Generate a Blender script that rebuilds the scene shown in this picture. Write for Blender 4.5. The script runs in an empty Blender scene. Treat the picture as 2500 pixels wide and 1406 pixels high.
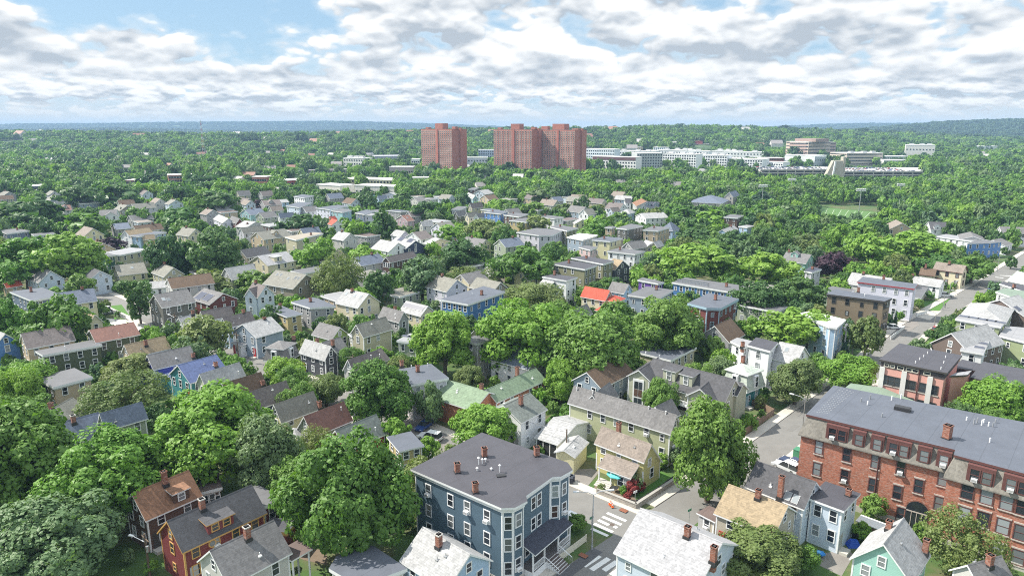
import bpy, math, random
from mathutils import Vector, Matrix
from math import radians, sin, cos, pi, sqrt, atan2, exp
random.seed(7)
C = bpy.context.scene.collection
S = bpy.context.scene
# ---------------------------------------------------------------- camera, sky, sun, exposure
PITCH = 13.2
CAMH = 55.0
cam_d = bpy.data.cameras.new('camera'); cam_d.lens = 24.0; cam_d.sensor_width = 36.0
cam_d.clip_start = 1.0; cam_d.clip_end = 40000
cam = bpy.data.objects.new('camera', cam_d); C.objects.link(cam)
cam.location = (0, 0, CAMH); cam.rotation_euler = (radians(90 - PITCH), 0, 0)
S.camera = cam
SUN_EL = 49.0; SUN_DIR2 = (-0.976, 0.216)
sd = bpy.data.lights.new('sun', 'SUN'); sd.energy = 4.4; sd.angle = radians(0.55); sd.color = (1.0, 0.94, 0.84)
sun = bpy.data.objects.new('sun', sd); C.objects.link(sun)
sv = Vector((SUN_DIR2[0]*cos(radians(SUN_EL)), SUN_DIR2[1]*cos(radians(SUN_EL)), sin(radians(SUN_EL))))
sun.rotation_euler = sv.to_track_quat('Z', 'Y').to_euler()
sun.location = (-200, 100, 300)
S.view_settings.view_transform = 'Standard'; S.view_settings.look = 'None'
S.view_settings.exposure = 0.92; S.view_settings.gamma = 1.0
S.cycles.max_bounces = 6; S.cycles.diffuse_bounces = 3; S.cycles.glossy_bounces = 2
S.cycles.transmission_bounces = 3; S.cycles.volume_bounces = 0; S.cycles.transparent_max_bounces = 4
S.cycles.use_denoising = False; S.cycles.filter_width = 1.05
S.cycles.sample_clamp_indirect = 6.0

class NT:
    def __init__(s, tree): s.t = tree; s.L = tree.links
    def n(s, typ, **kw):
        nd = s.t.nodes.new(typ)
        for k, v in kw.items():
            if k.startswith('i_'): nd.inputs[k[2:].replace('_', ' ')].default_value = v
            elif k[0] == 'I' and k[1:].isdigit(): nd.inputs[int(k[1:])].default_value = v
            else: setattr(nd, k, v)
        return nd
    def l(s, a, b): s.L.new(a, b)
    def m(s, op, a, b=None, c=None, clamp=False):
        nd = s.t.nodes.new('ShaderNodeMath'); nd.operation = op; nd.use_clamp = clamp
        for i, v in enumerate((a, b, c)):
            if v is None: continue
            if isinstance(v, (int, float)): nd.inputs[i].default_value = v
            else: s.L.new(v, nd.inputs[i])
        return nd.outputs[0]
    def mix(s, f, a, b, typ='MIX'):
        nd = s.t.nodes.new('ShaderNodeMix'); nd.data_type = 'RGBA'; nd.blend_type = typ; nd.clamp_factor = True
        for sock, v in ((nd.inputs[0], f), (nd.inputs[6], a), (nd.inputs[7], b)):
            if isinstance(v, (int, float)): sock.default_value = v
            elif isinstance(v, tuple): sock.default_value = v if len(v) == 4 else (*v, 1)
            else: s.L.new(v, sock)
        return nd.outputs[2]
    def ramp(s, x, pts):
        nd = s.t.nodes.new('ShaderNodeMapRange'); nd.interpolation_type = 'SMOOTHSTEP'
        s.L.new(x, nd.inputs[0])
        for i, v in enumerate(pts): nd.inputs[i+1].default_value = v
        return nd.outputs[0]
    def xyz(s, x, y, z):
        nd = s.t.nodes.new('ShaderNodeCombineXYZ')
        for i, v in enumerate((x, y, z)):
            if isinstance(v, (int, float)): nd.inputs[i].default_value = v
            else: s.L.new(v, nd.inputs[i])
        return nd.outputs[0]
    def noise(s, vec, scale, detail=4, rough=.5, lac=2.0, dist=0.0):
        nd = s.n('ShaderNodeTexNoise', i_Scale=scale, i_Detail=detail, i_Roughness=rough, i_Lacunarity=lac, i_Distortion=dist)
        if vec is not None: s.l(vec, nd.inputs['Vector'])
        return nd.outputs[0]

w = bpy.data.worlds.new('World'); S.world = w; w.use_nodes = True
T = NT(w.node_tree); w.node_tree.nodes.clear()
out = T.n('ShaderNodeOutputWorld'); bg = T.n('ShaderNodeBackground')
sky = T.n('ShaderNodeTexSky', sky_type='NISHITA', sun_disc=False, sun_elevation=radians(SUN_EL),
          sun_rotation=atan2(SUN_DIR2[0], SUN_DIR2[1]), air_density=1.0, dust_density=0.6, ozone_density=1.4, altitude=60)
skyk = T.n('ShaderNodeVectorMath', operation='SCALE'); skyk.inputs['Scale'].default_value = 0.10
T.l(sky.outputs[0], skyk.inputs[0])
tc = T.n('ShaderNodeTexCoord'); nrm = T.n('ShaderNodeVectorMath', operation='NORMALIZE'); T.l(tc.outputs['Generated'], nrm.inputs[0])
sep = T.n('ShaderNodeSeparateXYZ'); T.l(nrm.outputs[0], sep.inputs[0])
X, Y, Z = sep.outputs
hl = T.m('SQRT', T.m('ADD', T.m('MULTIPLY', X, X), T.m('MULTIPLY', Y, Y)))
hl = T.m('MAXIMUM', hl, 0.05)
hx = T.m('DIVIDE', X, hl); hy = T.m('DIVIDE', Y, hl); el = T.m('ARCTAN2', Z, hl); az = T.m('ARCTAN2', X, Y)
def cloud(scale, vs, dz, dx, detail, rough, dist, puff=0.0):
    # noise over the dome, in direction coordinates (azimuth circle + elevation)
    v = T.xyz(T.m('MULTIPLY', hx, scale), T.m('MULTIPLY', T.m('ADD', hy, dx), scale), T.m('MULTIPLY', T.m('ADD', el, dz), vs))
    n = T.noise(v, 1.0, detail, rough, 2.1, dist)
    if not puff: return n
    wv = T.n('ShaderNodeTexNoise', i_Scale=2.2, i_Detail=1.0); T.l(v, wv.inputs['Vector'])
    w_ = T.n('ShaderNodeVectorMath', operation='MULTIPLY_ADD'); T.l(wv.outputs['Color'], w_.inputs[0]); w_.inputs[1].default_value = (.38, .38, .38); T.l(v, w_.inputs[2])
    def vor(sc): q = T.n('ShaderNodeTexVoronoi', i_Scale=sc); T.l(w_.outputs[0], q.inputs['Vector']); return q.outputs['Distance']
    bl = T.m('MULTIPLY_ADD', T.m('SUBTRACT', .48, vor(5.3)), .45, T.m('SUBTRACT', .48, vor(2.1)))
    return T.m('MULTIPLY_ADD', bl, puff, n)
def gauss(a0, e0, sa, se, amp):
    d = T.m('ADD', T.m('POWER', T.m('ABSOLUTE', T.m('DIVIDE', T.m('SUBTRACT', az, a0), sa)), 2.0),
            T.m('POWER', T.m('ABSOLUTE', T.m('DIVIDE', T.m('SUBTRACT', el, e0), se)), 2.0))
    return T.m('MULTIPLY', T.m('EXPONENT', T.m('MULTIPLY', d, -1.0)), amp)
def ae(px, py):
    a = (px-1250)/1667; b = (703-py)/1667; p = radians(PITCH)
    d = Vector((a, cos(p)+b*sin(p), -sin(p)+b*cos(p))); return atan2(d.x, d.y), atan2(d.z, sqrt(d.x**2+d.y**2))
bias = None
for (px, py, sx, sy, amp) in ((185, 115, 260, 48, .17), (330, 195, 190, 30, .05), (540, 70, 300, 65, -.15), (120, 5, 420, 45, -.2), (640, 150, 90, 40, -.10),
                              (900, 90, 230, 110, .10), (1480, 80, 300, 80, .11), (2050, 80, 520, 110, .06), (1210, 150, 150, 45, .04), (1800, 20, 60, 25, -.1), (1590, 115, 70, 30, -.10),
                              (1250, 60, 50, 22, -.10), (640, 205, 160, 28, .07), (130, 215, 120, 18, .04), (1900, 170, 500, 50, .05), (1050, 190, 260, 35, .04), (1280, 300, 2200, 22, -.08), (1600, 215, 1300, 60, .05)):
    a0, e0 = ae(px, py)
    g = gauss(a0, e0, sx/1667, sy/1667, amp); bias = g if bias is None else T.m('ADD', bias, g)
def field(dz, dx, smooth=False):
    f = T.ramp(el, (.03, .085, 0.0, 1.0))
    if smooth: hi = cloud(9.5, 20.0, dz, dx, 2, .45, .0); lo = cloud(20.0, 60.0, dz*.45, dx, 2, .45, .0)
    else: hi = cloud(9.5, 20.0, dz, dx, 4, .5, .0, .33); lo = cloud(20.0, 60.0, dz*.45, dx*.7, 4, .5, .0, .30)
    return T.m('ADD', T.m('MULTIPLY', hi, f), T.m('MULTIPLY', lo, T.m('SUBTRACT', 1.0, f)))
big = T.m('MULTIPLY_ADD', cloud(3.4, 9.0, 0, 0, 1, .5, 0), .4, -.15)
n0 = field(0, 0); n1 = field(.007, .004); s0 = field(0, 0, True); s1 = field(.017, .008, True)
d0 = T.m('ADD', T.m('ADD', n0, bias), big)
alpha = T.ramp(d0, (.462, .548, 0.0, 1.0))
thin = T.ramp(d0, (.33, .50, 0.0, .45))
lit = T.m('MULTIPLY_ADD', T.m('SUBTRACT', n0, n1), 3.0, .60)
lit = T.m('MULTIPLY_ADD', T.m('SUBTRACT', s0, s1), 3.6, lit)
lit = T.m('MULTIPLY_ADD', T.m('MAXIMUM', T.m('SUBTRACT', d0, .62), 0.0), -.9, lit, clamp=True)
cc = T.mix(lit, (.43, .485, .545), (.90, .91, .91))
skyc = T.mix(.62, skyk.outputs[0], (.36, .575, .78))
skyc = T.mix(T.ramp(el, (0.0, .10, .8, 0.0)), skyc, (.50, .645, .755))
mixed = T.mix(thin, skyc, (.70, .775, .83))
mixed = T.mix(alpha, mixed, cc)
haz = T.ramp(el, (0.004, .045, .9, 0.0))
mixed = T.mix(haz, mixed, (.66, .675, .66))
nd = T.n('ShaderNodeVectorMath', operation='SCALE'); T.l(T.ramp(el, (.22, .6, .64, 1.0)), nd.inputs['Scale']); T.l(mixed, nd.inputs[0])  # upper sky, out of view, brightened to fill the shadows
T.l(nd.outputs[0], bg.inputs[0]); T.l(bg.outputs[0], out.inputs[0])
w.cycles.sampling_method = 'MANUAL'; w.cycles.sample_map_resolution = 512

# ---------------------------------------------------------------- picture measurements -> places
_p = radians(PITCH); _c, _s = cos(_p), sin(_p); F = 1666.67
CR = {'A1': (0, 280, 3.906), 'A2': (600, 280, 3.906), 'A3': (1200, 280, 3.906), 'A4': (1800, 280, 3.571),
      'B1': (0, 580, 3.906), 'B2': (600, 580, 3.906), 'B3': (1200, 580, 3.906), 'B4': (1800, 580, 3.571),
      'C1': (0, 900, 3.906), 'C2': (600, 900, 3.906), 'C3': (1200, 900, 3.906), 'C4': (1800, 900, 3.571),
      'D1': (200, 1046, 3.906), 'D2': (800, 1046, 3.906), 'D3': (1300, 1046, 3.906), 'D4': (1860, 1046, 3.906), 'E': (2200, 600, 8.27), 'P': (0, 0, 1.0)}
CUR = ['P']
def px(pt):
    x0, y0, s = CR[pt[2] if len(pt) > 2 else CUR[0]]
    return x0 + pt[0]/s, y0 + pt[1]/s
def ray(x, y):
    a = (x-1250)/F; b = (703-y)/F
    return Vector((a, _c + b*_s, -_s + b*_c))
def at(pt, z=0.0):
    x, y = px(pt); d = ray(x, y); t = (z-CAMH)/d.z
    return Vector((d.x*t, d.y*t))
def atY(pt, Yd):
    x, y = px(pt); d = ray(x, y); t = Yd/d.y
    return Vector((d.x*t, Yd, CAMH + d.z*t))
def proj(p):
    dz = p[2]-CAMH; f = p[1]*_c - dz*_s; u = p[1]*_s + dz*_c
    if f < 1: f = 1
    return 1250 + F*p[0]/f, 703 - F*u/f

# ---------------------------------------------------------------- materials
MATS = {}
def newmat(name):
    m = bpy.data.materials.new(name); m.use_nodes = True
    t = NT(m.node_tree); b = m.node_tree.nodes['Principled BSDF']
    return m, t, b
def mat_plain(name, col, rough=.7, metal=0.0, var=.12, scale=1.5):
    if name in MATS: return MATS[name]
    m, t, b = newmat(name)
    g = t.n('ShaderNodeNewGeometry')
    nz = t.noise(g.outputs['Position'], scale, 5, .6)
    k = t.m('MULTIPLY_ADD', nz, 2*var, 1-var)
    nd = t.n('ShaderNodeVectorMath', operation='SCALE'); nd.inputs[0].default_value = col; t.l(k, nd.inputs['Scale'])
    t.l(nd.outputs[0], b.inputs['Base Color'])
    b.inputs['Roughness'].default_value = rough; b.inputs['Metallic'].default_value = metal
    MATS[name] = m; return m
def mat_wall(name, col):
    """painted clapboard: board shadow lines plus weathering blotches"""
    if name in MATS: return MATS[name]
    m, t, b = newmat(name)
    g = t.n('ShaderNodeNewGeometry'); s = t.n('ShaderNodeSeparateXYZ'); t.l(g.outputs['Position'], s.inputs[0])
    fr = t.m('FRACT', t.m('MULTIPLY', s.outputs[2], 1/.21))
    line = t.ramp(fr, (0.0, .22, .78, 1.0))
    mp = t.n('ShaderNodeVectorMath', operation='MULTIPLY'); t.l(g.outputs['Position'], mp.inputs[0]); mp.inputs[1].default_value = (.5, .5, 2.2)
    n1 = t.noise(mp.outputs[0], .9, 6, .62); n2 = t.noise(g.outputs['Position'], .28, 3, .5)
    k = t.m('MULTIPLY', t.m('MULTIPLY_ADD', n1, .30, .85), t.m('MULTIPLY_ADD', n2, .24, .88))
    k = t.m('MULTIPLY', k, line)
    nd = t.n('ShaderNodeVectorMath', operation='SCALE'); nd.inputs[0].default_value = col; t.l(k, nd.inputs['Scale'])
    t.l(nd.outputs[0], b.inputs['Base Color']); b.inputs['Roughness'].default_value = .65
    MATS[name] = m; return m
def mat_shingle(name, col, stain=.35):
    if name in MATS: return MATS[name]
    m, t, b = newmat(name)
    g = t.n('ShaderNodeNewGeometry'); s = t.n('ShaderNodeSeparateXYZ'); t.l(g.outputs['Position'], s.inputs[0])
    fr = t.m('FRACT', t.m('MULTIPLY', s.outputs[2], 1/.17))
    line = t.ramp(fr, (0.0, .3, .80, 1.0))
    v = t.n('ShaderNodeTexVoronoi', i_Scale=3.2); t.l(g.outputs['Position'], v.inputs['Vector'])
    vs = t.n('ShaderNodeSeparateColor'); t.l(v.outputs['Color'], vs.inputs[0])
    mp = t.n('ShaderNodeVectorMath', operation='MULTIPLY'); t.l(g.outputs['Position'], mp.inputs[0]); mp.inputs[1].default_value = (1, 1, .25)
    n1 = t.noise(mp.outputs[0], .55, 6, .65); n2 = t.noise(g.outputs['Position'], 7.0, 3, .7)
    k = t.m('MULTIPLY', t.m('MULTIPLY_ADD', vs.outputs[0], .34, .83), t.m('MULTIPLY_ADD', n1, 2*stain, 1-stain))
    k = t.m('MULTIPLY', k, t.m('MULTIPLY_ADD', n2, .5, .75)); k = t.m('MULTIPLY', k, line)
    nd = t.n('ShaderNodeVectorMath', operation='SCALE'); nd.inputs[0].default_value = col; t.l(k, nd.inputs['Scale'])
    t.l(nd.outputs[0], b.inputs['Base Color']); b.inputs['Roughness'].default_value = .85
    MATS[name] = m; return m
def mat_membrane(name, col):
    """flat roof: rubber sheets with seams, ponding stains"""
    if name in MATS: return MATS[name]
    m, t, b = newmat(name)
    g = t.n('ShaderNodeNewGeometry')
    n1 = t.noise(g.outputs['Position'], .35, 6, .62, dist=.4); n2 = t.noise(g.outputs['Position'], 2.5, 4, .7)
    rot = t.n('ShaderNodeVectorRotate', rotation_type='Z_AXIS'); rot.inputs['Angle'].default_value = radians(42); t.l(g.outputs['Position'], rot.inputs['Vector'])
    s = t.n('ShaderNodeSeparateXYZ'); t.l(rot.outputs[0], s.inputs[0])
    fr = t.m('FRACT', t.m('MULTIPLY', s.outputs[0], 1/3.1))
    seam = t.ramp(fr, (0.0, .05, .74, 1.0)); n3 = t.noise(g.outputs['Position'], .9, 5, .75, dist=1.2); seam = t.m('MULTIPLY', seam, t.ramp(n3, (.60, .68, 1.0, 1.22)))
    k = t.m('MULTIPLY', t.m('MULTIPLY_ADD', n1, .55, .72), t.m('MULTIPLY_ADD', n2, .22, .89)); k = t.m('MULTIPLY', k, seam)
    nd = t.n('ShaderNodeVectorMath', operation='SCALE'); nd.inputs[0].default_value = col; t.l(k, nd.inputs['Scale'])
    t.l(nd.outputs[0], b.inputs['Base Color']); b.inputs['Roughness'].default_value = .6
    MATS[name] = m; return m
def mat_brick(name, col, mortar=(.42, .36, .32)):
    if name in MATS: return MATS[name]
    m, t, b = newmat(name)
    g = t.n('ShaderNodeNewGeometry')
    mp = t.n('ShaderNodeVectorMath', operation='MULTIPLY'); t.l(g.outputs['Position'], mp.inputs[0]); mp.inputs[1].default_value = (3.2, 3.2, 9)
    v = t.n('ShaderNodeTexVoronoi', i_Scale=1.0); t.l(mp.outputs[0], v.inputs['Vector'])
    vs = t.n('ShaderNodeSeparateColor'); t.l(v.outputs['Color'], vs.inputs[0])
    n1 = t.noise(g.outputs['Position'], .3, 5, .6)
    k = t.m('MULTIPLY', t.m('MULTIPLY_ADD', vs.outputs[0], .5, .75), t.m('MULTIPLY_ADD', n1, .5, .75))
    nd = t.n('ShaderNodeVectorMath', operation='SCALE'); nd.inputs[0].default_value = col; t.l(k, nd.inputs['Scale'])
    d = t.ramp(v.outputs['Distance'], (.45, .8, 0.0, .35))
    t.l(t.mix(d, nd.outputs[0], mortar), b.inputs['Base Color']); b.inputs['Roughness'].default_value = .85
    MATS[name] = m; return m
def mat_glass(name, col, rough=.08):
    if name in MATS: return MATS[name]
    m, t, b = newmat(name)
    oi = t.n('ShaderNodeObjectInfo')
    k = t.m('MULTIPLY_ADD', oi.outputs['Random'], 1.1, .45)
    nd = t.n('ShaderNodeVectorMath', operation='SCALE'); nd.inputs[0].default_value = col; t.l(k, nd.inputs['Scale'])
    t.l(nd.outputs[0], b.inputs['Base Color'])
    b.inputs['Roughness'].default_value = rough; b.inputs['Specular IOR Level'].default_value = .6
    MATS[name] = m; return m

WALL = dict(blue=(.078, .128, .172), maroon=(.165, .035, .036), ltgrey=(.46, .46, .44), brown=(.10, .06, .045), sage=(.30, .34, .26), olive=(.36, .38, .24), yellow=(.52, .48, .22),
            white=(.72, .73, .75), cream=(.60, .55, .40), greige=(.42, .38, .31), paleblue=(.50, .57, .66), mint=(.30, .52, .46), lavender=(.52, .51, .57), navy=(.03, .045, .10),
            royal=(.08, .10, .42), teal=(.05, .22, .24), palegreen=(.50, .54, .40), dkgreen=(.085, .105, .06), tan=(.46, .37, .26), charcoal=(.06, .063, .075), dkgrey=(.115, .115, .105),
            red=(.30, .03, .03), taupe=(.26, .235, .19), mustard=(.44, .36, .19), bluegrey=(.26, .32, .39), ltblue=(.34, .47, .62), lime=(.24, .34, .10), beige=(.40, .38, .27),
            grey=(.30, .30, .31), denim=(.06, .16, .36), khaki=(.21, .21, .13), townkhaki=(.38, .39, .30), pink=(.52, .40, .40), purple=(.13, .06, .30), dkred=(.12, .03, .025), slate=(.13, .17, .23),
            paleyellow=(.60, .56, .36), mauve=(.37, .28, .31), woodbrown=(.21, .165, .115), salmon=(.60, .32, .27), aqua=(.28, .45, .48), brightblue=(.10, .22, .48), paleviolet=(.60, .60, .70),
            orangebrick=(.34, .13, .065), brick=(.30, .088, .052), concrete=(.42, .40, .36), forest=(.03, .09, .06))
ROOF = dict(grey=(0.15, 0.146, 0.146), dkgrey=(0.0645, 0.0645, 0.0705), ltgrey=(0.31, 0.31, 0.31), white=(0.30, 0.30, 0.31), brown=(0.112, 0.0731, 0.0473), tan=(0.265, 0.205, 0.13), orange=(0.205, 0.105, 0.06), red=(0.396, 0.0731, 0.043),
            redbrown=(0.163, 0.0817, 0.0645), green=(0.165, 0.225, 0.148), bluegrey=(0.12, 0.142, 0.189), blue=(0.086, 0.116, 0.232), taupe=(0.206, 0.172, 0.146), olive=(0.189, 0.185, 0.159), stain=(0.146, 0.125, 0.12), greengrey=(0.138, 0.155, 0.142), palegreen=(0.361, 0.404, 0.353), navy=(0.043, 0.0473, 0.0688))
def wallmat(c): return (mat_brick if 'brick' in c else mat_wall)('wall_' + c, WALL[c])
def roofmat(c, flat=False):
    return mat_membrane('membrane_' + c, FLAT[c]) if flat else mat_shingle('shingle_' + c, ROOF[c], .12 if c == 'white' else .35)
FLAT = dict(grey=(.115, .115, .122), dkgrey=(0.058, 0.056, 0.066), ltgrey=(0.258, 0.258, 0.267), white=(0.671, 0.671, 0.671), bluegrey=(.092, .102, .126), tan=(0.284, 0.249, 0.198), green=(0.172, 0.224, 0.172), brown=(0.129, 0.0946, 0.086), navy=(0.043, 0.0473, 0.0688), olive=(0.189, 0.181, 0.155), red=(0.344, 0.0774, 0.0516), taupe=(0.206, 0.172, 0.146), palegreen=(0.361, 0.404, 0.353))
TRIM = mat_plain('trim_white', (.70, .71, .72), .6, var=.08)
TRIMS = dict(white=TRIM, brown=mat_plain('trim_brown', (.12, .05, .045), .6), yellow=mat_plain('trim_ochre', (.50, .30, .10), .6), dark=mat_plain('trim_dark', (.06, .055, .05), .6),
             red=mat_plain('trim_red', (.35, .03, .035), .6), grey=mat_plain('trim_grey', (.36, .36, .36), .6), blue=mat_plain('trim_blue', (.30, .42, .50), .6), cream=mat_plain('trim_cream', (.58, .55, .46), .6))
BRICKM = mat_brick('chimney_brick', (.225, .088, .056)); STONE = mat_plain('cap_stone', (.50, .48, .45), .8); SOOT = mat_plain('flue_soot', (.03, .028, .027), .9)
GLASS = [mat_glass('pane_dark', (.030, .036, .045)), mat_glass('pane_shade', (.20, .22, .23), .15)]
GLASSR = mat_glass('pane_reddish', (.12, .07, .06), .2)
STEEL = mat_plain('galvanised_steel', (.42, .43, .44), .45, .6); DARKM = mat_plain('black_metal', (.03, .03, .032), .5); WOOD = mat_plain('weathered_wood', (.25, .18, .12), .8); POLEW = mat_plain('pole_wood', (.12, .085, .06), .85)
CONC = mat_plain('concrete', (.44, .42, .38), .85, var=.16, scale=.8); WHITE = mat_plain('white_plastic', (.75, .75, .75), .5); SOLAR = mat_plain('solar_glass', (.05, .055, .085), .25, var=.15)
CEDAR = mat_plain('cedar_deck', (.42, .22, .10), .7)

# ---------------------------------------------------------------- mesh helpers
class MB:
    def __init__(s): s.v = []; s.f = []; s.m = []
    def add(s, vs, fs, m=0):
        o = len(s.v); s.v += [tuple(v) for v in vs]
        for k, f in enumerate(fs):
            s.f.append(tuple(i+o for i in f)); s.m.append(m[k] if isinstance(m, (list, tuple)) else m)
        return s
    def prism(s, poly, z0, z1, mt=0, ms=0, mb=None):
        """vertical prism over a ccw polygon"""
        n = len(poly); vs = [(p[0], p[1], z0) for p in poly] + [(p[0], p[1], z1) for p in poly]
        fs = [tuple(range(n-1, -1, -1)), tuple(range(n, 2*n))] + [(i, (i+1) % n, n+(i+1) % n, n+i) for i in range(n)]
        return s.add(vs, fs, [ms if mb is None else mb, mt] + [ms]*n)
    def box(s, x0, y0, z0, x1, y1, z1, m=0): return s.prism([(x0, y0), (x1, y0), (x1, y1), (x0, y1)], z0, z1, m, m)
    def obox(s, c, d, lx, ly, z0, z1, mt=0, ms=None):
        d = Vector((d[0], d[1])).normalized(); n = Vector((-d.y, d.x)); c = Vector((c[0], c[1]))
        return s.prism([c-d*lx/2-n*ly/2, c+d*lx/2-n*ly/2, c+d*lx/2+n*ly/2, c-d*lx/2+n*ly/2], z0, z1, mt, mt if ms is None else ms)
    def tube(s, pts, r, n=6, m=0):
        pts = [Vector(p) for p in pts]; rs = r if isinstance(r, (list, tuple)) else [r]*len(pts); vs = []; fs = []
        for i, p in enumerate(pts):
            d = (pts[min(i+1, len(pts)-1)] - pts[max(i-1, 0)]).normalized()
            a = d.orthogonal().normalized() if abs(d.z) > .9 else d.cross(Vector((0, 0, 1))).normalized(); b = d.cross(a)
            vs += [p + a*cos(2*pi*k/n)*rs[i] + b*sin(2*pi*k/n)*rs[i] for k in range(n)]
        for i in range(len(pts)-1):
            for k in range(n): fs.append((i*n+k, i*n+(k+1) % n, (i+1)*n+(k+1) % n, (i+1)*n+k))
        fs += [tuple(range(n-1, -1, -1)), tuple(range((len(pts)-1)*n, len(pts)*n))]
        return s.add(vs, fs, m)
    def mesh(s, name, mats, off=(0, 0, 0), smooth=False):
        me = bpy.data.meshes.new(name); ox, oy, oz = off
        me.from_pydata([(v[0]-ox, v[1]-oy, v[2]-oz) for v in s.v], [], s.f)
        for mm in mats: me.materials.append(mm)
        me.polygons.foreach_set('material_index', s.m)
        if smooth: me.polygons.foreach_set('use_smooth', [True]*len(s.f))
        me.update(); return me
    def build(s, name, mats, parent=None, off=(0, 0, 0), loc=None, smooth=False):
        if not isinstance(mats, (list, tuple)): mats = [mats]
        o = bpy.data.objects.new(name, s.mesh(name, mats, off, smooth)); C.objects.link(o)
        if parent is not None: o.parent = parent
        if loc is not None: o.location = loc
        return o
def tag(o, label, cat, group=None, kind=None):
    if label: o['label'] = label
    if cat: o['category'] = cat
    if group: o['group'] = group
    if kind: o['kind'] = kind
    return o
def empty(name, loc, label, cat, group=None, rz=0):
    o = bpy.data.objects.new(name, None); C.objects.link(o); o.location = loc; o.rotation_euler = (0, 0, rz); o.empty_display_size = .5
    return tag(o, label, cat, group)
def inst(name, me, parent, loc, rz=0, scale=None):
    o = bpy.data.objects.new(name, me); C.objects.link(o); o.parent = parent; o.location = loc; o.rotation_euler = (0, 0, rz)
    if scale: o.scale = scale
    return o
def ccw(poly):
    a = sum(poly[i][0]*poly[(i+1) % len(poly)][1] - poly[(i+1) % len(poly)][0]*poly[i][1] for i in range(len(poly)))
    return poly if a > 0 else poly[::-1]
def inset(poly, d):
    n = len(poly); out = []
    for i in range(n):
        p0, p1, p2 = poly[i-1], poly[i], poly[(i+1) % n]
        e1 = (p1-p0).normalized(); e2 = (p2-p1).normalized(); n1 = Vector((-e1.y, e1.x)); n2 = Vector((-e2.y, e2.x))
        k = 1 + n1.dot(n2)
        out.append(p1 + (n1+n2)*(d/max(k, .35)))
    return out
def inside(p, poly, pad=0):
    c = False; n = len(poly)
    for i in range(n):
        a, b = poly[i], poly[(i+1) % n]
        if (a[1] > p[1]) != (b[1] > p[1]) and p[0] < (b[0]-a[0])*(p[1]-a[1])/(b[1]-a[1]) + a[0]: c = not c
    if c or not pad: return c
    for i in range(n):
        a, b = Vector(poly[i][:2]), Vector(poly[(i+1) % n][:2]); q = Vector((p[0], p[1])); d = b-a
        t = max(0, min(1, (q-a).dot(d)/max(d.length_squared, 1e-6)))
        if (a+d*t-q).length < pad: return True
    return False

# ---------------------------------------------------------------- windows (shared meshes)
WIN = {}
def win_mesh(wd, ht, glass, one, trimm, rail=True):
    key = (round(wd, 2), round(ht, 2), glass, one, trimm.name, rail)
    if key in WIN: return WIN[key]
    fr = MB(); t = .13; h2 = wd/2
    for (x0, x1, z0, z1) in ((-h2-t, -h2, -t, ht+t), (h2, h2+t, -t, ht+t), (-h2, h2, -t, 0), (-h2, h2, ht, ht+t)): fr.box(x0, .0, z0, x1, .07, z1)
    if rail: fr.box(-h2, .0, ht*.5-.035, h2, .06, ht*.5+.035)
    g = MB(); g.add([(-h2, .025, 0), (h2, .025, 0), (h2, .025, ht), (-h2, .025, ht)], [(3, 2, 1, 0)])
    gm = GLASS[glass] if glass < 2 else GLASSR
    if one:
        fr.add(g.v, g.f, 1); WIN[key] = (fr.mesh('window', [trimm, gm]), None)
    else: WIN[key] = (fr.mesh('window', [trimm]), g.mesh('pane', [gm]))
    return WIN[key]
ACM = None
def ac_mesh():
    global ACM
    if ACM is None:
        b = MB(); b.box(-.34, 0, 0, .34, .45, .42, 0); b.box(-.28, .45, .06, .28, .455, .36, 1); ACM = b.mesh('air_conditioner', [WHITE, mat_plain('vent_grille', (.35, .35, .35))])
    return ACM
NWIN = [0]
def put_window(par, base, p, nrm, z, wd, ht, near, trimm=None, glass=None, rail=True, ac=.0):
    if glass is None: glass = random.choices((0, 1), (.72, .28))[0]
    fm, pm = win_mesh(wd, ht, glass, not near, trimm or TRIM, rail)
    rz = atan2(nrm[1], nrm[0]) - pi/2
    q = (p[0]-base[0]+nrm[0]*.012, p[1]-base[1]+nrm[1]*.012, z-base[2])
    o = inst('window', fm, par, q, rz); NWIN[0] += 1
    if pm: inst('pane', pm, o, (0, 0, 0))
    if random.random() < ac: inst('air_conditioner', ac_mesh(), par, (q[0]+nrm[0]*.03, q[1]+nrm[1]*.03, q[2]+.02), rz)
    return o
# ---------------------------------------------------------------- houses
HOUSES = []      # (footprint, roof-top px box, distance, label, object)
PROTECT = []     # (x0, y0, x1, y1, Y): what trees standing nearer must not cover
FOOT = []        # footprints trees must not stand in
class Blk: pass
def G(R0, R1, E, hr, he, **kw): b = Blk(); b.k = 'gable'; b.a = (R0, R1, E, hr, he); b.kw = kw; return b
def Fl(pts, h, **kw): b = Blk(); b.k = 'flat'; b.a = (pts, h); b.kw = kw; return b
def Hp(pts, he, hr, **kw): b = Blk(); b.k = 'hip'; b.a = (pts, he, hr); b.kw = kw; return b
def Ms(pts, h, he, **kw): b = Blk(); b.k = 'mansard'; b.a = (pts, h, he); b.kw = kw; return b
def rect3(pts, h, lim=(3.0, 26.0)):
    """left, corner, right picture points at height h -> a true rectangle"""
    L, K, R = [at(p, h) for p in pts]
    a, b = L-K, R-K
    if a.length > b.length: u = a.normalized(); v = Vector((-u.y, u.x)); v = v if v.dot(b) > 0 else -v
    else: v = b.normalized(); u = Vector((-v.y, v.x)); u = u if u.dot(a) > 0 else -u
    la = min(max(a.dot(u), lim[0]), lim[1]); lb = min(max(b.dot(v), lim[0]), lim[1])
    return ccw([K, K+u*la, K+u*la+v*lb, K+v*lb])
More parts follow.
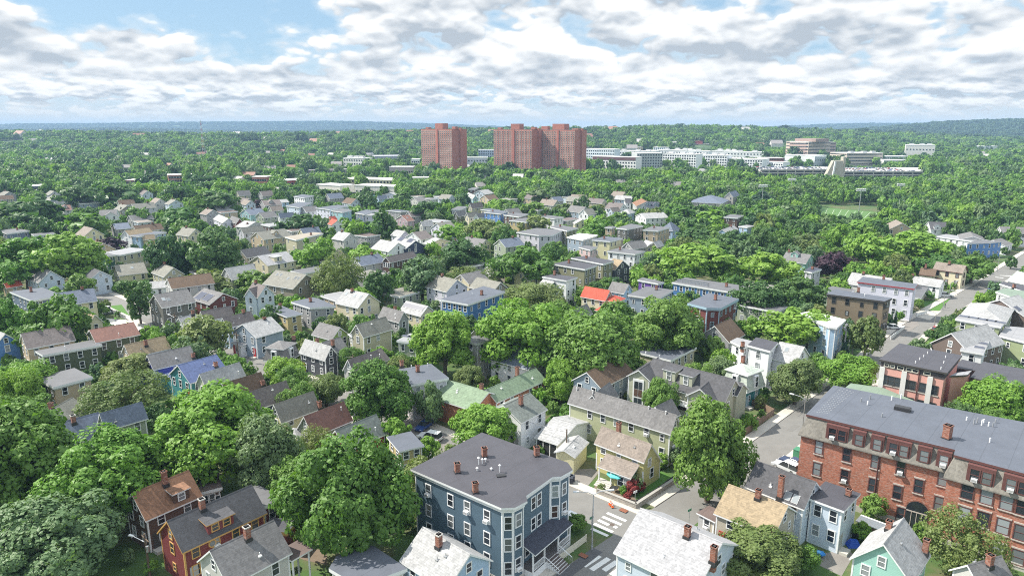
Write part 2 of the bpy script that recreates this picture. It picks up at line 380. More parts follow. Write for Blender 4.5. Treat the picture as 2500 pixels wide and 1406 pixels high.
def resolve(b):
    b.near = True
    if b.k == 'gable':
        R0, R1, E, hr, he = b.a
        r0, r1, e = at(R0, hr), at(R1, hr), at(E, he)
        ax = r1-r0; L = ax.length; mxl = b.kw.get('maxlen', 24)
        if L > mxl: ax *= mxl/L; r1 = r0+ax; L = mxl
        if L < 4: mid = (r0+r1)/2; d = ax.normalized(); r0, r1 = mid-d*2.5, mid+d*2.5; L = 5
        d = (r1-r0).normalized(); n = Vector((-d.y, d.x)); s = (e-r0).dot(n)
        if s < 0: n = -n; s = -s
        half = min(max(s, b.kw.get('minw', 2.0)), b.kw.get('maxw', 6.2)); half2 = b.kw.get('w2', half)
        b.d, b.n, b.half, b.half2, b.L, b.r0, b.hr, b.he, b.top = d, n, half, half2, L, r0, hr, he, hr
        sl = (hr-he)/half; b.he2 = hr - sl*half2
        b.poly = ccw([r0+n*half, r0-n*half2, r1-n*half2, r1+n*half])
        def rz(p, b=b, sl=sl):
            q = Vector(p)-b.r0; s = q.dot(b.n); t = q.dot(b.d)
            if t < -.05 or t > b.L+.05 or s > b.half+.05 or s < -b.half2-.05: return None
            return b.hr - sl*abs(s)
        b.rz = rz; b.wp = [r0+d*.3+n*(half-.35), r0+d*.3-n*(half2-.35), r1-d*.3-n*(half2-.35), r1-d*.3+n*(half-.35)]; b.eps = (r0, r1)
    else:
        pts = b.a[0]; h = b.a[1]
        P = rect3(pts, h, b.kw.get('lim', (3.0, 26.0))) if len(pts) == 3 else ccw([at(p, h) for p in pts])
        b.poly = P; b.he = h; b.top = h if b.k != 'hip' else b.a[2]
        b.wp = inset(P, b.kw.get('inset', .35))
        def rz(p, b=b): return b.top if inside(p, b.poly) else None
        b.rz = rz
    b.cen = sum(b.poly, Vector((0, 0)))/len(b.poly)
def hit(blocks, pt):
    """where the sight line through a picture point meets the roofs"""
    z = max(b.top for b in blocks)+.6
    while z > 2:
        p = at(pt, z)
        for b in blocks:
            r = b.rz(p)
            if r is not None and r >= z: return p, r, b
        z -= .05
    p = at(pt, blocks[0].top); return p, blocks[0].top, blocks[0]
def build_block(b, blocks, par, base, wall, roof, trim, near, hw):
    kw = b.kw; wc = kw.get('wall', wall); rc = kw.get('roof', roof); tr = TRIMS[kw.get('trim', trim)]
    off = base; wm = wallmat(wc)
    if b.k == 'gable':
        d, n, L = b.d, b.n, b.L; r0 = b.r0; sl = (b.hr-b.he)/b.half
        def P(t, s, z): q = r0+d*t+n*s; return (q.x, q.y, z)
        W = MB(); t0, t1 = .3, L-.3; s0, s1 = b.half-.35, -(b.half2-.35)
        za, zb, zr = b.he+sl*.35-.2, b.he2+sl*.35-.2, b.hr-.2
        prof = [(s0, 0), (s0, za), (0, zr), (s1, zb), (s1, 0)]
        vs = [P(t0, s, z) for s, z in prof] + [P(t1, s, z) for s, z in prof]
        W.add(vs, [(0, 1, 2, 3, 4), (9, 8, 7, 6, 5)] + [(i, i+5, (i+1) % 5+5, (i+1) % 5) for i in range(5)])
        W.build('wall', wm, par, off)
        R = MB(); th = .2
        prof = [(b.half, b.he), (0, b.hr), (-b.half2, b.he2), (-b.half2, b.he2-th), (0, b.hr-th*1.25), (b.half, b.he-th)]
        vs = [P(0, s, z) for s, z in prof] + [P(L, s, z) for s, z in prof]
        fs = [(0, 1, 4, 5), (1, 2, 3, 4), (6, 7, 10, 11), (7, 8, 9, 10)] + [(i, (i+1) % 6, (i+1) % 6+6, i+6) for i in range(6)]
        R.add(vs, fs, [1, 1, 1, 1, 0, 0, 1, 1, 1, 1])
        q0, q1 = r0, r0+d*L
        R.add([P(0, .12, b.hr-sl*.12+.03), P(L, .12, b.hr-sl*.12+.03), P(L, 0, b.hr+.05), P(0, 0, b.hr+.05), P(0, -.12, b.hr-sl*.12+.03), P(L, -.12, b.hr-sl*.12+.03)], [(0, 1, 2, 3), (3, 2, 5, 4)], 0)
        R.build('roof', [roofmat(rc), tr], par, off)
        segs = [((r0+d*.3+n*s0), (r0+d*(L-.3)+n*s0), n, za, 's'), ((r0+d*.3+n*s1), (r0+d*(L-.3)+n*s1), -n, zb, 's'),
                ((r0+d*.3+n*s0), (r0+d*.3+n*s1), -d, min(za, zb), 'g'), ((r0+d*(L-.3)+n*s0), (r0+d*(L-.3)+n*s1), d, min(za, zb), 'g')]
    elif b.k in ('flat', 'hip', 'mansard'):
        fas = kw.get('fascia', .45); he = b.he
        zt = b.a[2] if b.k == 'mansard' else he
        wp = inset(b.poly, 1.3) if b.k == 'mansard' and False else b.wp
        W = MB()
        if kw.get('open'):
            for q in b.wp[:]: W.obox(q, (1, 0), .2, .2, 0, he-fas, 0)
            W.build('porch_post', tr, par, off)
        else:
            W.prism(wp, 0, zt-fas*.6); W.build('wall', wm, par, off)
        if b.k == 'flat':
            R = MB(); R.prism(b.poly, he-fas, he, 0, 1, 1)
            if not kw.get('open') and fas >= .4: R.prism(inset(b.poly, .17), he-fas-.25, he-fas+.01, 1, 1, 1)
            R.build('roof', [roofmat(rc, True), tr], par, off)
        else:
            if b.k == 'hip':
                lo, zlo, zhi = b.poly, he, b.a[2]
                R = MB(); R.prism(lo, zlo-.2, zlo, 1, 1, 1)
            else:
                lo, zlo = inset(b.poly, -.35), zt; up = inset(b.poly, .45)
                R = MB(); n4 = len(lo)
                vs = [(p.x, p.y, zlo) for p in lo] + [(p.x, p.y, he) for p in up]
                R.add(vs, [(i, (i+1) % n4, (i+1) % n4+n4, i+n4) for i in range(n4)], 0)
                R.prism(inset(lo, -.02), zlo-.22, zlo+.01, 1, 1, 1); R.prism(b.poly, he, he+.16, 1, 1, 1)
                lo, zlo, zhi = b.poly, he+.16, he+1.1
            e = [(lo[(i+1) % 4]-lo[i]).length for i in range(4)]
            i0 = 0 if e[0] >= e[1] else 1
            A, B_, C_, D = lo[i0], lo[(i0+1) % 4], lo[(i0+2) % 4], lo[(i0+3) % 4]
            ll, ss = (B_-A).length, (D-A).length; dd = (B_-A).normalized(); k = min(ss/2, ll/2)
            m0 = (A+D)/2+dd*k; m1 = (B_+C_)/2-dd*k
            vs = [(A.x, A.y, zlo+.01), (B_.x, B_.y, zlo+.01), (C_.x, C_.y, zlo+.01), (D.x, D.y, zlo+.01), (m0.x, m0.y, zhi), (m1.x, m1.y, zhi)]
            R.add(vs, [(0, 1, 5, 4), (1, 2, 5), (2, 3, 4, 5), (3, 0, 4)], 0)
            R.build('roof', [roofmat(rc), tr], par, off)
        segs = []
        for i in range(len(wp)):
            p, q = wp[i], wp[(i+1) % len(wp)]; e = (q-p).normalized(); segs.append((p, q, Vector((e.y, -e.x)), zt-fas, 's'))
        if b.k == 'mansard':
            for i in range(len(b.poly)):
                p, q = b.poly[i], b.poly[(i+1) % len(b.poly)]; e = (q-p).normalized(); nn = Vector((e.y, -e.x)); Lq = (q-p).length
                if nn.dot(-p.normalized()) < .1: continue
                for k in range(max(1, int(Lq/3.2))):
                    c = p+e*Lq*(k+.5)/max(1, int(Lq/3.2))
                    D = MB(); D.obox(c-nn*.35, e, 1.35, 1.3, zt+.25, he-.25); dm = D.build('dormer', tr, par, off)
                    put_window(par, base, c+nn*.3, nn, zt+.5, .8, he-zt-1.05, near, tr)
    if kw.get('open') or kw.get('nowin'): return
    # corner boards
    if near and not kw.get('noboards') and b.k != 'mansard':
        wp = b.wp
        for i, p in enumerate(wp):
            zt_ = min(sg[3] for sg in segs)-.02
            e1 = (wp[i-1]-p).normalized(); e2 = (wp[(i+1) % len(wp)]-p).normalized()
            if e1.dot(e2) > .5 or e1.dot(e2) < -.75: continue
            o = -(e1+e2).normalized()*.035; c = p+o
            cb = MB(); u = (e1+e2).normalized(); cb.prism(ccw([c, c+e1*.2, c+e1*.2+e2*.07, c+e1*.07+e2*.07, c+e1*.07+e2*.2, c+e2*.2]), .1, zt_); cb.build('corner_board', tr, par, off)
    # windows
    for (p, q, nn, zt, kind) in segs:
        mid = (p+q)/2; tocam = (-mid).normalized()
        if nn.dot(tocam) < .06: continue
        Lq = (q-p).length; e = (q-p)/Lq
        if Lq < 1.6: continue
        rows = kw.get('rows') or max(1, round((zt-.6)/2.85)); fh = (zt-.5)/rows
        cols = kw.get('cols' if kind == 's' else 'gcols'); cols = cols if cols is not None else max(1, int(Lq/2.9+.3))
        wh = min(1.55, fh-1.05); ww = .82
        for r in range(rows):
            for c in range(cols):
                if random.random() < kw.get('skip', .10) and cols > 1: continue
                t = (c+.5)/cols*Lq + random.uniform(-.12, .12)*(Lq/cols > 2.4)
                c2 = p+e*t; z = .5+fh*r+max(.75, fh-wh-.42)
                t3 = c2+nn*.4
                if any(o is not b and o.rz(t3) is not None and o.rz(t3) > z+.4 for o in blocks): continue
                ww2 = ww if random.random() > .12 else .6
                put_window(par, base, c2, nn, z, ww2, wh if ww2 == ww else wh*.7, near, tr if tr is not TRIMS['red'] else TRIM, ac=.07 if near else 0)
        if kind == 'g' and b.hr-zt > 2.4 and not kw.get('noattic'):
            g = b.r0 if nn.dot(b.d) < 0 else b.r0+b.d*b.L
            put_window(par, base, g+b.d*(.3 if nn.dot(b.d) < 0 else -.3), nn, zt+.35, .72, min(1.2, (b.hr-zt)*.4), near, tr)
    # a street or yard door with a step on the longest side seen
    if near and not kw.get('nodoor'):
        best = max((sg for sg in segs if sg[2].dot(-((sg[0]+sg[1])/2).normalized()) > .06), key=lambda sg: (sg[1]-sg[0]).length, default=None)
        if best and best[3] > 2.6:
            p, q, nn, zt, kind = best; c = p+(q-p)*.08; Lq = (q-p).length
            c = p+(q-p).normalized()*min(1.0, Lq*.15)
            D = MB(); e = (q-p).normalized(); D.obox(c+nn*.03, e, 1.0, .08, .45, 2.6, 0); D.obox(c+nn*.6, e, 1.5, 1.2, 0, .42, 1)
            D.build('door', [random.choice((TRIMS['red'], TRIMS['grey'], TRIMS['dark'], TRIMS['blue'])), CONC], par, off)
def chimney(par, base, p, z, hgt=1.3, wd=.62, cap=False, d=(1, .6)):
    b = MB(); b.obox(p, d, wd, wd, z-1.2, z+hgt, 0); b.obox(p, d, wd+.12, wd+.12, z+hgt-.16, z+hgt, 1 if cap else 0); b.obox(p, d, wd*.5, wd*.5, z+hgt, z+hgt+.02+.12*cap, 2); b.obox(p, d, wd+.2, wd+.2, z-.5, z+.13, 3)
    return b.build('chimney', [BRICKM, STONE, SOOT, DARKM], par, base)
def slopepart(par, base, b, p, z, lu, lv, name, mats, lift=.06, frame=.07):
    """a panel lying on a roof slope"""
    if b.k == 'gable':
        s = (p-b.r0).dot(b.n); sgn = 1 if s >= 0 else -1; u = Vector((b.d.x, b.d.y, 0)); dn = b.n*sgn; v = Vector((dn.x, dn.y, -(b.hr-b.he)/b.half)).normalized()
    else:
        e = (b.poly[1]-b.poly[0]).normalized(); u = Vector((e.x, e.y, 0)); v = Vector((-e.y, e.x, 0))
    nn = u.cross(v); nn = nn if nn.z > 0 else -nn; c = Vector((p.x, p.y, z))
    M = MB()
    def slab(a, bb, z0, z1, m):
        vs = [c+u*(sx*a)+v*(sy*bb)+nn*zz for zz in (z0, z1) for sx, sy in ((-.5, -.5), (.5, -.5), (.5, .5), (-.5, .5))]
        M.add(vs, [(3, 2, 1, 0), (4, 5, 6, 7), (0, 1, 5, 4), (1, 2, 6, 5), (2, 3, 7, 6), (3, 0, 4, 7)], m)
    slab(lu+frame*2, lv+frame*2, -.05, lift, 0); slab(lu, lv, 0, lift+.015, 1)
    return M.build(name, mats, par, base)
def house(cr, label, blocks, wall, roof, trim='white', ch=(), sky=(), solar=(), vents=(), dorm=(), name='house', cat='house', group=None, near=None, cap=False, deco=None):
    CUR[0] = cr
    for b in blocks: resolve(b)
    c = blocks[0].cen; base = Vector((c.x, c.y, 0)); dist = c.length
    if near is None: near = dist < 185
    par = empty(name, base, label, cat, group)
    for b in blocks: build_block(b, blocks, par, base, wall, roof, trim, near, None)
    for q in ch:
        p, z, b = hit(blocks, q); dd = b.d if b.k == 'gable' else (b.poly[1]-b.poly[0])
        if b.k == 'gable': z = b.rz(p) or z
        chimney(par, base, p, z, q[3] if len(q) > 3 else 1.25, cap=cap, d=dd)
    for q in sky:
        p, z, b = hit(blocks, q); slopepart(par, base, b, p, z, .75, 1.15, 'skylight', [TRIMS['grey'], GLASS[1]])
    if near and not vents and blocks[0].k == 'gable':
        b = blocks[0]
        for k in range(2):
            p = b.r0+b.d*b.L*random.uniform(.2, .8)+b.n*b.half*random.choice((1, 1, -1))*random.uniform(.25, .7); z = b.rz(p)
            if z: M = MB(); M.tube([(p.x, p.y, z-.2), (p.x, p.y, z+.42)], .06, 6); M.obox(p, b.d, .4, .4, z-.12, z+.06); M.build('roof_vent', random.choice((WHITE, STEEL)), par, base)
    for q in solar:
        p, z, b = hit(blocks, q[:2]); slopepart(par, base, b, p, z+.05, q[2], q[3], 'solar_panel', [STEEL, SOLAR], .1, .03)
    for q in vents:
        p, z, b = hit(blocks, q); M = MB(); M.tube([(p.x, p.y, z-.3), (p.x, p.y, z+.55)], .07, 6); M.tube([(p.x, p.y, z+.5), (p.x, p.y, z+.62)], .13, 6); M.build('roof_vent', WHITE, par, base)
    for q in dorm:
        p, z, b = hit(blocks, q[:2]); wd, hh = q[2], q[3]; typ = q[4] if len(q) > 4 else 'gable'
        s = (p-b.r0).dot(b.n); sgn = 1 if s >= 0 else -1; dn = b.n*sgn; sl = (b.hr-b.he)/b.half
        back = min(hh/sl, abs(s))
        D = MB(); wm = wallmat(q[5]) if len(q) > 5 else wallmat(wall)
        f0, f1 = p-b.d*wd/2, p+b.d*wd/2; k0, k1 = f0-dn*(back+.1), f1-dn*(back+.1)
        D.prism(ccw([f0, f1, k1, k0]), z-.25, z+hh-.05); dm = D.build('dormer', wm, par, base)
        R = MB(); ov = .22
        def Q(a, t, zz): v = p+b.d*a-dn*t; return (v.x, v.y, zz)
        if typ == 'gable':
            rise = wd*.38; bk = min((hh+rise)/sl, abs(s))
            vs = [Q(-wd/2-ov, -ov, z+hh-.1), Q(0, -ov, z+hh+rise), Q(wd/2+ov, -ov, z+hh-.1), Q(-wd/2-ov, back, z+hh-.1), Q(0, bk, z+hh+rise), Q(wd/2+ov, back, z+hh-.1)]
            vs += [(v[0], v[1], v[2]-.14) for v in vs]
            R.add(vs, [(0, 1, 4, 3), (1, 2, 5, 4), (6, 7, 1, 0), (7, 8, 2, 1), (0, 3, 9, 6), (2, 8, 11, 5)], [0, 0, 1, 1, 1, 1])
            D2 = MB(); D2.add([Q(-wd/2, 0, z+hh-.1), Q(wd/2, 0, z+hh-.1), Q(0, 0, z+hh+rise-.14)], [(0, 1, 2)]); D2.build('dormer_gable', wm, par, base)
        else:
            vs = [Q(-wd/2-ov, -ov, z+hh-.12), Q(wd/2+ov, -ov, z+hh-.12), Q(wd/2+ov, back+.3, z+hh+.12), Q(-wd/2-ov, back+.3, z+hh+.12)]
            vs += [(v[0], v[1], v[2]+.12) for v in vs]
            R.add(vs, [(3, 2, 1, 0), (4, 5, 6, 7), (0, 1, 5, 4), (1, 2, 6, 5), (2, 3, 7, 6), (3, 0, 4, 7)], [1, 0, 1, 1, 1, 1])
        R.build('roof', [roofmat(roof), TRIMS[trim]], dm, base, )
        dm.location = (0, 0, 0)
        nw = max(1, int(wd/1.7))
        for i in range(nw): put_window(par, base, p+b.d*((i+.5)/nw-.5)*wd*.9, dn, z+.25, min(.8, wd*.55), max(.6, hh-.6), near, TRIMS[trim])
    if deco: deco(par, base, blocks)
    xs, ys = [], []
    for b in blocks:
        FOOT.append([tuple(v) for v in b.wp])
        pts = [(v.x, v.y, b.he) for v in b.poly]+[(v.x, v.y, b.he*.45) for v in b.poly]
        if b.k == 'gable': pts += [(e.x, e.y, b.hr) for e in b.eps]
        for v in pts: X_, Y_ = proj(v); xs.append(X_); ys.append(Y_)
    bb = (min(xs), min(ys), max(xs), max(ys)); PROTECT.append((*bb, min(b.cen.y for b in blocks), .8))
    HOUSES.append((bb, c, label, par))
    return par

def wallhit(pt, p, q):
    x, y = px(pt); d = ray(x, y); e = (q-p).normalized(); n = Vector((e.y, -e.x)); t = p.dot(n)/(d.x*n.x+d.y*n.y)
    return Vector((d.x*t, d.y*t)), CAMH+d.z*t
H = house
# ---- foreground, left to right
def red_deco(par, base, bl):
    b = bl[0]; CUR[0] = 'D1'; n = b.n if (b.r0+b.n).length < (b.r0-b.n).length else -b.n
    p = b.r0+n*(b.half-.33); w_, z = wallhit((1238, 1055), p, p+b.d*b.L); z = min(z, b.he-.75); c = Vector((w_.x, w_.y, z)); d3 = Vector((n.x, n.y, 0))
    M = MB(); M.tube([c-d3*.02, c+d3*.10], .52, 18); M.build('round_window', TRIMS['yellow'], par, base); M = MB(); M.tube([c, c+d3*.13], .36, 18); M.build('pane', GLASS[1], par, base)
H('D1', 'dark red house with charcoal roof, ochre trim and small round window', [G((805, 880), (1620, 530), (950, 1190), 8.2, 5.2, maxw=5, gcols=1),
   Fl([(1490, 610), (1725, 745), (1858, 690)], 5.2, roof='grey', trim='white', nodoor=1), Fl([(1700, 960), (1960, 990), (2150, 900)], 3.4, roof='dkgrey', nowin=1)], 'maroon', 'dkgrey', 'yellow', ch=[(1150, 770, 'D1', 1.5)], cap=True,
   dorm=[(1330, 955, 3.4, 1.4, 'shed')], deco=red_deco)
H('D1', 'light grey clapboard house at the bottom edge with slate grey roof', [G((1215, 1160), (1830, 865), (1985, 1195), 8.8, 5.8, maxw=5.2), Fl([(1900, 1200), (2000, 1260), (2100, 1220)], 5.0, open=1, roof='brown', fascia=.2)], 'ltgrey', 'grey', ch=[(1580, 1050, 'D1', 1.6)], cap=True)
H('D1', 'brown-walled house with orange-brown shingles half in tree shade', [G((470, 615), (1020, 392), (585, 893), 8.0, 5.0, maxw=6.2, gcols=2), Fl([(1085, 500), (1125, 610), (1315, 530)], 4.4, roof='brown', cols=3)], 'brown', 'orange', ch=[(795, 540, 'D1', 2.0)], dorm=[(955, 690, 2.2, 1.5, 'shed')])
H('D1', 'small house with grey-brown shingles and one dark skylight', [G((560, 235), (805, 140), (925, 405), 6.8, 4.2, maxw=6)], 'ltgrey', 'olive', sky=[(835, 345)])
H('D2', 'white-roofed light blue house beside the four-storey navy block', [G((905, 930), (1360, 1195), (705, 1275), 7.6, 4.8, maxw=5.5, gcols=2)], 'ltblue', 'ltgrey', ch=[(1062, 1130, 'D2', 1.7)], cap=True)
H('D2', 'flat dark-roofed low building cut by the bottom edge', [Fl([(10, 1330), (300, 1500), (760, 1330), (440, 1115), (335, 1095), (80, 1215)], 5.0)], 'cream', 'bluegrey')
H('D2', 'low mustard building with flat bluish roof behind the big maple', [Fl([(560, 75), (680, 218), (890, 125)], 5.2, fascia=.25, cols=2, nodoor=1)], 'mustard', 'bluegrey')
H('D3', 'pale blue house with bright white shingle roof beside the crossing', [G((1030, 755), (1815, 1085), (825, 1205), 8.6, 5.3, maxw=6.0)], 'paleblue', 'white', ch=[(1475, 1030, 'D3', 1.4), (1722, 1290, 'D3', 2.0)])
H('D3', 'greige house with golden tan shingle roof', [G((1870, 525), (2440, 735), (1745, 815), 7.6, 4.9, maxw=5.5), Fl([(1660, 865), (1740, 890), (1790, 860)], 3.2, roof='brown', fascia=.2, cols=1)], 'greige', 'tan', ch=[(2150, 665, 'D3', 1.3)])
H('C4', 'pale blue house with charcoal gable and flat-roofed rear block', [G((170, 800), (690, 985), (575, 1225), 8.6, 5.8, maxw=5.5), Fl([(610, 1125), (932, 1240), (1078, 1085)], 6.6, roof='dkgrey', fascia=.3, cols=2)], 'paleblue', 'dkgrey', ch=[(372, 1120, 'C4', 3.2), (968, 1105, 'C4', 1.0)], sky=[(440, 1110), (508, 1140)])
H('D4', 'mint green house with weathered grey gable roof', [G((1160, 1098), (1355, 845), (845, 1222), 8.6, 5.0, maxw=5.2, gcols=2)], 'mint', 'ltgrey', ch=[(1208, 960, 'D4', 1.2), (1555, 1180, 'D4', 1.8)])
H('D4', 'grey hip-roofed house at the bottom right corner', [G((1960, 1295), (2285, 1205), (1870, 1430), 7.2, 5.2)], 'ltgrey', 'grey', ch=[(2165, 1310, 'D4', 1.4)])
def yellow_deco(par, base, bl):
    b = bl[0]; CUR[0] = 'C3'
    # porch roof over the front addition with its red door and steps
    q = [at((1010, 905), 3.3), at((1330, 1022), 3.3), at((1400, 962), 3.6)]
    p0, p1 = q[0], q[1]; e = (p1-p0).normalized(); nn = Vector((e.y, -e.x)); L = (p1-p0).length; dep = 2.6
    R = MB(); a = [p0, p1, p1-nn*dep, p0-nn*dep]
    vs = [(a[0].x, a[0].y, 2.7), (a[1].x, a[1].y, 2.7), (a[2].x, a[2].y, 4.0), (a[3].x, a[3].y, 4.0)]; vs += [(v[0], v[1], v[2]+.16) for v in vs]
    R.add(vs, [(3, 2, 1, 0), (4, 5, 6, 7), (0, 1, 5, 4), (1, 2, 6, 5), (2, 3, 7, 6), (3, 0, 4, 7)], [1, 0, 1, 1, 1, 1]); R.build('porch_roof', [roofmat('taupe'), TRIM], par, base)
    W = MB(); c0 = p0+e*L*.42-nn*.35; c1 = p1-e*.25-nn*.35; W.prism(ccw([c0, c1, c1-nn*(dep-.4), c0-nn*(dep-.4)]), 0, 2.75); W.build('porch_wall', wallmat('yellow'), par, base)
    for k in (.68, .86): put_window(par, base, p0+e*L*k-nn*.35, nn, .9, .95, 1.45, True)
    P_ = MB(); P_.obox(p0+e*.25-nn*.2, e, .18, .18, 0, 2.75); P_.obox(p0+e*L*.4-nn*.2, e, .18, .18, 0, 2.75); P_.build('porch_post', TRIM, par, base)
    D = MB(); D.obox(p0+e*L*.24-nn*(dep-.35), e, 1.0, .1, .5, 2.6); D.build('door', TRIMS['red'], par, base)
    St = MB()
    for k in range(4): St.obox(p0+e*L*.22+nn*(-.5+.35*k), e, 2.6, .9, 0, .55-.14*k)
    St.build('step', CONC, par, base)
H('C3', 'yellow clapboard house with taupe roof and red front door', [G((1050, 545), (1530, 720), (968, 702), 7.2, 4.8, maxw=5.0, w2=3.6, nodoor=1, gcols=1)], 'yellow', 'taupe', ch=[(1212, 595, 'C3', 1.9)], deco=yellow_deco)
def olive_deco(par, base, bl):
    b = bl[0]; e = b.r0+b.d*(b.L-.3); d = b.d
    M = MB(); M.obox(e+d*.6-b.n*.6, d, 1.2, 2.6, 3.2, 3.35, 0)
    for k in range(6): M.obox(e+d*1.15-b.n*(-.6+.5*k), d, .05, .05, 3.35, 4.3, 0)
    M.obox(e+d*1.15-b.n*.6, b.n, 2.6, .07, 4.25, 4.35, 0); M.build('balcony', TRIM, par, base)
    B = MB(); B.prism(ccw([e-b.n*1.6+d*.0, e+b.n*.6, e+b.n*.1+d*.9, e-b.n*1.1+d*.9]), 0, 3.15); B.build('bay', TRIM, par, base)
    put_window(par, base, e-b.n*.5+d*.9, d, .8, .8, 1.7, True)
H('C3', 'long olive green rowhouse block with slate roof and end balcony', [G((785, 160), (1770, 440), (690, 317), 8.8, 6.0, maxw=5.6, maxlen=34, gcols=1, cols=7, skip=.05), G((1128, 125), (960, 250), (1225, 235), 8.4, 6.0, maxlen=9, nowin=1), G((1720, 283), (1560, 360), (1825, 385), 8.4, 6.0, maxlen=7, nowin=1)],
   'olive', 'grey', vents=[(812, 215), (965, 240), (1497, 390), (1660, 445)], deco=olive_deco)
def town_deco(par, base, bl):
    b = bl[1]; d = -b.d if (b.r0+b.d).length > b.r0.length else b.d; g = b.r0 if b.r0.length < (b.r0+b.d*b.L).length else b.r0+b.d*b.L; dd = (g-b.cen).normalized(); e = V2(-dd.y, dd.x); f = g-dd*.3
    M = MB(); M.obox(f+dd*.05, e, 2.3, .14, 1.2, 7.0); M.build('window_surround', TRIM, par, base)
    for z, m in ((1.6, GLASS[0]), (3.4, mat_plain('brown_panel', (.10, .055, .04))), (5.0, GLASS[0])):
        for k in (-.45, .45): M = MB(); M.obox(f+e*k+dd*.12, e, .8, .06, z, z+1.5); M.build('pane', m, par, base)
    c = bl[0]; n = c.n if (c.r0+c.n).length < (c.r0-c.n).length else -c.n
    for t in (.42, .58):
        p = c.r0+c.d*c.L*t+n*(c.half+.5); M = MB(); M.obox(p, c.d, 3.6, 1.8, 4.0, 4.2); M.obox(p+n*.85, c.d, 3.6, .07, 5.05, 5.15)
        for k in range(13): M.obox(p+n*.85+c.d*(-1.75+.29*k), c.d, .06, .05, 4.2, 5.1)
        M.build('balcony', TRIM, par, base); M = MB(); M.obox(p-n*.85, c.d, 2.8, .1, .1, 2.5); M.build('garage_door', TRIM, par, base); M = MB(); M.obox(p-n*.8, c.d, 3.2, .12, 2.6, 3.8); M.build('panel', mat_plain('brown_panel', (.10, .055, .04)), par, base)
V2 = lambda *a: Vector(a)
H('B3', 'taupe rowhouse block with white balconies and twin front gables', [G((1540, 1150), (2330, 1352), (1560, 1400), 9.8, 6.2, maxw=5.6, maxlen=30, cols=0), G((1402, 1262), (1590, 1140), (1310, 1302), 9.0, 7.2, maxlen=12, gcols=1, rows=2), G((1988, 1440), (2110, 1340), (1880, 1480), 8.6, 6.6, maxlen=9, gcols=1),
   G((2335, 1370), (2240, 1345), (2300, 1400), 8.4, 6.6, maxlen=7, nowin=1)], 'townkhaki', 'dkgrey', dorm=[(1690, 1365, 2.6, 2.1, 'shed'), (1850, 1415, 2.6, 2.1, 'shed')], vents=[(1470, 1115), (1600, 1150)], deco=town_deco)
H('C3', 'small white house with dark grey roof between green roof and garages', [G((112, 348), (368, 225), (500, 405), 8.0, 5.8, maxw=4.5)], 'white', 'greengrey', ch=[(280, 345, 'C3', 1.8)])
def carport_deco(par, base, bl):
    b = bl[0]; n = b.n if (b.r0+b.n).length < (b.r0-b.n).length else -b.n; p = b.r0+b.d*.4+n*(b.half-.3); q = b.r0+b.d*(b.L-.4)+n*(b.half-.3)
    M = MB(); M.obox((p+q)/2, b.d, (q-p).length-.3, .08, .05, b.he-.45); M.build('bay_shade_panel', mat_plain('painted_bay_shade', (.025, .025, .025)), par, base)  # dark panel on the solid wall stands in for shade inside an open bay
    for k in range(4): M = MB(); M.obox(p.lerp(q, k/3)+n*.06, b.d, .14, .14, 0, b.he-.2); M.build('post', TRIM, par, base)
H('C3', 'weathered white carport and garage with dark panel for its shaded front', [G((590, 460), (815, 527), (425, 672), 4.6, 3.0, wall='white', nowin=1, maxw=6)], 'white', 'ltgrey', name='carport', cat='carport', deco=carport_deco)
H('C3', 'narrow pale yellow garage with white weathered roof', [G((690, 772), (830, 630), (945, 682), 4.1, 3.2, nowin=1, maxw=4.2, w2=1.8)], 'paleyellow', 'ltgrey', name='garage', cat='garage')
H('C3', 'brick-red house with long pale green shingle roof and tall chimney', [G((-54, 195), (425, -8), (505, 118), 6.6, 4.6, maxw=4.8)], 'orangebrick', 'green', ch=[(245, 55, 'C3', 2.0)])
H('C2', 'orange-brown wooden house under a plain light green roof', [G((1885, 95), (2320, 222), (2130, 388), 6.6, 4.4, maxw=5.4)], 'orangebrick', 'green', ch=[(2248, 190, 'C2', 1.2)])
H('B2', 'lavender grey flat-topped house with two brick chimneys', [Fl([(1420, 1260), (1575, 1402), (1873, 1284)], 7.6, cols=3)], 'lavender', 'bluegrey', ch=[(1488, 1225, 'B2', 1.2), (1640, 1280, 'B2', 1.4)], vents=[(1580, 1245), (1735, 1225)])
H('C2', 'navy house with rust-stained grey roof', [G((5, 228), (385, 110), (470, 258), 7.6, 4.6, maxw=5)], 'navy', 'stain', ch=[(420, 265, 'C2', 1.4)])
H('C2', 'pale yellow house with mossy olive grey roof', [G((265, 340), (645, 210), (735, 372), 7.6, 4.6, maxw=5)], 'paleyellow', 'olive', ch=[(705, 380, 'C2', 1.4)])
H('C2', 'greyish green house with red-brown shingle roof', [G((550, 455), (935, 310), (1042, 487), 7.6, 4.6, maxw=5), Hp([(350, 630), (500, 690), (630, 590)], 3.6, 4.8, roof='ltgrey', nowin=1)], 'sage', 'redbrown', vents=[(910, 400)])
H('C2', 'red house with green-grey shingles, only a sliver of wall showing', [G((850, 585), (1245, 430), (1350, 618), 7.4, 4.6, maxw=5)], 'red', 'greengrey', vents=[(1237, 595)])
H('C1', 'long sage green house with slate roof in two steps', [G((945, 425), (1355, 312), (1405, 432), 8.2, 5.6, maxw=4.6), G((400, 555), (940, 412), (1020, 625), 7.2, 4.0, maxw=6)], 'sage', 'bluegrey', ch=[(705, 520, 'C1', 1.4)], cap=True)
H('C1', 'low house with mossy grey roof under overhanging branches', [G((400, 430), (690, 268), (775, 440), 6.4, 4.0, maxw=5.5)], 'greige', 'olive', ch=[(488, 375, 'C1', 1.2)])
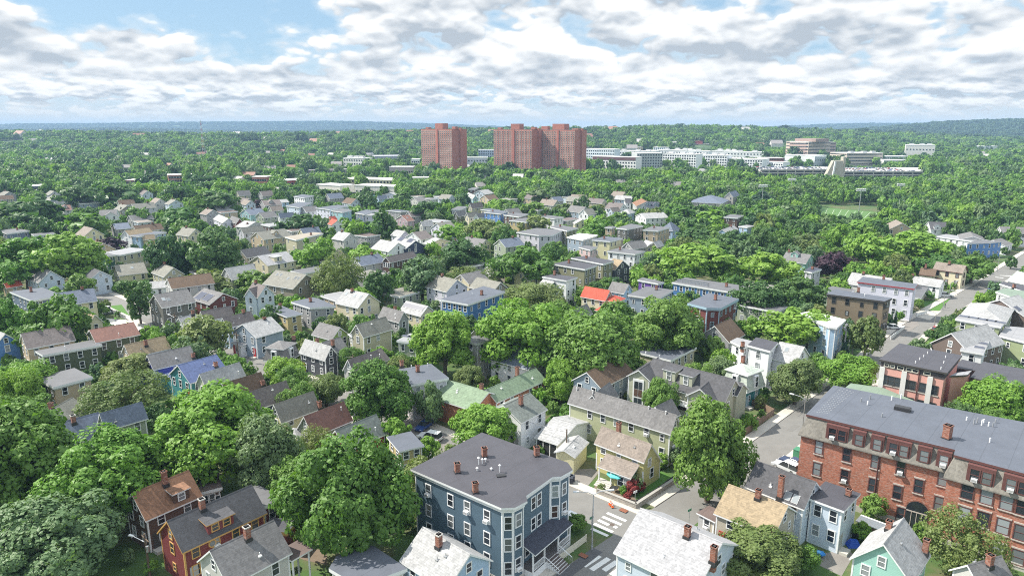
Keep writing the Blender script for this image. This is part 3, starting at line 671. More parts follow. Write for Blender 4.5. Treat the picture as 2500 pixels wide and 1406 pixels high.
H('B1', 'royal blue house with dark grey roof', [G((1400, 1120), (1815, 1030), (1470, 1260), 7.8, 5.2, maxw=5), Fl([(1250, 1260), (1310, 1310), (1400, 1270)], 3.5, roof='white', fascia=.2)], 'royal', 'grey', ch=[(1845, 1150, 'B1', 1.0)])
H('B1', 'teal house with bright slate-blue roof', [G((1690, 1215), (2065, 1112), (1790, 1397), 7.6, 4.6, maxw=5), G((1600, 1290, 'B1'), (1750, 1240, 'B1'), (1600, 1490, 'B1'), 4.4, 3, nowin=1, maxw=3.5)], 'teal', 'blue', ch=[(2058, 1230, 'B1', 1.0)])
H('B1', 'pale green cottage with smooth light grey roof', [G((1900, 1300), (2285, 1185), (2340, 1300), 7.2, 4.6, maxw=5.2)], 'palegreen', 'ltgrey', vents=[(2275, 1300)])
H('C1', 'cream house with mottled dark brown roof', [G((2115, 140), (2490, 30), (215, 152, 'C2'), 7.2, 4.6, maxw=5)], 'cream', 'brown', ch=[(163, 165, 'C2', 1.0)])
H('B1', 'dark green house with red-brown gable and flat grey wing', [G((850, 880), (1275, 805), (1345, 938), 8.4, 6.2, maxw=4.5, skip=.3), Fl([(335, 1080), (405, 1120), (975, 1018), (900, 970)], 6.0, roof='grey', cols=4)], 'dkgreen', 'redbrown', vents=[(1135, 935), (620, 1060)])
H('B1', 'beige house with sandy tan roof', [G((1180, 1022), (1575, 935), (1640, 1055), 7.2, 4.6, maxw=4.6)], 'tan', 'tan', ch=[(1392, 1030, 'B1', 1.3)])
H('B1', 'tall dark grey-brown house with steep grey roof', [G((1465, 545), (1790, 490), (1850, 615), 9.6, 6.6, maxw=5)], 'dkgrey', 'grey', sky=[(1560, 590), (1605, 595)])
H('B1', 'dark red barn-like house with arched window and solar panels', [G((1945, 480), (2130, 530), (1860, 610), 7.2, 4.6, maxw=4.6)], 'dkred', 'grey', solar=[(1915, 560, 3.2, 3.2), (1985, 575, 3.2, 2.8)])
H('B2', 'white house with steep cross gables', [G((190, 460), (70, 425), (300, 548), 9.2, 6.0, maxlen=12), G((30, 490), (150, 450), (-5, 560), 8.6, 6.0, maxlen=7)], 'paleblue', 'stain', ch=[(98, 440, 'B2', 1.0)])
H('B2', 'big taupe house with six skylights', [G((285, 308), (578, 352), (490, 506), 9.6, 6.0, maxw=5.8, gcols=2)], 'taupe', 'olive', sky=[(302, 352), (335, 357), (403, 392), (475, 385), (503, 388)])
H('B2', 'cream house with brown-trimmed windows and skylights', [G((955, 490), (1175, 535), (1060, 672), 9.6, 6.3, maxw=5.8, gcols=3)], 'cream', 'ltgrey', 'white', ch=[(1015, 520, 'B2', 1.0)], sky=[(960, 535), (1040, 556), (1095, 568)])
H('B2', 'grey shingled flat-roofed house with white sun deck', [Fl([(430, 612), (610, 668), (860, 652), (690, 580), (635, 568)], 6.4)], 'grey', 'bluegrey', ch=[(618, 615, 'B2', 1.2)])
H('B2', 'mustard flat-roofed house with brick chimney', [Fl([(170, 668), (390, 757), (515, 715)], 5.6, fascia=.3)], 'mustard', 'bluegrey', ch=[(330, 675, 'B2', 1.4)])
H('B2', 'blue-grey gabled house with pale grey roof by the lane', [G((-34, 824), (242, 752), (330, 892), 8.2, 5.5, maxw=5)], 'bluegrey', 'ltgrey', ch=[(178, 780, 'B2', .6)])
H('B1', 'light blue house with dark stained roof and white porch', [G((2120, 765), (2390, 700), (2450, 780), 8.0, 5.6, maxw=4.6), Fl([(2200, 1000), (2290, 1030), (2390, 985)], 3.2, wall='white', roof='ltgrey', fascia=.2)], 'ltblue', 'stain', ch=[(2322, 715, 'B1', 1.0)])
H('B1', 'white cottage with dark stained roof behind the airy tree', [G((1910, 702), (2200, 650), (2255, 725), 7.4, 5.0), G((1720, 760), (1850, 730), (1700, 815), 6.4, 4.6, roof='white')], 'white', 'stain', ch=[(1840, 730, 'B1', 1.0)])
H('B2', 'small blue-grey mansard house with porch', [Ms([(210, 1040), (360, 1075), (492, 1005)], 6.0, 3.2, lim=(4, 9)), Fl([(180, 1105), (320, 1165), (360, 1130)], 2.8, open=1, roof='grey', fascia=.15)], 'bluegrey', 'grey', ch=[(458, 975, 'B2', 1.0)])
H('B2', 'charcoal house with pale roof and rear steps', [G((565, 965), (815, 1038), (720, 1152), 7.6, 4.8, maxw=5), G((720, 1000), (905, 945), (1000, 1052), 6.8, 4.4, roof='grey')], 'charcoal', 'ltgrey', ch=[(682, 990, 'B2', 1.3), (830, 1035, 'B2', 1.5)])
H('B2', 'lime green gabled house with grey roof', [G((705, 805), (900, 855), (815, 978), 7.2, 4.6, maxw=4.8)], 'lime', 'grey')
H('B2', 'beige house with two-storey bay window', [G((1050, 830), (1335, 752), (1440, 862), 9.2, 6.4, maxw=4.8), Fl([(970, 915), (1010, 945), (1070, 925)], 5.8, wall='beige', roof='ltgrey', lim=(2, 3), fascia=.3)], 'beige', 'olive')
H('B2', 'little grey house with white chimney', [G((1310, 655), (1510, 708), (1450, 802), 7.2, 4.6, maxw=4.4)], 'grey', 'grey', ch=[(1425, 680, 'B2', 1.2)])
H('B2', 'cream cottage with white solar-clad roof', [G((1530, 602), (1740, 652), (1640, 745), 6.8, 4.4, maxw=4.6)], 'cream', 'ltgrey', solar=[(1600, 665, 8, 1.5)])
H('B2', 'bright blue three-decker with white porch end', [Fl([(1852, 588), (2118, 636), (2472, 516), (2270, 462)], 8.8, rows=3, cols=5, skip=0), Fl([(1840, 590), (1870, 612), (2050, 625), (2020, 590)], 8.2, open=1, fascia=.2)], 'denim', 'bluegrey', ch=[(2250, 548, 'B2', 1.4)], vents=[(2160, 545)], name='apartment_house', cat='apartment house')
H('B2', 'sage green flat house with roof panels behind the bright tree', [Fl([(1460, 968), (1625, 1005), (1750, 935)], 6.4, cols=2)], 'sage', 'ltgrey', solar=[(1545, 945, 3, 1.2), (1600, 955, 3, 1.2)])
H('B2', 'light grey house with round attic window', [G((970, 1162), (1260, 1072), (1310, 1190), 8.4, 5.6, maxw=4.6), G((1110, 1130), (1290, 1050), (1390, 1150), 7.6, 5.4)], 'ltgrey', 'stain', vents=[(1195, 1150), (1277, 1145)])
H('B2', 'light grey bay-fronted house half hidden by large trees', [Fl([(2100, 960), (2210, 1010), (2390, 950)], 8.6)], 'ltgrey', 'grey')
H('B2', 'low house with dark patched roof below the blue three-decker', [G((2190, 870), (2330, 805), (2230, 940), 6.4, 4.4)], 'greige', 'stain', ch=[(2248, 890, 'B2', 1.2)])
# ---- middle, left
H('B1', 'beige two-storey flat house with white sashes', [Fl([(1055, 130), (1150, 165), (1430, 110)], 6.8, cols=4)], 'beige', 'ltgrey', ch=[(1395, 115, 'B1', 1.0)])
H('B1', 'olive cream house with lichen-grey roof and skylight', [G((1090, 265), (1370, 235), (1390, 345), 7.2, 4.4)], 'paleyellow', 'olive', sky=[(1260, 290)])
H('B1', 'narrow pale blue gabled house', [G((955, 315), (890, 290), (1045, 357), 8.2, 5.6, maxlen=9)], 'paleblue', 'dkgrey')
H('B1', 'dark teal flat house behind the huge tree', [Fl([(950, 155), (1020, 175), (1050, 150)], 8.0)], 'forest', 'grey')
H('B1', 'low house with orange-red roof at the left edge', [G((30, 430), (190, 405), (205, 455), 5.6, 4.0)], 'tan', 'red')
H('B1', 'slate blue flat-roofed house at the left', [Fl([(90, 515), (300, 600), (600, 545), (400, 475)], 6.6)], 'slate', 'bluegrey', ch=[(298, 520, 'B1', 1.6)])
H('B1', 'ocean blue gabled house cut by the left edge', [G((50, 915), (-70, 870), (245, 1013), 8.2, 5.4)], 'brightblue', 'ltgrey')
H('B1', 'cream gable-fronted house with tan roof by the lane', [G((905, 732), (740, 668), (1055, 832), 7.2, 4.6)], 'cream', 'tan')
H('B1', 'low white house with white hip roof behind the vase-shaped tree', [G((1350, 425), (1600, 410), (1730, 467), 5.6, 4.0)], 'white', 'ltgrey')
H('B2', 'brown shingled house with low-pitched roof', [G((1335, 185), (1595, 128), (1655, 162), 9.0, 7.0, gcols=3)], 'brown', 'stain')
H('B2', 'white gable house with white roof beside the brown one', [G((1285, 18), (1458, 50), (1395, 145), 8.6, 5.4)], 'white', 'ltgrey')
H('A2', 'navy gable house with white roof and two brown panels', [G((1440, 1165), (1622, 1200), (1560, 1290), 8.8, 5.8)], 'navy', 'ltgrey', solar=[(1480, 1190, 3, 2.4), (1570, 1205, 3, 2.4)])
H('A2', 'white house with weathered brown roof', [G((1590, 1122), (1715, 1105), (1755, 1180), 8.4, 5.6)], 'white', 'stain')
H('A2', 'pale grey gable house with white roof', [G((1425, 1095), (1520, 1110), (1440, 1160), 8.0, 5.6)], 'lavender', 'ltgrey')
H('A2', 'cream house with cream-white roof and small chimney', [G((1900, 1240), (2010, 1190), (1990, 1260), 7.6, 5.4), G((1800, 1170), (1850, 1180), (1750, 1245), 7.4, 5.4)], 'cream', 'ltgrey', ch=[(2000, 1205, 'A2', .9)])
H('A2', 'lavender gable house with greenish roof', [G((1818, 1035), (1955, 1018), (1880, 1102), 8.4, 5.4)], 'paleviolet', 'olive', ch=[(1872, 1025, 'A2', .9)])
H('A2', 'light gable house with white roof in front of dark trees', [G((1665, 1018), (1775, 1008), (1790, 1050), 8.0, 5.6)], 'ltgrey', 'ltgrey')
H('A2', 'mauve house with rusty red roof', [G((1480, 962), (1552, 955), (1595, 1015), 8.6, 6.0)], 'mauve', 'redbrown', sky=[(1540, 985)])
H('B2', 'cream house with bright white roof and wide dormer', [G((110, 175), (388, 130), (455, 237), 8.6, 5.6, gcols=2)], 'cream', 'white', dorm=[(310, 228, 3.2, 1.7, 'shed')])
H('A2', 'tall beige four-storey block with flat gravel roof', [Fl([(370, 1165), (480, 1195), (740, 1130), (640, 1120)], 10.2, rows=4, cols=2)], 'beige', 'tan', ch=[(622, 1148, 'A2', 1.0)], name='apartment_house', cat='apartment house')
H('A2', 'tan house with olive roof and broad front gable', [G((100, 1120), (370, 1085), (410, 1160), 8.8, 5.8)], 'tan', 'olive', dorm=[(290, 1150, 2.6, 1.2)])
H('A1', 'taupe house with near-black roof', [G((2285, 1290), (2520, 1250), (2560, 1330), 8.4, 5.6)], 'taupe', 'dkgrey')
H('A1', 'small lavender house with white roof by the far left gables', [G((2085, 950), (2180, 990), (2040, 1000), 7.6, 5.2)], 'paleviolet', 'ltgrey')
H('A1', 'red-brown house with white-trimmed gable', [G((2285, 990), (2210, 965), (2340, 1062), 8.2, 5.6)], 'dkred', 'grey')
H('A1', 'pale house with white roof and brick chimney', [G((2330, 1010), (2440, 1020), (2400, 1085), 7.6, 5.2)], 'ltgrey', 'ltgrey', ch=[(2360, 1045, 'A1', .9)])
H('A1', 'white house with grey roof in front of the white-roofed one', [G((2290, 1080), (2500, 1055), (2530, 1110), 8.4, 5.8)], 'lavender', 'olive')
H('A1', 'tan-gabled house with small porch', [G((2415, 1120), (2540, 1100), (2390, 1190), 7.8, 5.2)], 'tan', 'olive')
H('A1', 'teal gabled house with bluish roof', [G((2330, 905), (2480, 890), (2510, 945), 8.4, 5.6)], 'aqua', 'bluegrey', ch=[(2400, 900, 'A1', .8)])
H('A1', 'white gable-ended house with tan-brown roof', [G((1190, 1105), (1420, 1075), (1440, 1100), 9.2, 6.0, maxw=4.5), Fl([(1270, 1140), (1330, 1160), (1590, 1120)], 7.2, wall='ltblue', roof='bluegrey')], 'white', 'tan')
H('A1', 'tiny olive dormer-like house with tan roof', [G((1350, 1150), (1470, 1140), (1475, 1175), 7.4, 5.4)], 'mustard', 'tan')
H('A1', 'low house with plain slate roof behind the white gable', [G((1070, 1040), (1220, 1028), (1240, 1085), 7.4, 5.0)], 'grey', 'bluegrey')
H('A1', 'white house with long balcony and grey roof', [G((950, 910), (1120, 905), (1150, 962), 8.4, 5.4), G((1050, 930), (1060, 905), (985, 975), 8, 5.6, maxlen=6)], 'white', 'grey')
H('A1', 'red-roofed house with white attic dormer', [G((585, 865), (670, 860), (700, 912), 8.0, 5.4)], 'ltgrey', 'redbrown', dorm=[(625, 895, 2, 1.2)])
H('A1', 'slate blue house cluster at the far left edge', [Fl([(-20, 1100), (60, 1135), (285, 1105), (170, 1085)], 6.6)], 'slate', 'grey', ch=[(165, 1100, 'A1', 1.2)])
# ---- middle, centre
H('B3', 'cream house with vivid red roof', [G((890, 463), (1130, 503), (835, 562), 8.4, 5.6, maxw=4.6), Hp([(1060, 590), (1200, 618), (1285, 580)], 5.6, 6.8, lim=(4, 9)), Hp([(980, 690), (1110, 718), (1185, 690)], 3.4, 5.0, lim=(4, 8), nowin=1)], 'cream', 'red')
H('B3', 'white three-storey flat house by the olive blocks', [Fl([(480, 370), (715, 410), (822, 376), (600, 348)], 9.0, rows=3)], 'white', 'dkgrey', ch=[(600, 358, 'B3', 1.5)])
H('B3', 'olive flat-topped block with plain walls', [Fl([(580, 250), (890, 302), (1010, 262), (745, 215)], 9.0, rows=3)], 'khaki', 'dkgrey', ch=[(738, 245, 'B3', 1.4)], name='apartment_house', cat='apartment house')
H('B3', 'olive flat-topped block with white porches', [Fl([(755, 192), (1065, 252), (1168, 220), (880, 175)], 9.2, rows=3), Fl([(1040, 262), (1065, 275), (1168, 240), (1140, 225)], 8.2, open=1, fascia=.2)], 'khaki', 'dkgrey', ch=[(905, 200, 'B3', 1.2)], name='apartment_house', cat='apartment house')
H('B3', 'charcoal gable house with golden roof', [G((1255, 218), (1160, 200), (1195, 315), 8.8, 5.8, maxlen=11)], 'charcoal', 'tan')
H('B3', 'white three-decker with rows of small windows', [Fl([(1100, 128), (1370, 158), (1467, 130), (1215, 98)], 9.0, rows=3, cols=4)], 'white', 'grey', ch=[(1225, 118, 'B3', 1.2)], name='apartment_house', cat='apartment house')
H('B3', 'vivid purple flat-roofed house with white trim', [Fl([(1392, 402), (1590, 438), (1650, 425), (1440, 378)], 6.4)], 'purple', 'grey', sky=[(1480, 400), (1560, 400)])
H('B3', 'pale blue gable house with grey roof near the purple one', [G((1150, 418), (1310, 445), (1265, 538), 7.8, 5.2)], 'ltblue', 'grey')
H('B3', 'blue flat house with cream front and stained roof', [Fl([(1298, 545), (1590, 584), (1737, 498), (1480, 465)], 7.2, rows=2)], 'bluegrey', 'grey', ch=[(1572, 500, 'B3', 1.3)])
H('B3', 'long blue rowhouse with solar panels on a flat roof', [Fl([(1718, 426), (2300, 520), (2432, 462), (1850, 380)], 7.4, cols=10, skip=0)], 'denim', 'grey', ch=[(2240, 470, 'B3', 1.2)], solar=[(1800+60*i, 405+9*i+18*j, 2.0, 1.1) for i in range(5) for j in range(2)], name='apartment_house', cat='apartment house')
def decks(par, base, bl):
    CUR[0] = 'B3'; pts = [at((1870, 628), 10), at((2050, 668), 10)]; p0, p1 = pts; e = (p1-p0).normalized(); nn = Vector((e.y, -e.x)); L = (p1-p0).length
    for z in (.9, 3.8, 6.7):
        M = MB(); c = p0+e*L*.45+nn*.5; M.obox(c, e, L*.75, 1.9, z-.18, z)
        for k in range(5): M.obox(c+e*L*.75*(k/4-.5)+nn*.85, e, .12, .12, z, z+2.8 if k in (0, 4) else z+1)
        M.obox(c+nn*.85, e, L*.75, .07, z+.95, z+1.05); M.build('balcony', TRIM, par, base)
H('B3', 'dark red-brown three-decker with stacked porches and bays', [Fl([(1868, 624), (2050, 668), (2190, 672), (2362, 582), (2070, 528)], 9.8, rows=3, inset=.5, fascia=.6)], 'dkred', 'bluegrey', 'blue', ch=[(2135, 595, 'B3', 1.5)], deco=decks, name='apartment_house', cat='apartment house')
H('B3', 'low blue-white gable house with slate roof behind foliage', [G((700, 712), (912, 632), (985, 712), 7.2, 4.8)], 'paleblue', 'grey')
H('B3', 'small flat-grey roofed house next to the red hip roof', [G((1160, 702), (1310, 708), (1300, 752), 5.6, 4.2)], 'ltgrey', 'bluegrey')
H('B3', 'dark forest green gable house among trees', [G((600, 420), (490, 395), (640, 478), 8.2, 5.4)], 'forest', 'ltgrey')
H('B2', 'low weathered house with double grey roof', [G((2300, 260), (2480, 400), (2260, 300), 6.0, 4.0, maxlen=12), G((2400, 275), (2540, 240), (2480, 330), 6.0, 4.2)], 'greige', 'ltgrey', sky=[(2400, 360)])
H('A3', 'long white flat house with enclosed porch', [Fl([(233, 1120), (450, 1150), (580, 1150), (690, 1100), (430, 1080)], 7.8)], 'lavender', 'grey')
H('A3', 'grey-olive flat house with open side porch', [Fl([(560, 1070), (720, 1108), (828, 1080), (640, 1050)], 8.2)], 'khaki', 'grey', ch=[(655, 1070, 'A3', 1.2)])
H('A3', 'lavender blue house with flat bright white roof', [Fl([(716, 1168), (870, 1195), (1015, 1148), (840, 1130)], 8.6, rows=2)], 'bluegrey', 'white')
H('A3', 'pale mint flat house with dark shutters', [Fl([(955, 1192), (1130, 1208), (1248, 1178), (1080, 1160)], 8.4, rows=2)], 'paleyellow', 'bluegrey', ch=[(1075, 1185, 'A3', 1.3)])
H('A3', 'pink flat-roofed house left of the pale mint one', [Fl([(830, 1262), (940, 1290), (1012, 1262), (900, 1245)], 6.8)], 'pink', 'grey')
H('A3', 'dark grey three-decker with white stacked porches', [Fl([(1188, 1080), (1290, 1092), (1450, 1058), (1330, 1040)], 9.4, rows=3)], 'dkgrey', 'grey', name='apartment_house', cat='apartment house')
H('A3', 'beige flat house with brown windows', [Fl([(1440, 1098), (1590, 1108), (1705, 1075), (1540, 1062)], 8.4)], 'tan', 'grey', ch=[(1550, 1080, 'A3', 1.0)])
H('A3', 'small beige flat house left of the grey three-decker', [Fl([(1090, 1070), (1150, 1080), (1190, 1066)], 8.2)], 'tan', 'grey')
H('A3', 'blue house with pointed slate pyramid roof', [Hp([(1655, 1092), (1730, 1110), (1805, 1090)], 6.4, 10.0, lim=(7, 9))], 'ltblue', 'bluegrey')
H('A3', 'grey house with broad cross gable', [G((1292, 1218), (1440, 1195), (1470, 1265), 7.8, 5.2), G((1292, 1218), (1340, 1195), (1240, 1270), 7.7, 5.0, maxlen=7)], 'grey', 'grey')
H('A3', 'khaki house with pale metal roof', [G((1545, 1215), (1610, 1195), (1630, 1245), 7.4, 5.2), G((1540, 1215), (1470, 1195), (1590, 1255), 7.2, 5, maxlen=8)], 'beige', 'ltgrey')
H('A3', 'white flat house between olive trees', [Fl([(440, 975), (600, 992), (692, 976), (540, 958)], 8.0)], 'white', 'grey', ch=[(512, 965, 'A3', 1.0)])
H('A3', 'dark brown flat house with white porch', [Fl([(113, 955), (260, 975), (352, 946), (220, 935)], 8.2)], 'brown', 'grey', ch=[(208, 945, 'A3', 1.0)])
H('A3', 'bright blue flat house behind the olive tree', [Fl([(2270, 930, 'A2'), (2430, 946, 'A2'), (160, 920), (2370, 910, 'A2')], 8.6)], 'brightblue', 'bluegrey', ch=[(12, 925, 'A3', 1.0)])
H('A3', 'low yellow flat house with brick chimney', [Fl([(180, 1005), (330, 1025), (480, 1000)], 7.6)], 'mustard', 'grey', ch=[(395, 1000, 'A3', 1.0)])
H('A3', 'white-gabled house with dark roof at the wood edge', [G((1270, 800), (1330, 800), (1350, 845), 8.4, 5.6)], 'white', 'dkgrey')
H('A3', 'house with terracotta-orange roof', [G((1430, 798), (1475, 830), (1335, 855), 8.8, 5.8)], 'ltgrey', 'orange')
H('A3', 'blue house with slate roof and front gables', [G((1470, 830), (1600, 832), (1625, 890), 8.6, 5.6)], 'bluegrey', 'navy', dorm=[(1495, 875, 3, 1.4), (1570, 875, 3, 1.4)])
H('A3', 'cream house with light brown roof among round trees', [G((1130, 890), (1210, 880), (1215, 920), 8.0, 5.6)], 'paleblue', 'taupe')
H('A3', 'pale blue house with hipped grey roof', [Hp([(1252, 932), (1320, 945), (1378, 930)], 6.2, 8.4, lim=(7, 11))], 'ltblue', 'ltgrey')
H('A3', 'white house under thinly leaved trees', [G((1420, 940), (1640, 930), (1640, 990), 7.8, 5.4)], 'white', 'ltgrey')
H('A3', 'small white-yellow gable house', [G((850, 985), (870, 1000), (800, 1050), 7.6, 5.2)], 'paleyellow', 'ltgrey')
H('A3', 'large hip-roofed school hall with slate roof', [Hp([(1918, 815), (2200, 850), (2300, 800)], 5.4, 9.2, lim=(14, 30)), G((2330, 722), (2180, 765), (2385, 765), 11, 7.6, maxlen=18, maxw=8)], 'concrete', 'bluegrey', name='school_hall', cat='school')
H('A3', 'brown brick rowhouse with flat roof in trees', [Fl([(2240, 965), (2350, 985), (2412, 960)], 8.6)], 'brown', 'grey')
H('A3', 'pale blue low house right of the pale metal roof', [G((2200, 1095), (2310, 1055), (2340, 1100), 7.2, 5.4), Fl([(2380, 1060), (2440, 1075), (2520, 1060)], 7.0)], 'ltblue', 'ltgrey', ch=[(2285, 1070, 'A3', 1.0)])
# ---- middle distance, left centre
H('A2', 'white flat house with many blue-shaded windows', [Fl([(383, 868), (510, 885), (635, 838), (500, 835)], 8.4)], 'paleblue', 'bluegrey')
H('A2', 'grey-roofed white flat house behind it', [Fl([(455, 778), (560, 795), (655, 772), (540, 760)], 8.4)], 'white', 'bluegrey')
H('A2', 'white gable house with grey roof among flat houses', [G((540, 880), (670, 868), (690, 918), 8.2, 5.4)], 'white', 'grey')
H('A2', 'long white flat house with bay front', [Fl([(665, 888), (800, 905), (985, 872), (880, 860)], 8.2)], 'paleviolet', 'bluegrey')
H('A2', 'aqua-windowed flat house right of the white row', [Fl([(815, 915), (920, 930), (1012, 910), (920, 895)], 8.0)], 'aqua', 'grey')
H('A2', 'dark blue flat house left of the tall dark tree', [Fl([(1040, 935), (1130, 950), (1240, 918), (1150, 905)], 8.0)], 'slate', 'bluegrey')
H('A2', 'lavender flat house beside the tall dark tree', [Fl([(1138, 950), (1200, 960), (1250, 945)], 7.4)], 'paleviolet', 'ltgrey')
H('A2', 'white cottage with scarlet roof', [G((875, 1008), (800, 985), (918, 1040), 7.2, 4.8), G((790, 975), (850, 965), (870, 1000), 7.4, 5.4)], 'white', 'red')
H('A2', 'teal-grey gable house far left of the flats', [G((10, 905), (150, 890), (170, 940), 8.2, 5.4)], 'aqua', 'grey')
H('A2', 'sage gable house with slate roof', [G((125, 935), (265, 920), (285, 975), 8.0, 5.2)], 'sage', 'grey')
H('A2', 'white gable house with slate blue roof', [G((310, 942), (450, 932), (480, 970), 8.0, 5.4)], 'white', 'bluegrey')
H('A2', 'low brown flat house in the second row', [Fl([(135, 1045), (230, 1065), (335, 1045)], 6.0)], 'brown', 'ltgrey')
H('A2', 'grey house with white dormer far back', [G((150, 818), (320, 808), (340, 860), 8.4, 5.4)], 'grey', 'stain', dorm=[(245, 850, 3, 1.3)])
H('A2', 'house with beige roof below the grey dormer house', [G((225, 875), (340, 865), (365, 900), 8, 5.2)], 'sage', 'taupe')
H('A2', 'small white lean-to house by the street lamp', [G((320, 810), (390, 805), (410, 835), 7.2, 5.4)], 'ltblue', 'ltgrey')
H('A2', 'flat-topped house with lavender roof', [Fl([(1975, 895), (2050, 905), (2110, 875)], 7.6)], 'lavender', 'grey')
H('A2', 'beige gable house with dark brown roof', [G((2135, 845), (2250, 835), (2280, 885), 8.8, 5.6)], 'beige', 'stain')
H('A2', 'red-brown porch house with gable', [G((2270, 770), (2370, 762), (2335, 812), 8.4, 5.6)], 'tan', 'brown')
H('A2', 'beige gable house in front of the brown-roofed one', [G((2105, 935), (2210, 925), (2230, 975), 8.2, 5.4)], 'cream', 'olive')
H('A2', 'olive gable house with grey roof', [G((2000, 925), (2085, 912), (2110, 960), 8.2, 5.4)], 'dkgreen', 'grey')
H('A2', 'white gable house left of the bright blue flats', [G((2195, 950), (2280, 930), (2290, 975), 7.8, 5.4)], 'white', 'grey')
H('A2', 'brown block far up among trees', [Fl([(2135, 705), (2180, 712), (2228, 695)], 8.8)], 'brown', 'grey')
H('A2', 'white-roofed house far up by the brown block', [G((2225, 722), (2310, 712), (2335, 755), 8.4, 5.6)], 'paleblue', 'ltgrey')
H('A2', 'aqua gable house far up left', [G((2120, 742), (2190, 770), (2105, 760), 8.2, 5.6)], 'aqua', 'ltgrey')
H('A2', 'lone grey-roofed house under round dark trees', [G((1600, 792), (1690, 785), (1720, 825), 7.8, 5.4)], 'ltgrey', 'grey')
H('A2', 'blue gable house with long slate roof', [G((1240, 742), (1190, 735), (1290, 760), 8, 5.4), G((1255, 775), (1340, 770), (1365, 800), 7.6, 5.2, roof='bluegrey')], 'ltblue', 'taupe')
H('A2', 'white gable tip between round trees', [G((1375, 742), (1400, 738), (1335, 760), 7.8, 5.6)], 'paleviolet', 'ltgrey')
# ---- middle, right
H('A4', 'tan shingled gable house with white lower storey', [G((1382, 915), (1440, 945), (1285, 985), 9.2, 5.6)], 'tan', 'taupe')
H('A4', 'white house with two-level charcoal roof', [G((1665, 932), (1830, 938), (1625, 1012), 8.6, 5.4)], 'white', 'dkgrey', dorm=[(1745, 1000, 3, 1.3)])
H('A4', 'long low white-roofed building', [Fl([(1730, 1060), (2060, 1105), (2200, 1095), (1820, 1040)], 4.6)], 'white', 'ltgrey', name='shed_building', cat='building')
H('A4', 'grey hip-roofed hall behind the long white roof', [G((2030, 1020), (2060, 1060), (1920, 1050), 6.4, 4.6)], 'ltgrey', 'grey')
H('A4', 'white two-storey house at the right edge', [G((2285, 975), (2520, 982), (2540, 1022), 9.0, 6.4, maxw=4), G((2300, 1075), (2230, 1095), (2360, 1140), 6.0, 4)], 'white', 'grey', 'white')
H('A4', 'cobalt blue flat house with grey side roof', [Fl([(2000, 1125), (2190, 1120), (2320, 1108), (2080, 1092)], 6.6, fascia=.2)], 'brightblue', 'grey')
H('B4', 'mint gable house with grey roof and small dormer', [G((425, 125), (645, 148), (600, 232), 8.0, 5.4)], 'mint', 'grey', ch=[(450, 130, 'B4', 1.2)], dorm=[(495, 175, 2.6, 1.4)])
H('B4', 'narrow blue-grey flat house left of the purple tree', [Fl([(580, 290), (650, 303), (737, 275), (640, 250)], 7.8)], 'lavender', 'navy', ch=[(655, 275, 'B4', 1.0)])
H('B4', 'buff house with brown roof by the hedge', [G((1735, 210), (1998, 245), (1962, 312), 8.2, 5.8, maxw=4.6), G((1620, 265), (1720, 275), (1700, 335), 6.0, 4.4, roof='brown')], 'cream', 'taupe', 'brown', ch=[(1848, 235, 'B4', 1.2), (1640, 275, 'B4', 1.8)])
H('B4', 'low white cottage with long white roof', [G((1435, 320), (1800, 372), (1665, 418), 6.0, 4.0, maxw=5), Fl([(1560, 430), (1600, 530), (1670, 420)], 3.4, roof='grey', wall='greige')], 'white', 'ltgrey', ch=[(1530, 335, 'B4', .8), (1752, 360, 'B4', .8)])
H('B4', 'white lilac three-storey block with red roof edge', [Fl([(1042, 386), (1545, 448), (1577, 405), (1095, 340)], 9.8, trim='red', fascia=.3, rows=3)], 'paleviolet', 'bluegrey', ch=[(1275, 365, 'B4', 1.4)], name='apartment_house', cat='apartment house')
H('B4', 'wood-brown three-storey block with flat dark roof', [Fl([(775, 490), (1285, 555), (1352, 527), (852, 450)], 9.6, trim='dark', rows=3, cols=4)], 'woodbrown', 'bluegrey', ch=[(1055, 475, 'B4', 1.4)], vents=[(1110, 510)], name='apartment_house', cat='apartment house')
H('B4', 'sky blue house with curved white flat roof behind broad tree', [Fl([(520, 660), (800, 775), (870, 785), (950, 715), (650, 640)], 9.2, rows=3), Fl([(905, 800), (960, 810), (1010, 760), (950, 745)], 6.6, open=1, roof='grey', fascia=.2)], 'ltblue', 'white')
H('B4', 'white house with red shutters and flat-topped tower', [G((370, 905), (588, 952), (490, 1100), 9.0, 6.0, roof='ltgrey', gcols=2), Fl([(88, 935), (288, 988), (358, 912), (165, 868)], 9.0, roof='dkgrey', rows=3, cols=1), Fl([(-60, 900), (60, 960), (130, 900), (0, 870)], 6.8, roof='ltgrey')], 'white', 'ltgrey', ch=[(45, 960, 'B4', 1.2)], sky=[(430, 980)])
H('B4', 'teal mansard house with pale green roof', [Ms([(-110, 1150), (90, 1215), (235, 1160)], 7.0, 3.9)], 'teal', 'palegreen', ch=[(48, 1095, 'B4', 1.6)])
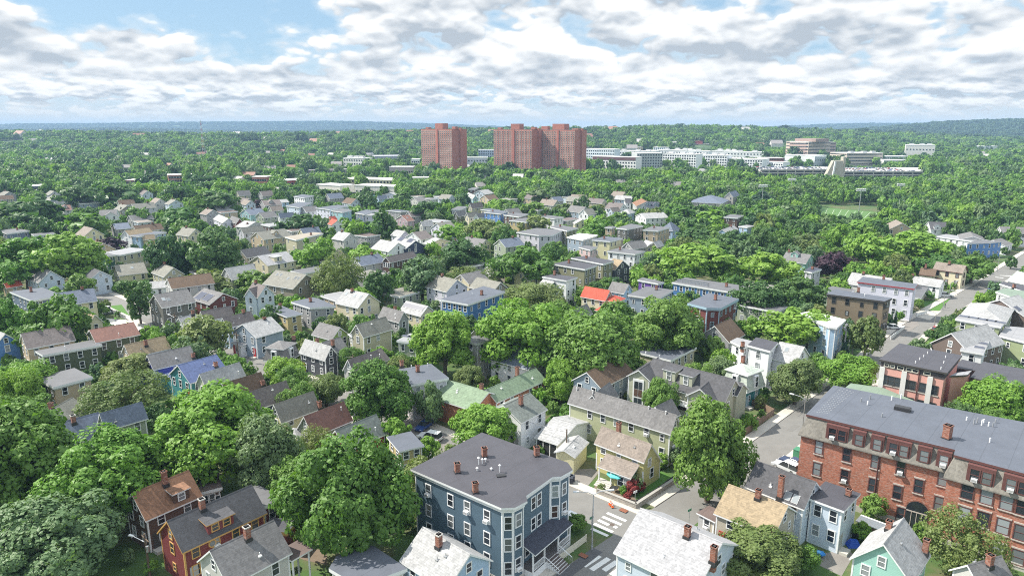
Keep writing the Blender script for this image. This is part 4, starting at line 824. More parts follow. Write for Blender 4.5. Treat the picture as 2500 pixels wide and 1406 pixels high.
# ---------------------------------------------------------------- large named buildings
WALL['townbrown'] = (.15, .115, .10); WALL['towngreen'] = (.27, .32, .18); WALL['brickhall'] = (.35, .130, .082); WALL['brickred'] = (.33, .085, .06)
def apartment_blue():
    CUR[0] = 'D2'; h = 10.8
    raw = [(790, 385), (1470, 35), (2290, 322), (2338, 392), (2228, 455), (2140, 462), (1893, 640), (1905, 690), (1785, 752), (1655, 757)]
    P = [at(p, h) for p in raw]; P = P if ccw(P) is P else P
    poly = ccw(P[:]); c = sum(poly, Vector((0, 0)))/len(poly); base = Vector((c.x, c.y, 0))
    par = empty('apartment_house', base, 'four-sided navy blue apartment block with flat charcoal roof at the corner', 'apartment house')
    wp = inset(poly, .42); W = MB(); W.prism(wp, .7, h-.5); W.build('wall', wallmat('blue'), par, base)
    Fd = MB(); Fd.prism(inset(poly, .38), 0, .75); Fd.build('foundation', CONC, par, base)
    R = MB(); R.prism(poly, h-.28, h, 0, 1, 1); R.prism(inset(poly, .14), h-.5, h-.27, 1, 1, 1); R.prism(inset(poly, .3), h-.85, h-.49, 1, 1, 1)
    R.build('roof', [roofmat('dkgrey', True), TRIM], par, base)
    n = len(wp)
    for i, p in enumerate(wp):
        e1 = (wp[i-1]-p).normalized(); e2 = (wp[(i+1) % n]-p).normalized()
        cb = MB(); q = p+(p-c).normalized()*.04; cb.prism(ccw([q, q+e1*.18, q+e1*.18+e2*.06, q+e2*.18+e1*.06, q+e2*.18]), .7, h-.8); cb.build('corner_board', TRIM, par, base)
    def edge(a, b):
        # wall segment behind a pair of roof corners
        ia = min(range(n), key=lambda i: (wp[i]-at(raw[a], h)).length); ib = min(range(n), key=lambda i: (wp[i]-at(raw[b], h)).length); return wp[ia], wp[ib]
    def row(a, b, pts, wd, ht, ac=()):
        p, q = edge(a, b); e = (q-p).normalized(); nn = Vector((e.y, -e.x)); nn = nn if nn.dot(-p) > 0 else -nn
        for k, pt in enumerate(pts):
            w_, z = wallhit(pt, p, q); put_window(par, base, w_, nn, z-ht/2, wd, ht, True, glass=2 if pt in ((2164, 790),) else None)
            if k in ac: inst('air_conditioner', ac_mesh(), par, (w_.x-base.x+nn.x*.04, w_.y-base.y+nn.y*.04, z-ht/2+.03), atan2(nn.y, nn.x)-pi/2)
    row(0, 9, [(962, 588), (1172, 682), (1332, 752), (1520, 838), (965, 778), (1174, 880), (1333, 955), (1520, 1042), (970, 955), (1176, 1062), (1337, 1135), (1520, 1240), (972, 1130), (1178, 1240), (1340, 1320)], .85, 1.6, (0, 2, 3))
    row(6, 5, [(1960, 708), (2014, 672), (1958, 905), (2013, 865)], .8, 1.6)
    row(9, 8, [(1722, 902), (1722, 1108), (1722, 1332)], .8, 1.65); row(8, 7, [(1818, 868), (1816, 1075), (1815, 1290)], .8, 1.65, (2,))
    row(5, 4, [(2167, 598), (2164, 790)], .75, 1.6); row(4, 3, [(2253, 570), (2252, 755)], .75, 1.6, (1,))
    for q in ((1495, 265), (1237, 415), (1408, 605), (1993, 258)):
        p = at(q, h); chimney(par, base, p, h, 1.35, .66, d=(1, .35))
    for q, hh in (((1505, 312), .4), ((1425, 400), .4), ((1560, 395), .25), ((1640, 415), 1.0), ((1440, 342), 1.0), ((1475, 330), .6)):
        p = at(q, h); M = MB(); M.tube([(p.x, p.y, h-.1), (p.x, p.y, h+hh)], .07); M.tube([(p.x, p.y, h+hh), (p.x, p.y, h+hh+.12)], [.2, .08], 8); M.build('roof_vent', WHITE, par, base)
    p = at((1655, 450), h); M = MB(); M.obox(p, (1, .2), 1.2, .7, h, h+.14); M.build('roof_hatch', DARKM, par, base)
    # street porch
    p, q = edge(6, 5); e = (q-p).normalized(); nn = Vector((e.y, -e.x)); nn = nn if nn.dot(-p) > 0 else -nn; L = (q-p).length
    o = p+e*(-.6); Lp = L+2.6; dep = 2.1
    def PQ(t, s, z): v = o+e*t+nn*s; return (v.x, v.y, z)
    R = MB(); vs = [PQ(0, 0.0, 4.55), PQ(Lp, 0.0, 4.55), PQ(Lp, dep+.3, 3.7), PQ(0, dep+.3, 3.7)]; vs += [(a, b, z-.16) for a, b, z in vs]
    R.add(vs, [(0, 1, 2, 3), (7, 6, 5, 4), (0, 4, 5, 1), (1, 5, 6, 2), (2, 6, 7, 3), (3, 7, 4, 0)], [0, 1, 1, 1, 1, 1]); R.build('porch_roof', [roofmat('navy'), TRIM], par, base)
    M = MB(); M.add([PQ(0, -.2, 0), PQ(Lp, -.2, 0), PQ(Lp, dep, 0), PQ(0, dep, 0), PQ(0, -.2, 1.1), PQ(Lp, -.2, 1.1), PQ(Lp, dep, 1.1), PQ(0, dep, 1.1)], [(3, 2, 1, 0), (4, 5, 6, 7), (0, 1, 5, 4), (1, 2, 6, 5), (2, 3, 7, 6), (3, 0, 4, 7)], [0, 1, 0, 0, 0, 0]); M.build('porch_floor', [TRIM, mat_plain('porch_boards', (.12, .11, .11))], par, base)
    for t in (.1, Lp*.3, Lp*.66, Lp-.1):
        M = MB(); v = PQ(t, dep-.1, 0); M.obox(v, e, .17, .17, 1.1, 3.65); M.build('porch_post', TRIM, par, base)
    M = MB()
    for (t0, t1) in ((.1, Lp*.3), (Lp*.66, Lp-.1)):
        c0 = PQ((t0+t1)/2, dep-.1, 0); M.obox(c0, e, t1-t0, .07, 2.0, 2.1); M.obox(c0, e, t1-t0, .07, 1.2, 1.27)
        for k in range(int((t1-t0)/.22)): M.obox(PQ(t0+.11+.22*k, dep-.1, 0), e, .05, .04, 1.2, 2.05)
    M.build('railing', TRIM, par, base)
    for k in range(6):
        M = MB(); M.obox(PQ(Lp*.48, dep+.2+.32*k, 0), e, 2.3, .4, 0, 1.0-.17*k, 1, 0); M.build('step', [TRIM, mat_plain('tread_brown', (.09, .07, .065))], par, base)
    for t in (Lp*.3, Lp*.66):
        M = MB(); a, b = Vector(PQ(t, dep, 1.95)), Vector(PQ(t, dep+2.1, 1.05)); M.tube([a, b], .05)
        for k in range(8): v = a.lerp(b, k/7); M.tube([v, (v.x, v.y, v.z-.85)], .025, 4)
        M.build('stair_rail', TRIM, par, base)
    for t in (.18, .5, .85):
        put_window(par, base, o+e*Lp*t+nn*.02, nn, 1.9, .85, 1.5, True)
    M = MB(); M.obox(o+e*Lp*.42+nn*.04, e, 1.0, .08, 1.1, 3.2); M.build('door', TRIMS['dark'], par, base)
    FOOT.append([tuple(v) for v in poly]); FOOT.append([PQ(0, 0, 0)[:2], PQ(Lp, 0, 0)[:2], PQ(Lp, dep+2, 0)[:2], PQ(0, dep+2, 0)[:2]])
    bb = (1010, 1055, 1395, 1350); PROTECT.append((*bb, 76, .97)); HOUSES.append((bb, c, 'navy blue corner apartment block', par))
apartment_blue()
def brick_hall():
    CUR[0] = 'C4'; h = 13.0; zb = 9.8
    raw = [(620, 395), (1920, 703), (1908, 748), (2900, 1010), (2900, 560), (2500, 468), (2050, 384), (850, 150)]
    poly = ccw([at(p, h) for p in raw]); c = (at((1400, 450), h)); base = Vector((c.x, c.y, 0))
    par = empty('brick_building', base, 'long red brick building with shingled mansard and blue-grey flat roof', 'apartment house')
    wp = inset(poly, -.55); W = MB(); W.prism(wp, .9, zb); W.build('wall', mat_brick('wall_brickhall', WALL['brickhall']), par, base)
    Fd = MB(); Fd.prism(inset(poly, -.62), 0, .95); Fd.build('foundation', CONC, par, base)
    lo = inset(poly, -.95); up = inset(poly, -.05); n = len(poly); M = MB()
    M.add([(p.x, p.y, zb) for p in lo]+[(p.x, p.y, h-.3) for p in up], [(i, (i+1) % n, (i+1) % n+n, i+n) for i in range(n)]); M.prism(lo, zb-.15, zb+.01)
    mm = mat_shingle('mansard_shingle', (.21, .195, .17), .5); M.build('mansard', mm, par, base)
    R = MB(); R.prism(inset(poly, -.25), h-.32, h, 0, 1, 1); R.build('roof', [roofmat('bluegrey', True), TRIMS['brown']], par, base)
    qs = [p for p in raw]
    def seg(a, b, d=-.55):
        A, B = at(raw[a], h), at(raw[b], h); e = (B-A).normalized(); nn = Vector((e.y, -e.x)); nn = nn if nn.dot(-A) > 0 else -nn
        return A-nn*d, B-nn*d, e, nn
    SILL = mat_plain('sill_stone', (.45, .40, .36))
    def wins(a, b, pts, wd, ht, ac=()):
        p, q, e, nn = seg(a, b)
        for k, pt in enumerate(pts):
            w_, z = wallhit(pt, p, q); put_window(par, base, w_, nn, z-ht/2, wd, ht, True, TRIMS['brown'], glass=random.choice((0, 1, 1)))
            M = MB(); M.obox(w_+nn*.06, e, wd+.4, .16, z-ht/2-.3, z-ht/2-.14); M.build('sill', SILL, par, base); M = MB(); M.obox(w_+nn*.03, e, wd+.4, .09, z+ht/2+.14, z+ht/2+.34); M.build('lintel', SILL, par, base)
            if k in ac: inst('air_conditioner', ac_mesh(), par, (w_.x-base.x+nn.x*.04, w_.y-base.y+nn.y*.04, z-ht/2+.03), atan2(nn.y, nn.x)-pi/2)
    wins(0, 1, [(712, 685), (955, 750), (1205, 808), (1425, 862), (1790, 958), (693, 872), (935, 935), (1180, 1012), (1395, 1075), (1580, 1022), (1755, 1172), (1155, 1205), (1425, 1265)], .95, 1.9, (3, 6, 11))
    wins(2, 3, [(1960, 600, 'D4'), (2145, 648, 'D4'), (2335, 702, 'D4'), (2490, 750, 'D4'), (1925, 815, 'D4'), (2110, 862, 'D4'), (2297, 930, 'D4'), (2465, 990, 'D4'), (2440, 1225, 'D4'), (2255, 1165, 'D4')], 1.25, 1.95)
    for (a, b, pts) in ((0, 1, [((875, 530), 2, 1), ((1065, 580), 1, 0), ((1225, 612), 1, 0), ((1410, 668), 2, 1), ((1635, 718), 1, 0), ((1805, 762), 1, 1)]), (2, 3, [((2130, 890), 2, 1), ((2450, 975), 2, 1)])):
        p, q, e, nn = seg(a, b, -.75)
        for pt, k, ac in pts:
            w_, z = wallhit(pt, p, q); wd = 1.35*k+.35; D = MB(); D.obox(w_-nn*.55, e, wd, 1.2, zb+.35, h-.45); D.build('dormer', TRIMS['brown'], par, base)
            for j in range(k): put_window(par, base, w_+e*(j-(k-1)/2)*1.3+nn*.05, nn, zb+.65, .95, 1.55, True, TRIMS['brown'], glass=random.choice((0, 1)))
            if ac: inst('air_conditioner', ac_mesh(), par, (*( (w_-e*.6*(k-1)+nn*.08) - Vector((base.x, base.y))), zb+.6), atan2(nn.y, nn.x)-pi/2)
    p, q, e, nn = seg(0, 1)
    w_, z = wallhit((1560, 1290), p, q)
    A = MB(); prof = [(-1.35, 0)]+[(-1.35*cos(pi*k/14), 2.9+1.35*sin(pi*k/14)) for k in range(15)]+[(1.35, 0)]
    def arch(M, sc, off, m):
        vs = []
        for s_ in (0, off):
            for x_, z_ in prof: v = w_+e*x_*sc+nn*s_; vs.append((v.x, v.y, z_*(1+(sc-1)*.4)))
        k = len(prof); M.add(vs, [tuple(range(k, 2*k))]+[(i, (i+1) % k, (i+1) % k+k, i+k) for i in range(k)], m)
    arch(A, 1.12, .05, 0); A.build('arch_surround', BRICKM, par, base); A = MB(); arch(A, 1, .09, 0)
    for x_ in (-.65, 0, .65): A.obox(w_+e*x_+nn*.11, e, .08, .06, 0, 2.6, 1)
    A.obox(w_+nn*.11, e, 2.6, .06, 2.55, 2.7, 1); A.build('entrance', [GLASS[0], SILL], par, base)
    for pt in ((1235, 790), (1850, 950)):
        w_, z = wallhit(pt, p, q); M = MB(); M.tube([(w_.x+nn.x*.1, w_.y+nn.y*.1, 0), (w_.x+nn.x*.1, w_.y+nn.y*.1, zb-.2)], .09); M.build('downspout', TRIMS['brown'], par, base)
    chimney(par, base, at((1825, 605), h), h, 2.0, .9)
    for pt in ((1080, 285), (1158, 265), (1135, 315), (1262, 420), (1345, 275), (1425, 262), (1998, 450), (2090, 470), (2130, 492), (2148, 470), (2250, 470), (2190, 500), (2228, 505), (2200, 640), (2062, 480)):
        g = at(pt, h); M = MB(); hh = random.uniform(.5, .9); M.tube([(g.x, g.y, h-.1), (g.x, g.y, h+hh)], .1); M.build('roof_vent', random.choice((WHITE, STEEL)), par, base)
    g = at((1440, 360), h); M = MB(); M.obox(g, e, 2.2, 1.3, h, h+.5); M.obox(g, e, 1.9, 1.0, h+.5, h+.56); M.build('roof_hatch', DARKM, par, base)
    M = MB()   # snow guards on the street end
    for i in range(5):
        for k in range(15):
            g = at((885-205*k/14+(20+26*i)*(1-.15*k/14), 175+205*k/14+7*i*(1-k/20)), h); M.obox(g, e, .22, .12, h, h+.05)
    M.build('snow_guard', STEEL, par, base)
    FOOT.append([tuple(v) for v in lo]); bb = (1955, 940, 2520, 1250); PROTECT.append((*bb, 99, .97)); PROTECT.append((2170, 1100, 2260, 1300, 95, 1)); HOUSES.append((bb, at((1200, 700), 8), 'long red brick building', par))
brick_hall()
def pink_school():
    CUR[0] = 'B4'; h = 9.8
    raw = [(1235, 1060), (1830, 1180), (1960, 1025), (1415, 920)]; poly = ccw([at(p, h) for p in raw]); c = sum(poly, Vector((0, 0)))/4; base = Vector((c.x, c.y, 0))
    par = empty('school_building', base, 'salmon pink building with dark overhanging roof and white piers', 'school')
    wp = inset(poly, .45); W = MB(); W.prism(wp, 0, h-1.5); W.build('wall', mat_plain('salmon_stucco', WALL['salmon'], .8), par, base)
    W = MB(); W.prism(inset(poly, .38), h-1.55, h-.3); W.build('clerestory', mat_plain('dark_panel', (.07, .06, .065)), par, base)
    R = MB(); R.prism(poly, h-.35, h, 0, 1, 1); R.build('roof', [roofmat('dkgrey', True), TRIMS['dark']], par, base)
    A = min(wp, key=lambda v: (v-at(raw[0], h)).length); B = min(wp, key=lambda v: (v-at(raw[1], h)).length); e = (B-A).normalized(); nn = Vector((e.y, -e.x)); nn = nn if nn.dot(-A) > 0 else -nn; L = (B-A).length
    for t in (.03, .39, .80):
        M = MB(); M.obox(A+e*L*t+nn*.1, e, .9, .4, 0, h-1.5); M.build('pier', mat_plain('white_stucco', (.6, .6, .58)), par, base)
    for t, k in ((.14, 2), (.30, 1), (.48, 2), (.70, 1), (.88, 1)):
        for z in (1.4, 4.9):
            for j in range(k): put_window(par, base, A+e*(L*t+(j-(k-1)/2)*1.15)+nn*.02, nn, z, 1.05, 1.7, True, TRIMS['dark'])
            M = MB(); M.obox(A+e*L*t+nn*.07, e, 1.3*k+.4, .14, z-.35, z-.17); M.build('sill', CONC, par, base)
    for t in (.10, .17, .32, .46, .55, .74): put_window(par, base, A+e*L*t+nn*.09, nn, h-1.25, .95, .5, True, TRIMS['cream'], rail=False)
    M = MB(); M.tube([(*(A+e*L*.62+nn*.15), 0), (*(A+e*L*.62+nn*.15), h-.4)], .1); M.build('downspout', TRIMS['brown'], par, base)
    for pt in ((1553, 1095), (1590, 1065), (1625, 1040), (1658, 1012), (1692, 985), (1775, 1148), (1800, 1095), (1815, 1048)):
        g = at(pt, h); M = MB(); M.tube([(g.x, g.y, h-.1), (g.x, g.y, h+.5)], .08); M.build('roof_vent', WHITE, par, base)
    for pts, hh, wm, rf in (([(1850, 1205), (2008, 1195), (2045, 1158), (1905, 1178)], 8.6, 'salmon', 'ltgrey'), ([(2030, 1215), (2500, 1330), (2640, 1170), (2145, 1080)], 7.6, 'salmon', 'dkgrey'), ([(1880, 1130), (2080, 1160), (2130, 1100), (1960, 1060)], 7.0, 'charcoal', 'dkgrey')):
        pl = ccw([at(p, hh) for p in pts]); W = MB(); W.prism(inset(pl, .4), 0, hh-.2); W.build('wing', wallmat(wm) if wm != 'salmon' else MATS['salmon_stucco'], par, base)
        R = MB(); R.prism(pl, hh-.3, hh, 0, 1, 1); R.build('roof', [roofmat(rf, True), TRIMS['dark']], par, base); FOOT.append([tuple(v) for v in pl])
    FOOT.append([tuple(v) for v in poly]); bb = (2140, 835, 2500, 965); PROTECT.append((*bb, 105, .9)); HOUSES.append((bb, c, 'salmon pink school building', par))
pink_school()
H('C4', 'low grey-green roofed building between brick hall and pink school', [Fl([(940, 165), (1260, 260), (1620, 310), (1270, 165), (990, 125)], 4.2, roof='green')], 'ltgrey', 'green', name='building', cat='building')
H('B4', 'brown-gabled white rowhouse with dark roof strip', [G((1865, 832), (2180, 750), (1600, 938), 10.2, 6.6, maxw=7.5, maxlen=16, wall='townbrown', gcols=1), Fl([(1985, 900), (2150, 1010), (2250, 790)], 7.6, wall='white', roof='ltgrey')], 'townbrown', 'ltgrey', sky=[(1925, 775)], solar=[(2110, 960, 1.8, 1.5), (2140, 925, 1.8, 1.5)])
H('B4', 'white rowhouse with tilted dark solar panels on its roof', [Fl([(1900, 705), (2300, 775), (2342, 735), (1940, 668)], 9.0, roof='ltgrey'), Hp([(1958, 655), (2345, 748), (2425, 612)], 8.4, 10.2, lim=(6, 18))], 'towngreen', 'ltgrey', solar=[(1980, 690, 2.2, 1.6), (2060, 702, 2.2, 1.6), (2140, 716, 2.2, 1.6), (2215, 728, 2.2, 1.6), (2290, 742, 2.2, 1.6)])
H('B4', 'brown-gabled white rowhouse farther up the street', [G((2290, 540), (2450, 498), (2075, 575), 10.2, 6.8, maxw=6.5, maxlen=14, wall='townbrown', gcols=1)], 'townbrown', 'ltgrey', solar=[(2440, 620, 2, 1.5)])
H('B4', 'green rowhouse with white roof terrace at the right edge', [Fl([(2282, 850), (2620, 935), (2700, 800), (2340, 770)], 7.4, roof='ltgrey')], 'towngreen', 'ltgrey')
H('B4', 'house with pale green-grey flat roof along the street', [Fl([(2252, 470), (2520, 560), (2600, 480), (2330, 440)], 7.0, roof='green')], 'white', 'ltgrey')
H('B4', 'dark flat-roofed house with brick chimney along the street', [Fl([(2285, 400), (2520, 475), (2600, 440), (2330, 385)], 6.4, roof='dkgrey')], 'grey', 'dkgrey', ch=[(2410, 440, 'B4', 1.2)])
H('B4', 'house with mottled green flat roof at the street bend', [Fl([(2352, 368), (2540, 408), (2620, 330), (2440, 290)], 6.0, roof='palegreen')], 'ltgrey', 'ltgrey')

# ---------------------------------------------------------------- towers and far blocks
CUR[0] = 'P'
FARP = []
def boxface(par, base, p, q, nn, z0, z1, rows, cols, wd, ht, mesh, cnt, maxn):
    """a grid of windows: each one its own part up to maxn, the rest returned"""
    e = (q-p).normalized(); L = (q-p).length; rest = []
    for r in range(rows):
        for c in range(cols):
            z = z0+(z1-z0)*(r+.5)/rows-ht/2; v = p+e*L*(c+.5)/cols+nn*.05
            if cnt[0] < maxn: inst('window', mesh, par, (v.x-base.x, v.y-base.y, z), atan2(nn.y, nn.x)-pi/2); cnt[0] += 1
            else: rest.append((v, z, e, nn))
    return rest
def winsimple(name, wd, ht, mats, frame=.25):
    b = MB(); b.box(-wd/2-frame, 0, -frame, wd/2+frame, .12, ht+frame, 0); b.box(-wd/2, .12, 0, wd/2, .16, ht, 1); return b.mesh(name, mats)
def tower(label, pl, pc, pr_, Yc, Wf, Df, ytop, pent):
    """brick slab: left edge, near corner and right edge of its picture outline"""
    corner = atY((pc, ytop), Yc); ztop = corner.z; K = Vector((corner.x, corner.y))
    a = (pl-pc)/1667*Yc; dy = sqrt(max(Wf*Wf-a*a, 25)); Lf = K+Vector((a, dy)); u = (Lf-K).normalized(); v = Vector((u.y, -u.x)); v = v if v.y > 0 else -v
    Rt = K+v*Df; poly = ccw([K, Lf, Lf+v*Df, Rt]); c = sum(poly, Vector((0, 0)))/4; base = Vector((c.x, c.y, 0))
    par = empty('apartment_tower', base, label, 'apartment tower', 'brick apartment towers')
    br = mat_brick('tower_brick', (.37, .135, .10), (.40, .26, .22)); B = MB(); B.prism(poly, -2, ztop); B.build('wall', br, par, base)
    B = MB(); B.prism(inset(poly, .8), ztop, ztop+.3); B.build('roof', roofmat('grey', True), par, base)
    for (t, s, w_, d_, h_) in pent:
        B = MB(); B.obox(K+u*Wf*t+v*Df*s, u, w_, d_, ztop+.2, ztop+h_); B.build('penthouse', br, par, base)
    M = MB(); fpl = K+u*Wf*.5; M.obox(K+u*Wf*.47-v*.4, u, 2.6, 1.0, 0, ztop); M.build('stair_shaft', mat_brick('tower_brick_red', (.42, .12, .085)), par, base)
    M = MB(); M.obox(Rt-v*Df*.45-u*.8, v, 3.2, 2.2, -2, ztop+1.5); M.build('end_shaft', br, par, base)
    wm = winsimple('window', 1.4, 1.05, [mat_plain('tower_panel', (.62, .45, .38)), GLASS[0]], .36); cnt = [0]
    rest = boxface(par, base, K, Lf, -v, 3, ztop-1, 21, 15, 1.5, 1.2, wm, cnt, 100)
    R = MB()
    for p, z, e, nn in rest:
        R.obox(p+nn*.06, e, 2.12, .12, z-.36, z+1.41, 0); R.obox(p+nn*.14, e, 1.4, .05, z, z+1.05, 1)
    o = R.build('window_grid', wm.materials[:], par, base); o['kind'] = 'stuff'
    FOOT.append([tuple(q) for q in poly]); PROTECT.append((pl, ytop, pr_, 428, Yc, .96)); HOUSES.append(((pl, ytop, pr_, 440), c, label, par))
PH = [(.04, .3, 5, 5, 2.8), (.47, .3, 11, 9, 6.2), (.95, .4, 4, 5, 2.2)]
tower('leftmost brick apartment tower, standing apart from the other two', 1022, 1103, 1134, 750, 45, 25, 316, PH)
tower('middle brick apartment tower with the rightmost one close behind', 1206, 1299, 1322, 748, 49, 25, 317, PH)
tower('rightmost brick apartment tower touching the middle one in view', 1322, 1404, 1428, 742, 45, 25, 318, [(.5, .3, 15, 10, 6.5), (.97, .4, 8, 5, 4), (.1, .4, 8, 5, 1.5)])

def farblock(label, pl, pr_, Yl, Yr, ytop, depth, col, rows, cols, style='win', roofc=(.62, .62, .60), cat='apartment house', name='apartment_block', ybot=None, group=None, z0=0, extra=None):
    A = atY((pl, ytop), Yl); Bq = atY((pr_, ytop), Yr); zt = (A.z+Bq.z)/2; p, q = Vector((A.x, A.y)), Vector((Bq.x, Bq.y)); e = (q-p).normalized(); nn = Vector((e.y, -e.x)); nn = nn if nn.y < 0 else -nn
    poly = ccw([p, q, q-nn*depth, p-nn*depth]); c = sum(poly, Vector((0, 0)))/4; base = Vector((c.x, c.y, z0)); par = empty(name, base, label, cat, group)
    wm = mat_plain('far_%02x%02x%02x' % tuple(int(255*v) for v in col), col, .8, var=.06); B = MB(); B.prism(poly, z0-3, zt-.3); B.build('wall', wm, par, base)
    R = MB(); R.prism(inset(poly, -.25), zt-.35, zt+.15); R.build('roof', mat_plain('farroof_%02x' % int(255*roofc[0]), roofc, .8, var=.08), par, base)
    faces = [(p, q, nn)]
    side = (q, q-nn*depth, e) if e.dot(-q) > 0 else (p-nn*depth, p, -e)
    faces.append(side)
    if style == 'win':
        m = FARW; cnt = [0]
        boxface(par, base, p, q, nn, .5, zt-z0-.8, rows, cols, 1.4, 1.6, m, cnt, 90)
    elif style == 'band':
        for (a, b_, n2) in faces:
            for r in range(rows):
                z = z0+(zt-z0)*(r+.55)/rows; M = MB(); M.obox((a+b_)/2+n2*.06, b_-a, (b_-a).length*.97, .14, z-.6, z+.7); M.build('window_band', GLASS[0], par, base)
    if extra: extra(par, base, p, q, nn, e, zt)
    FOOT.append([tuple(v) for v in poly]); yb = ybot or 312+CAMH*1667/min(Yl, Yr)-8; PROTECT.append((pl, ytop, pr_, yb, min(Yl, Yr), .9)); HOUSES.append(((pl, ytop, pr_, yb), c, label, par)); return par
FARW = winsimple('window', 2.0, 1.8, [TRIM, GLASS[0]], .1)
WH = (.76, .77, .78)
def penth(par, base, p, q, nn, e, zt):
    for t in (.2, .55, .8):
        M = MB(); M.obox(p.lerp(q, t)-nn*7, e, 7, 5, zt, zt+2.6); M.build('penthouse', mat_plain('far_penthouse', (.5, .5, .5)), par, base)
farblock('white apartment block with dark maroon top storey', 1446, 1553, 915, 880, 383, 18, (.72, .70, .69), 4, 16, ybot=418, extra=lambda par, base, p, q, nn, e, zt: MB().obox((p+q)/2+nn*.1, e, (q-p).length*.98, .4, zt-4.2, zt-.4).build('top_storey', mat_plain('maroon_panel', (.13, .06, .065)), par, base))
farblock('grey and lime corner apartment block', 1555, 1618, 900, 905, 374, 22, (.38, .41, .40), 6, 10, ybot=416)
farblock('white apartment block with grey pyramid caps', 1618, 1700, 935, 905, 376, 20, WH, 6, 14, ybot=412, extra=penth)
farblock('white apartment block right of the pyramid-capped one', 1700, 1775, 955, 930, 379, 20, WH, 5, 13, ybot=408, extra=penth)
farblock('white stepped apartment block by the garage', 1765, 1862, 940, 905, 388, 24, (.72, .73, .75), 4, 16, ybot=412)
farblock('pale blue-white apartment block behind the maroon-topped one', 1426, 1500, 1080, 1050, 364, 20, (.66, .71, .77), 5, 14)
farblock('white apartment block in the second row', 1500, 1600, 1095, 1060, 369, 20, WH, 4, 16, extra=penth)
farblock('white roofed apartment block in the second row, farther right', 1600, 1730, 1120, 1080, 368, 24, WH, 4, 18, extra=penth)
farblock('long white flat block right of the second row', 1730, 1870, 1140, 1095, 371, 24, (.72, .72, .72), 3, 18, extra=penth)
farblock('cream and ochre apartment block behind the white rows', 1526, 1570, 1350, 1350, 360, 18, (.55, .44, .24), 6, 8)
farblock('orange apartment block behind the white rows', 1570, 1636, 1380, 1360, 358, 18, (.60, .36, .10), 6, 12)
farblock('tall pale blue apartment block beside the orange one', 1595, 1640, 1350, 1330, 360, 18, (.60, .66, .74), 6, 9)
farblock('maroon low block against the wooded hill', 1427, 1460, 1400, 1400, 358, 16, (.16, .06, .06), 3, 6)
farblock('red stepped office building', 1692, 1738, 1500, 1500, 352, 18, (.45, .07, .06), 5, 5, 'band', cat='office building', name='office_building', extra=lambda par, base, p, q, nn, e, zt: MB().obox(p.lerp(q, .35)-nn*8, e, 14, 12, zt, zt+6).build('stepped_top', mat_plain('far_red', (.45, .07, .06)), par, base))
farblock('large beige and brown office building with ribbon windows', 1920, 1975, 1215, 1170, 346, 50, (.52, .42, .34), 6, 8, 'band', cat='office building', name='office_building', ybot=385, extra=lambda par, base, p, q, nn, e, zt: MB().obox(p.lerp(q, .7)-nn*22, e, 45, 30, zt, zt+5).build('penthouse', mat_plain('far_brownpent', (.30, .21, .18)), par, base))
farblock('brown office wing right of the beige office front', 1975, 2042, 1170, 1200, 348, 40, (.40, .29, .25), 6, 8, 'band', cat='office building', name='office_building', ybot=385)
farblock('white windowless laboratory hall in front of the office building', 1916, 1990, 980, 950, 380, 40, (.72, .74, .76), 1, 9, 'win', cat='laboratory', name='laboratory', ybot=408)
farblock('grey-white laboratory wing with small windows', 1990, 2032, 950, 980, 383, 30, (.46, .50, .55), 2, 8, cat='laboratory', name='laboratory', ybot=405)
farblock('brick-red low office block', 1858, 1915, 980, 980, 386, 24, (.36, .14, .11), 3, 8, 'band', cat='office building', name='office_building', ybot=404)
farblock('round-cornered beige office block with ribbon windows', 2068, 2156, 1020, 1030, 374, 40, (.54, .46, .39), 4, 8, 'band', cat='office building', name='office_building', ybot=408, extra=penth)
farblock('grey glass laboratory block with rooftop machines', 2212, 2284, 1180, 1160, 355, 40, (.60, .59, .55), 2, 9, cat='laboratory', name='laboratory', extra=penth)
farblock('low white laboratory building left of the grey one', 2155, 2222, 1130, 1130, 382, 24, (.58, .60, .58), 2, 12, cat='laboratory', name='laboratory')
farblock('low white building row behind the beige office', 2040, 2110, 1220, 1220, 374, 24, (.60, .60, .58), 2, 8, cat='building', name='building')
farblock('brick-brown building on the wooded slope', 1882, 1920, 1600, 1600, 347, 20, (.30, .16, .15), 4, 8, cat='building', name='building')
farblock('white flat building at the foot of the right hill', 2380, 2440, 1500, 1500, 357, 24, WH, 1, 8, cat='building', name='building')
farblock('long dark blue school building with white roof', 80, 232, 560, 600, 450, 16, (.055, .075, .15), 2, 18, roofc=(.72, .72, .70), cat='school', name='school_building', ybot=468)
farblock('brick school wing with pale roof among dark trees', 306, 344, 640, 640, 440, 14, (.36, .14, .10), 2, 6, roofc=(.65, .6, .58), cat='building', name='building')
farblock('three-storey brick building with stair tower', 410, 470, 655, 665, 427, 16, (.40, .15, .11), 3, 9, roofc=(.68, .64, .62), cat='building', name='building', ybot=447)
farblock('brick building at the centre left among trees', 615, 650, 640, 640, 432, 14, (.42, .17, .12), 2, 6, roofc=(.66, .62, .6), cat='building', name='building')
farblock('long scarlet and grey building with pale roof', 700, 826, 600, 640, 437, 18, (.42, .055, .045), 2, 16, roofc=(.72, .70, .66), cat='building', name='building', ybot=452)
farblock('cream school block with coloured upper storey', 835, 958, 665, 645, 438, 24, (.60, .54, .38), 2, 16, roofc=(.70, .69, .62), cat='school', name='school_building', ybot=456)
farblock('low white hall in front of the cream school', 772, 830, 575, 560, 452, 16, (.66, .63, .58), 1, 8, roofc=(.72, .71, .68), cat='school', name='school_building', ybot=462)
farblock('white flat hall below the cream school', 866, 962, 560, 545, 454, 16, (.64, .62, .58), 1, 10, roofc=(.74, .73, .70), cat='school', name='school_building', ybot=466)
farblock('white house-like block at the tower foot', 1005, 1045, 690, 690, 434, 14, (.64, .58, .52), 2, 5, cat='building', name='building')
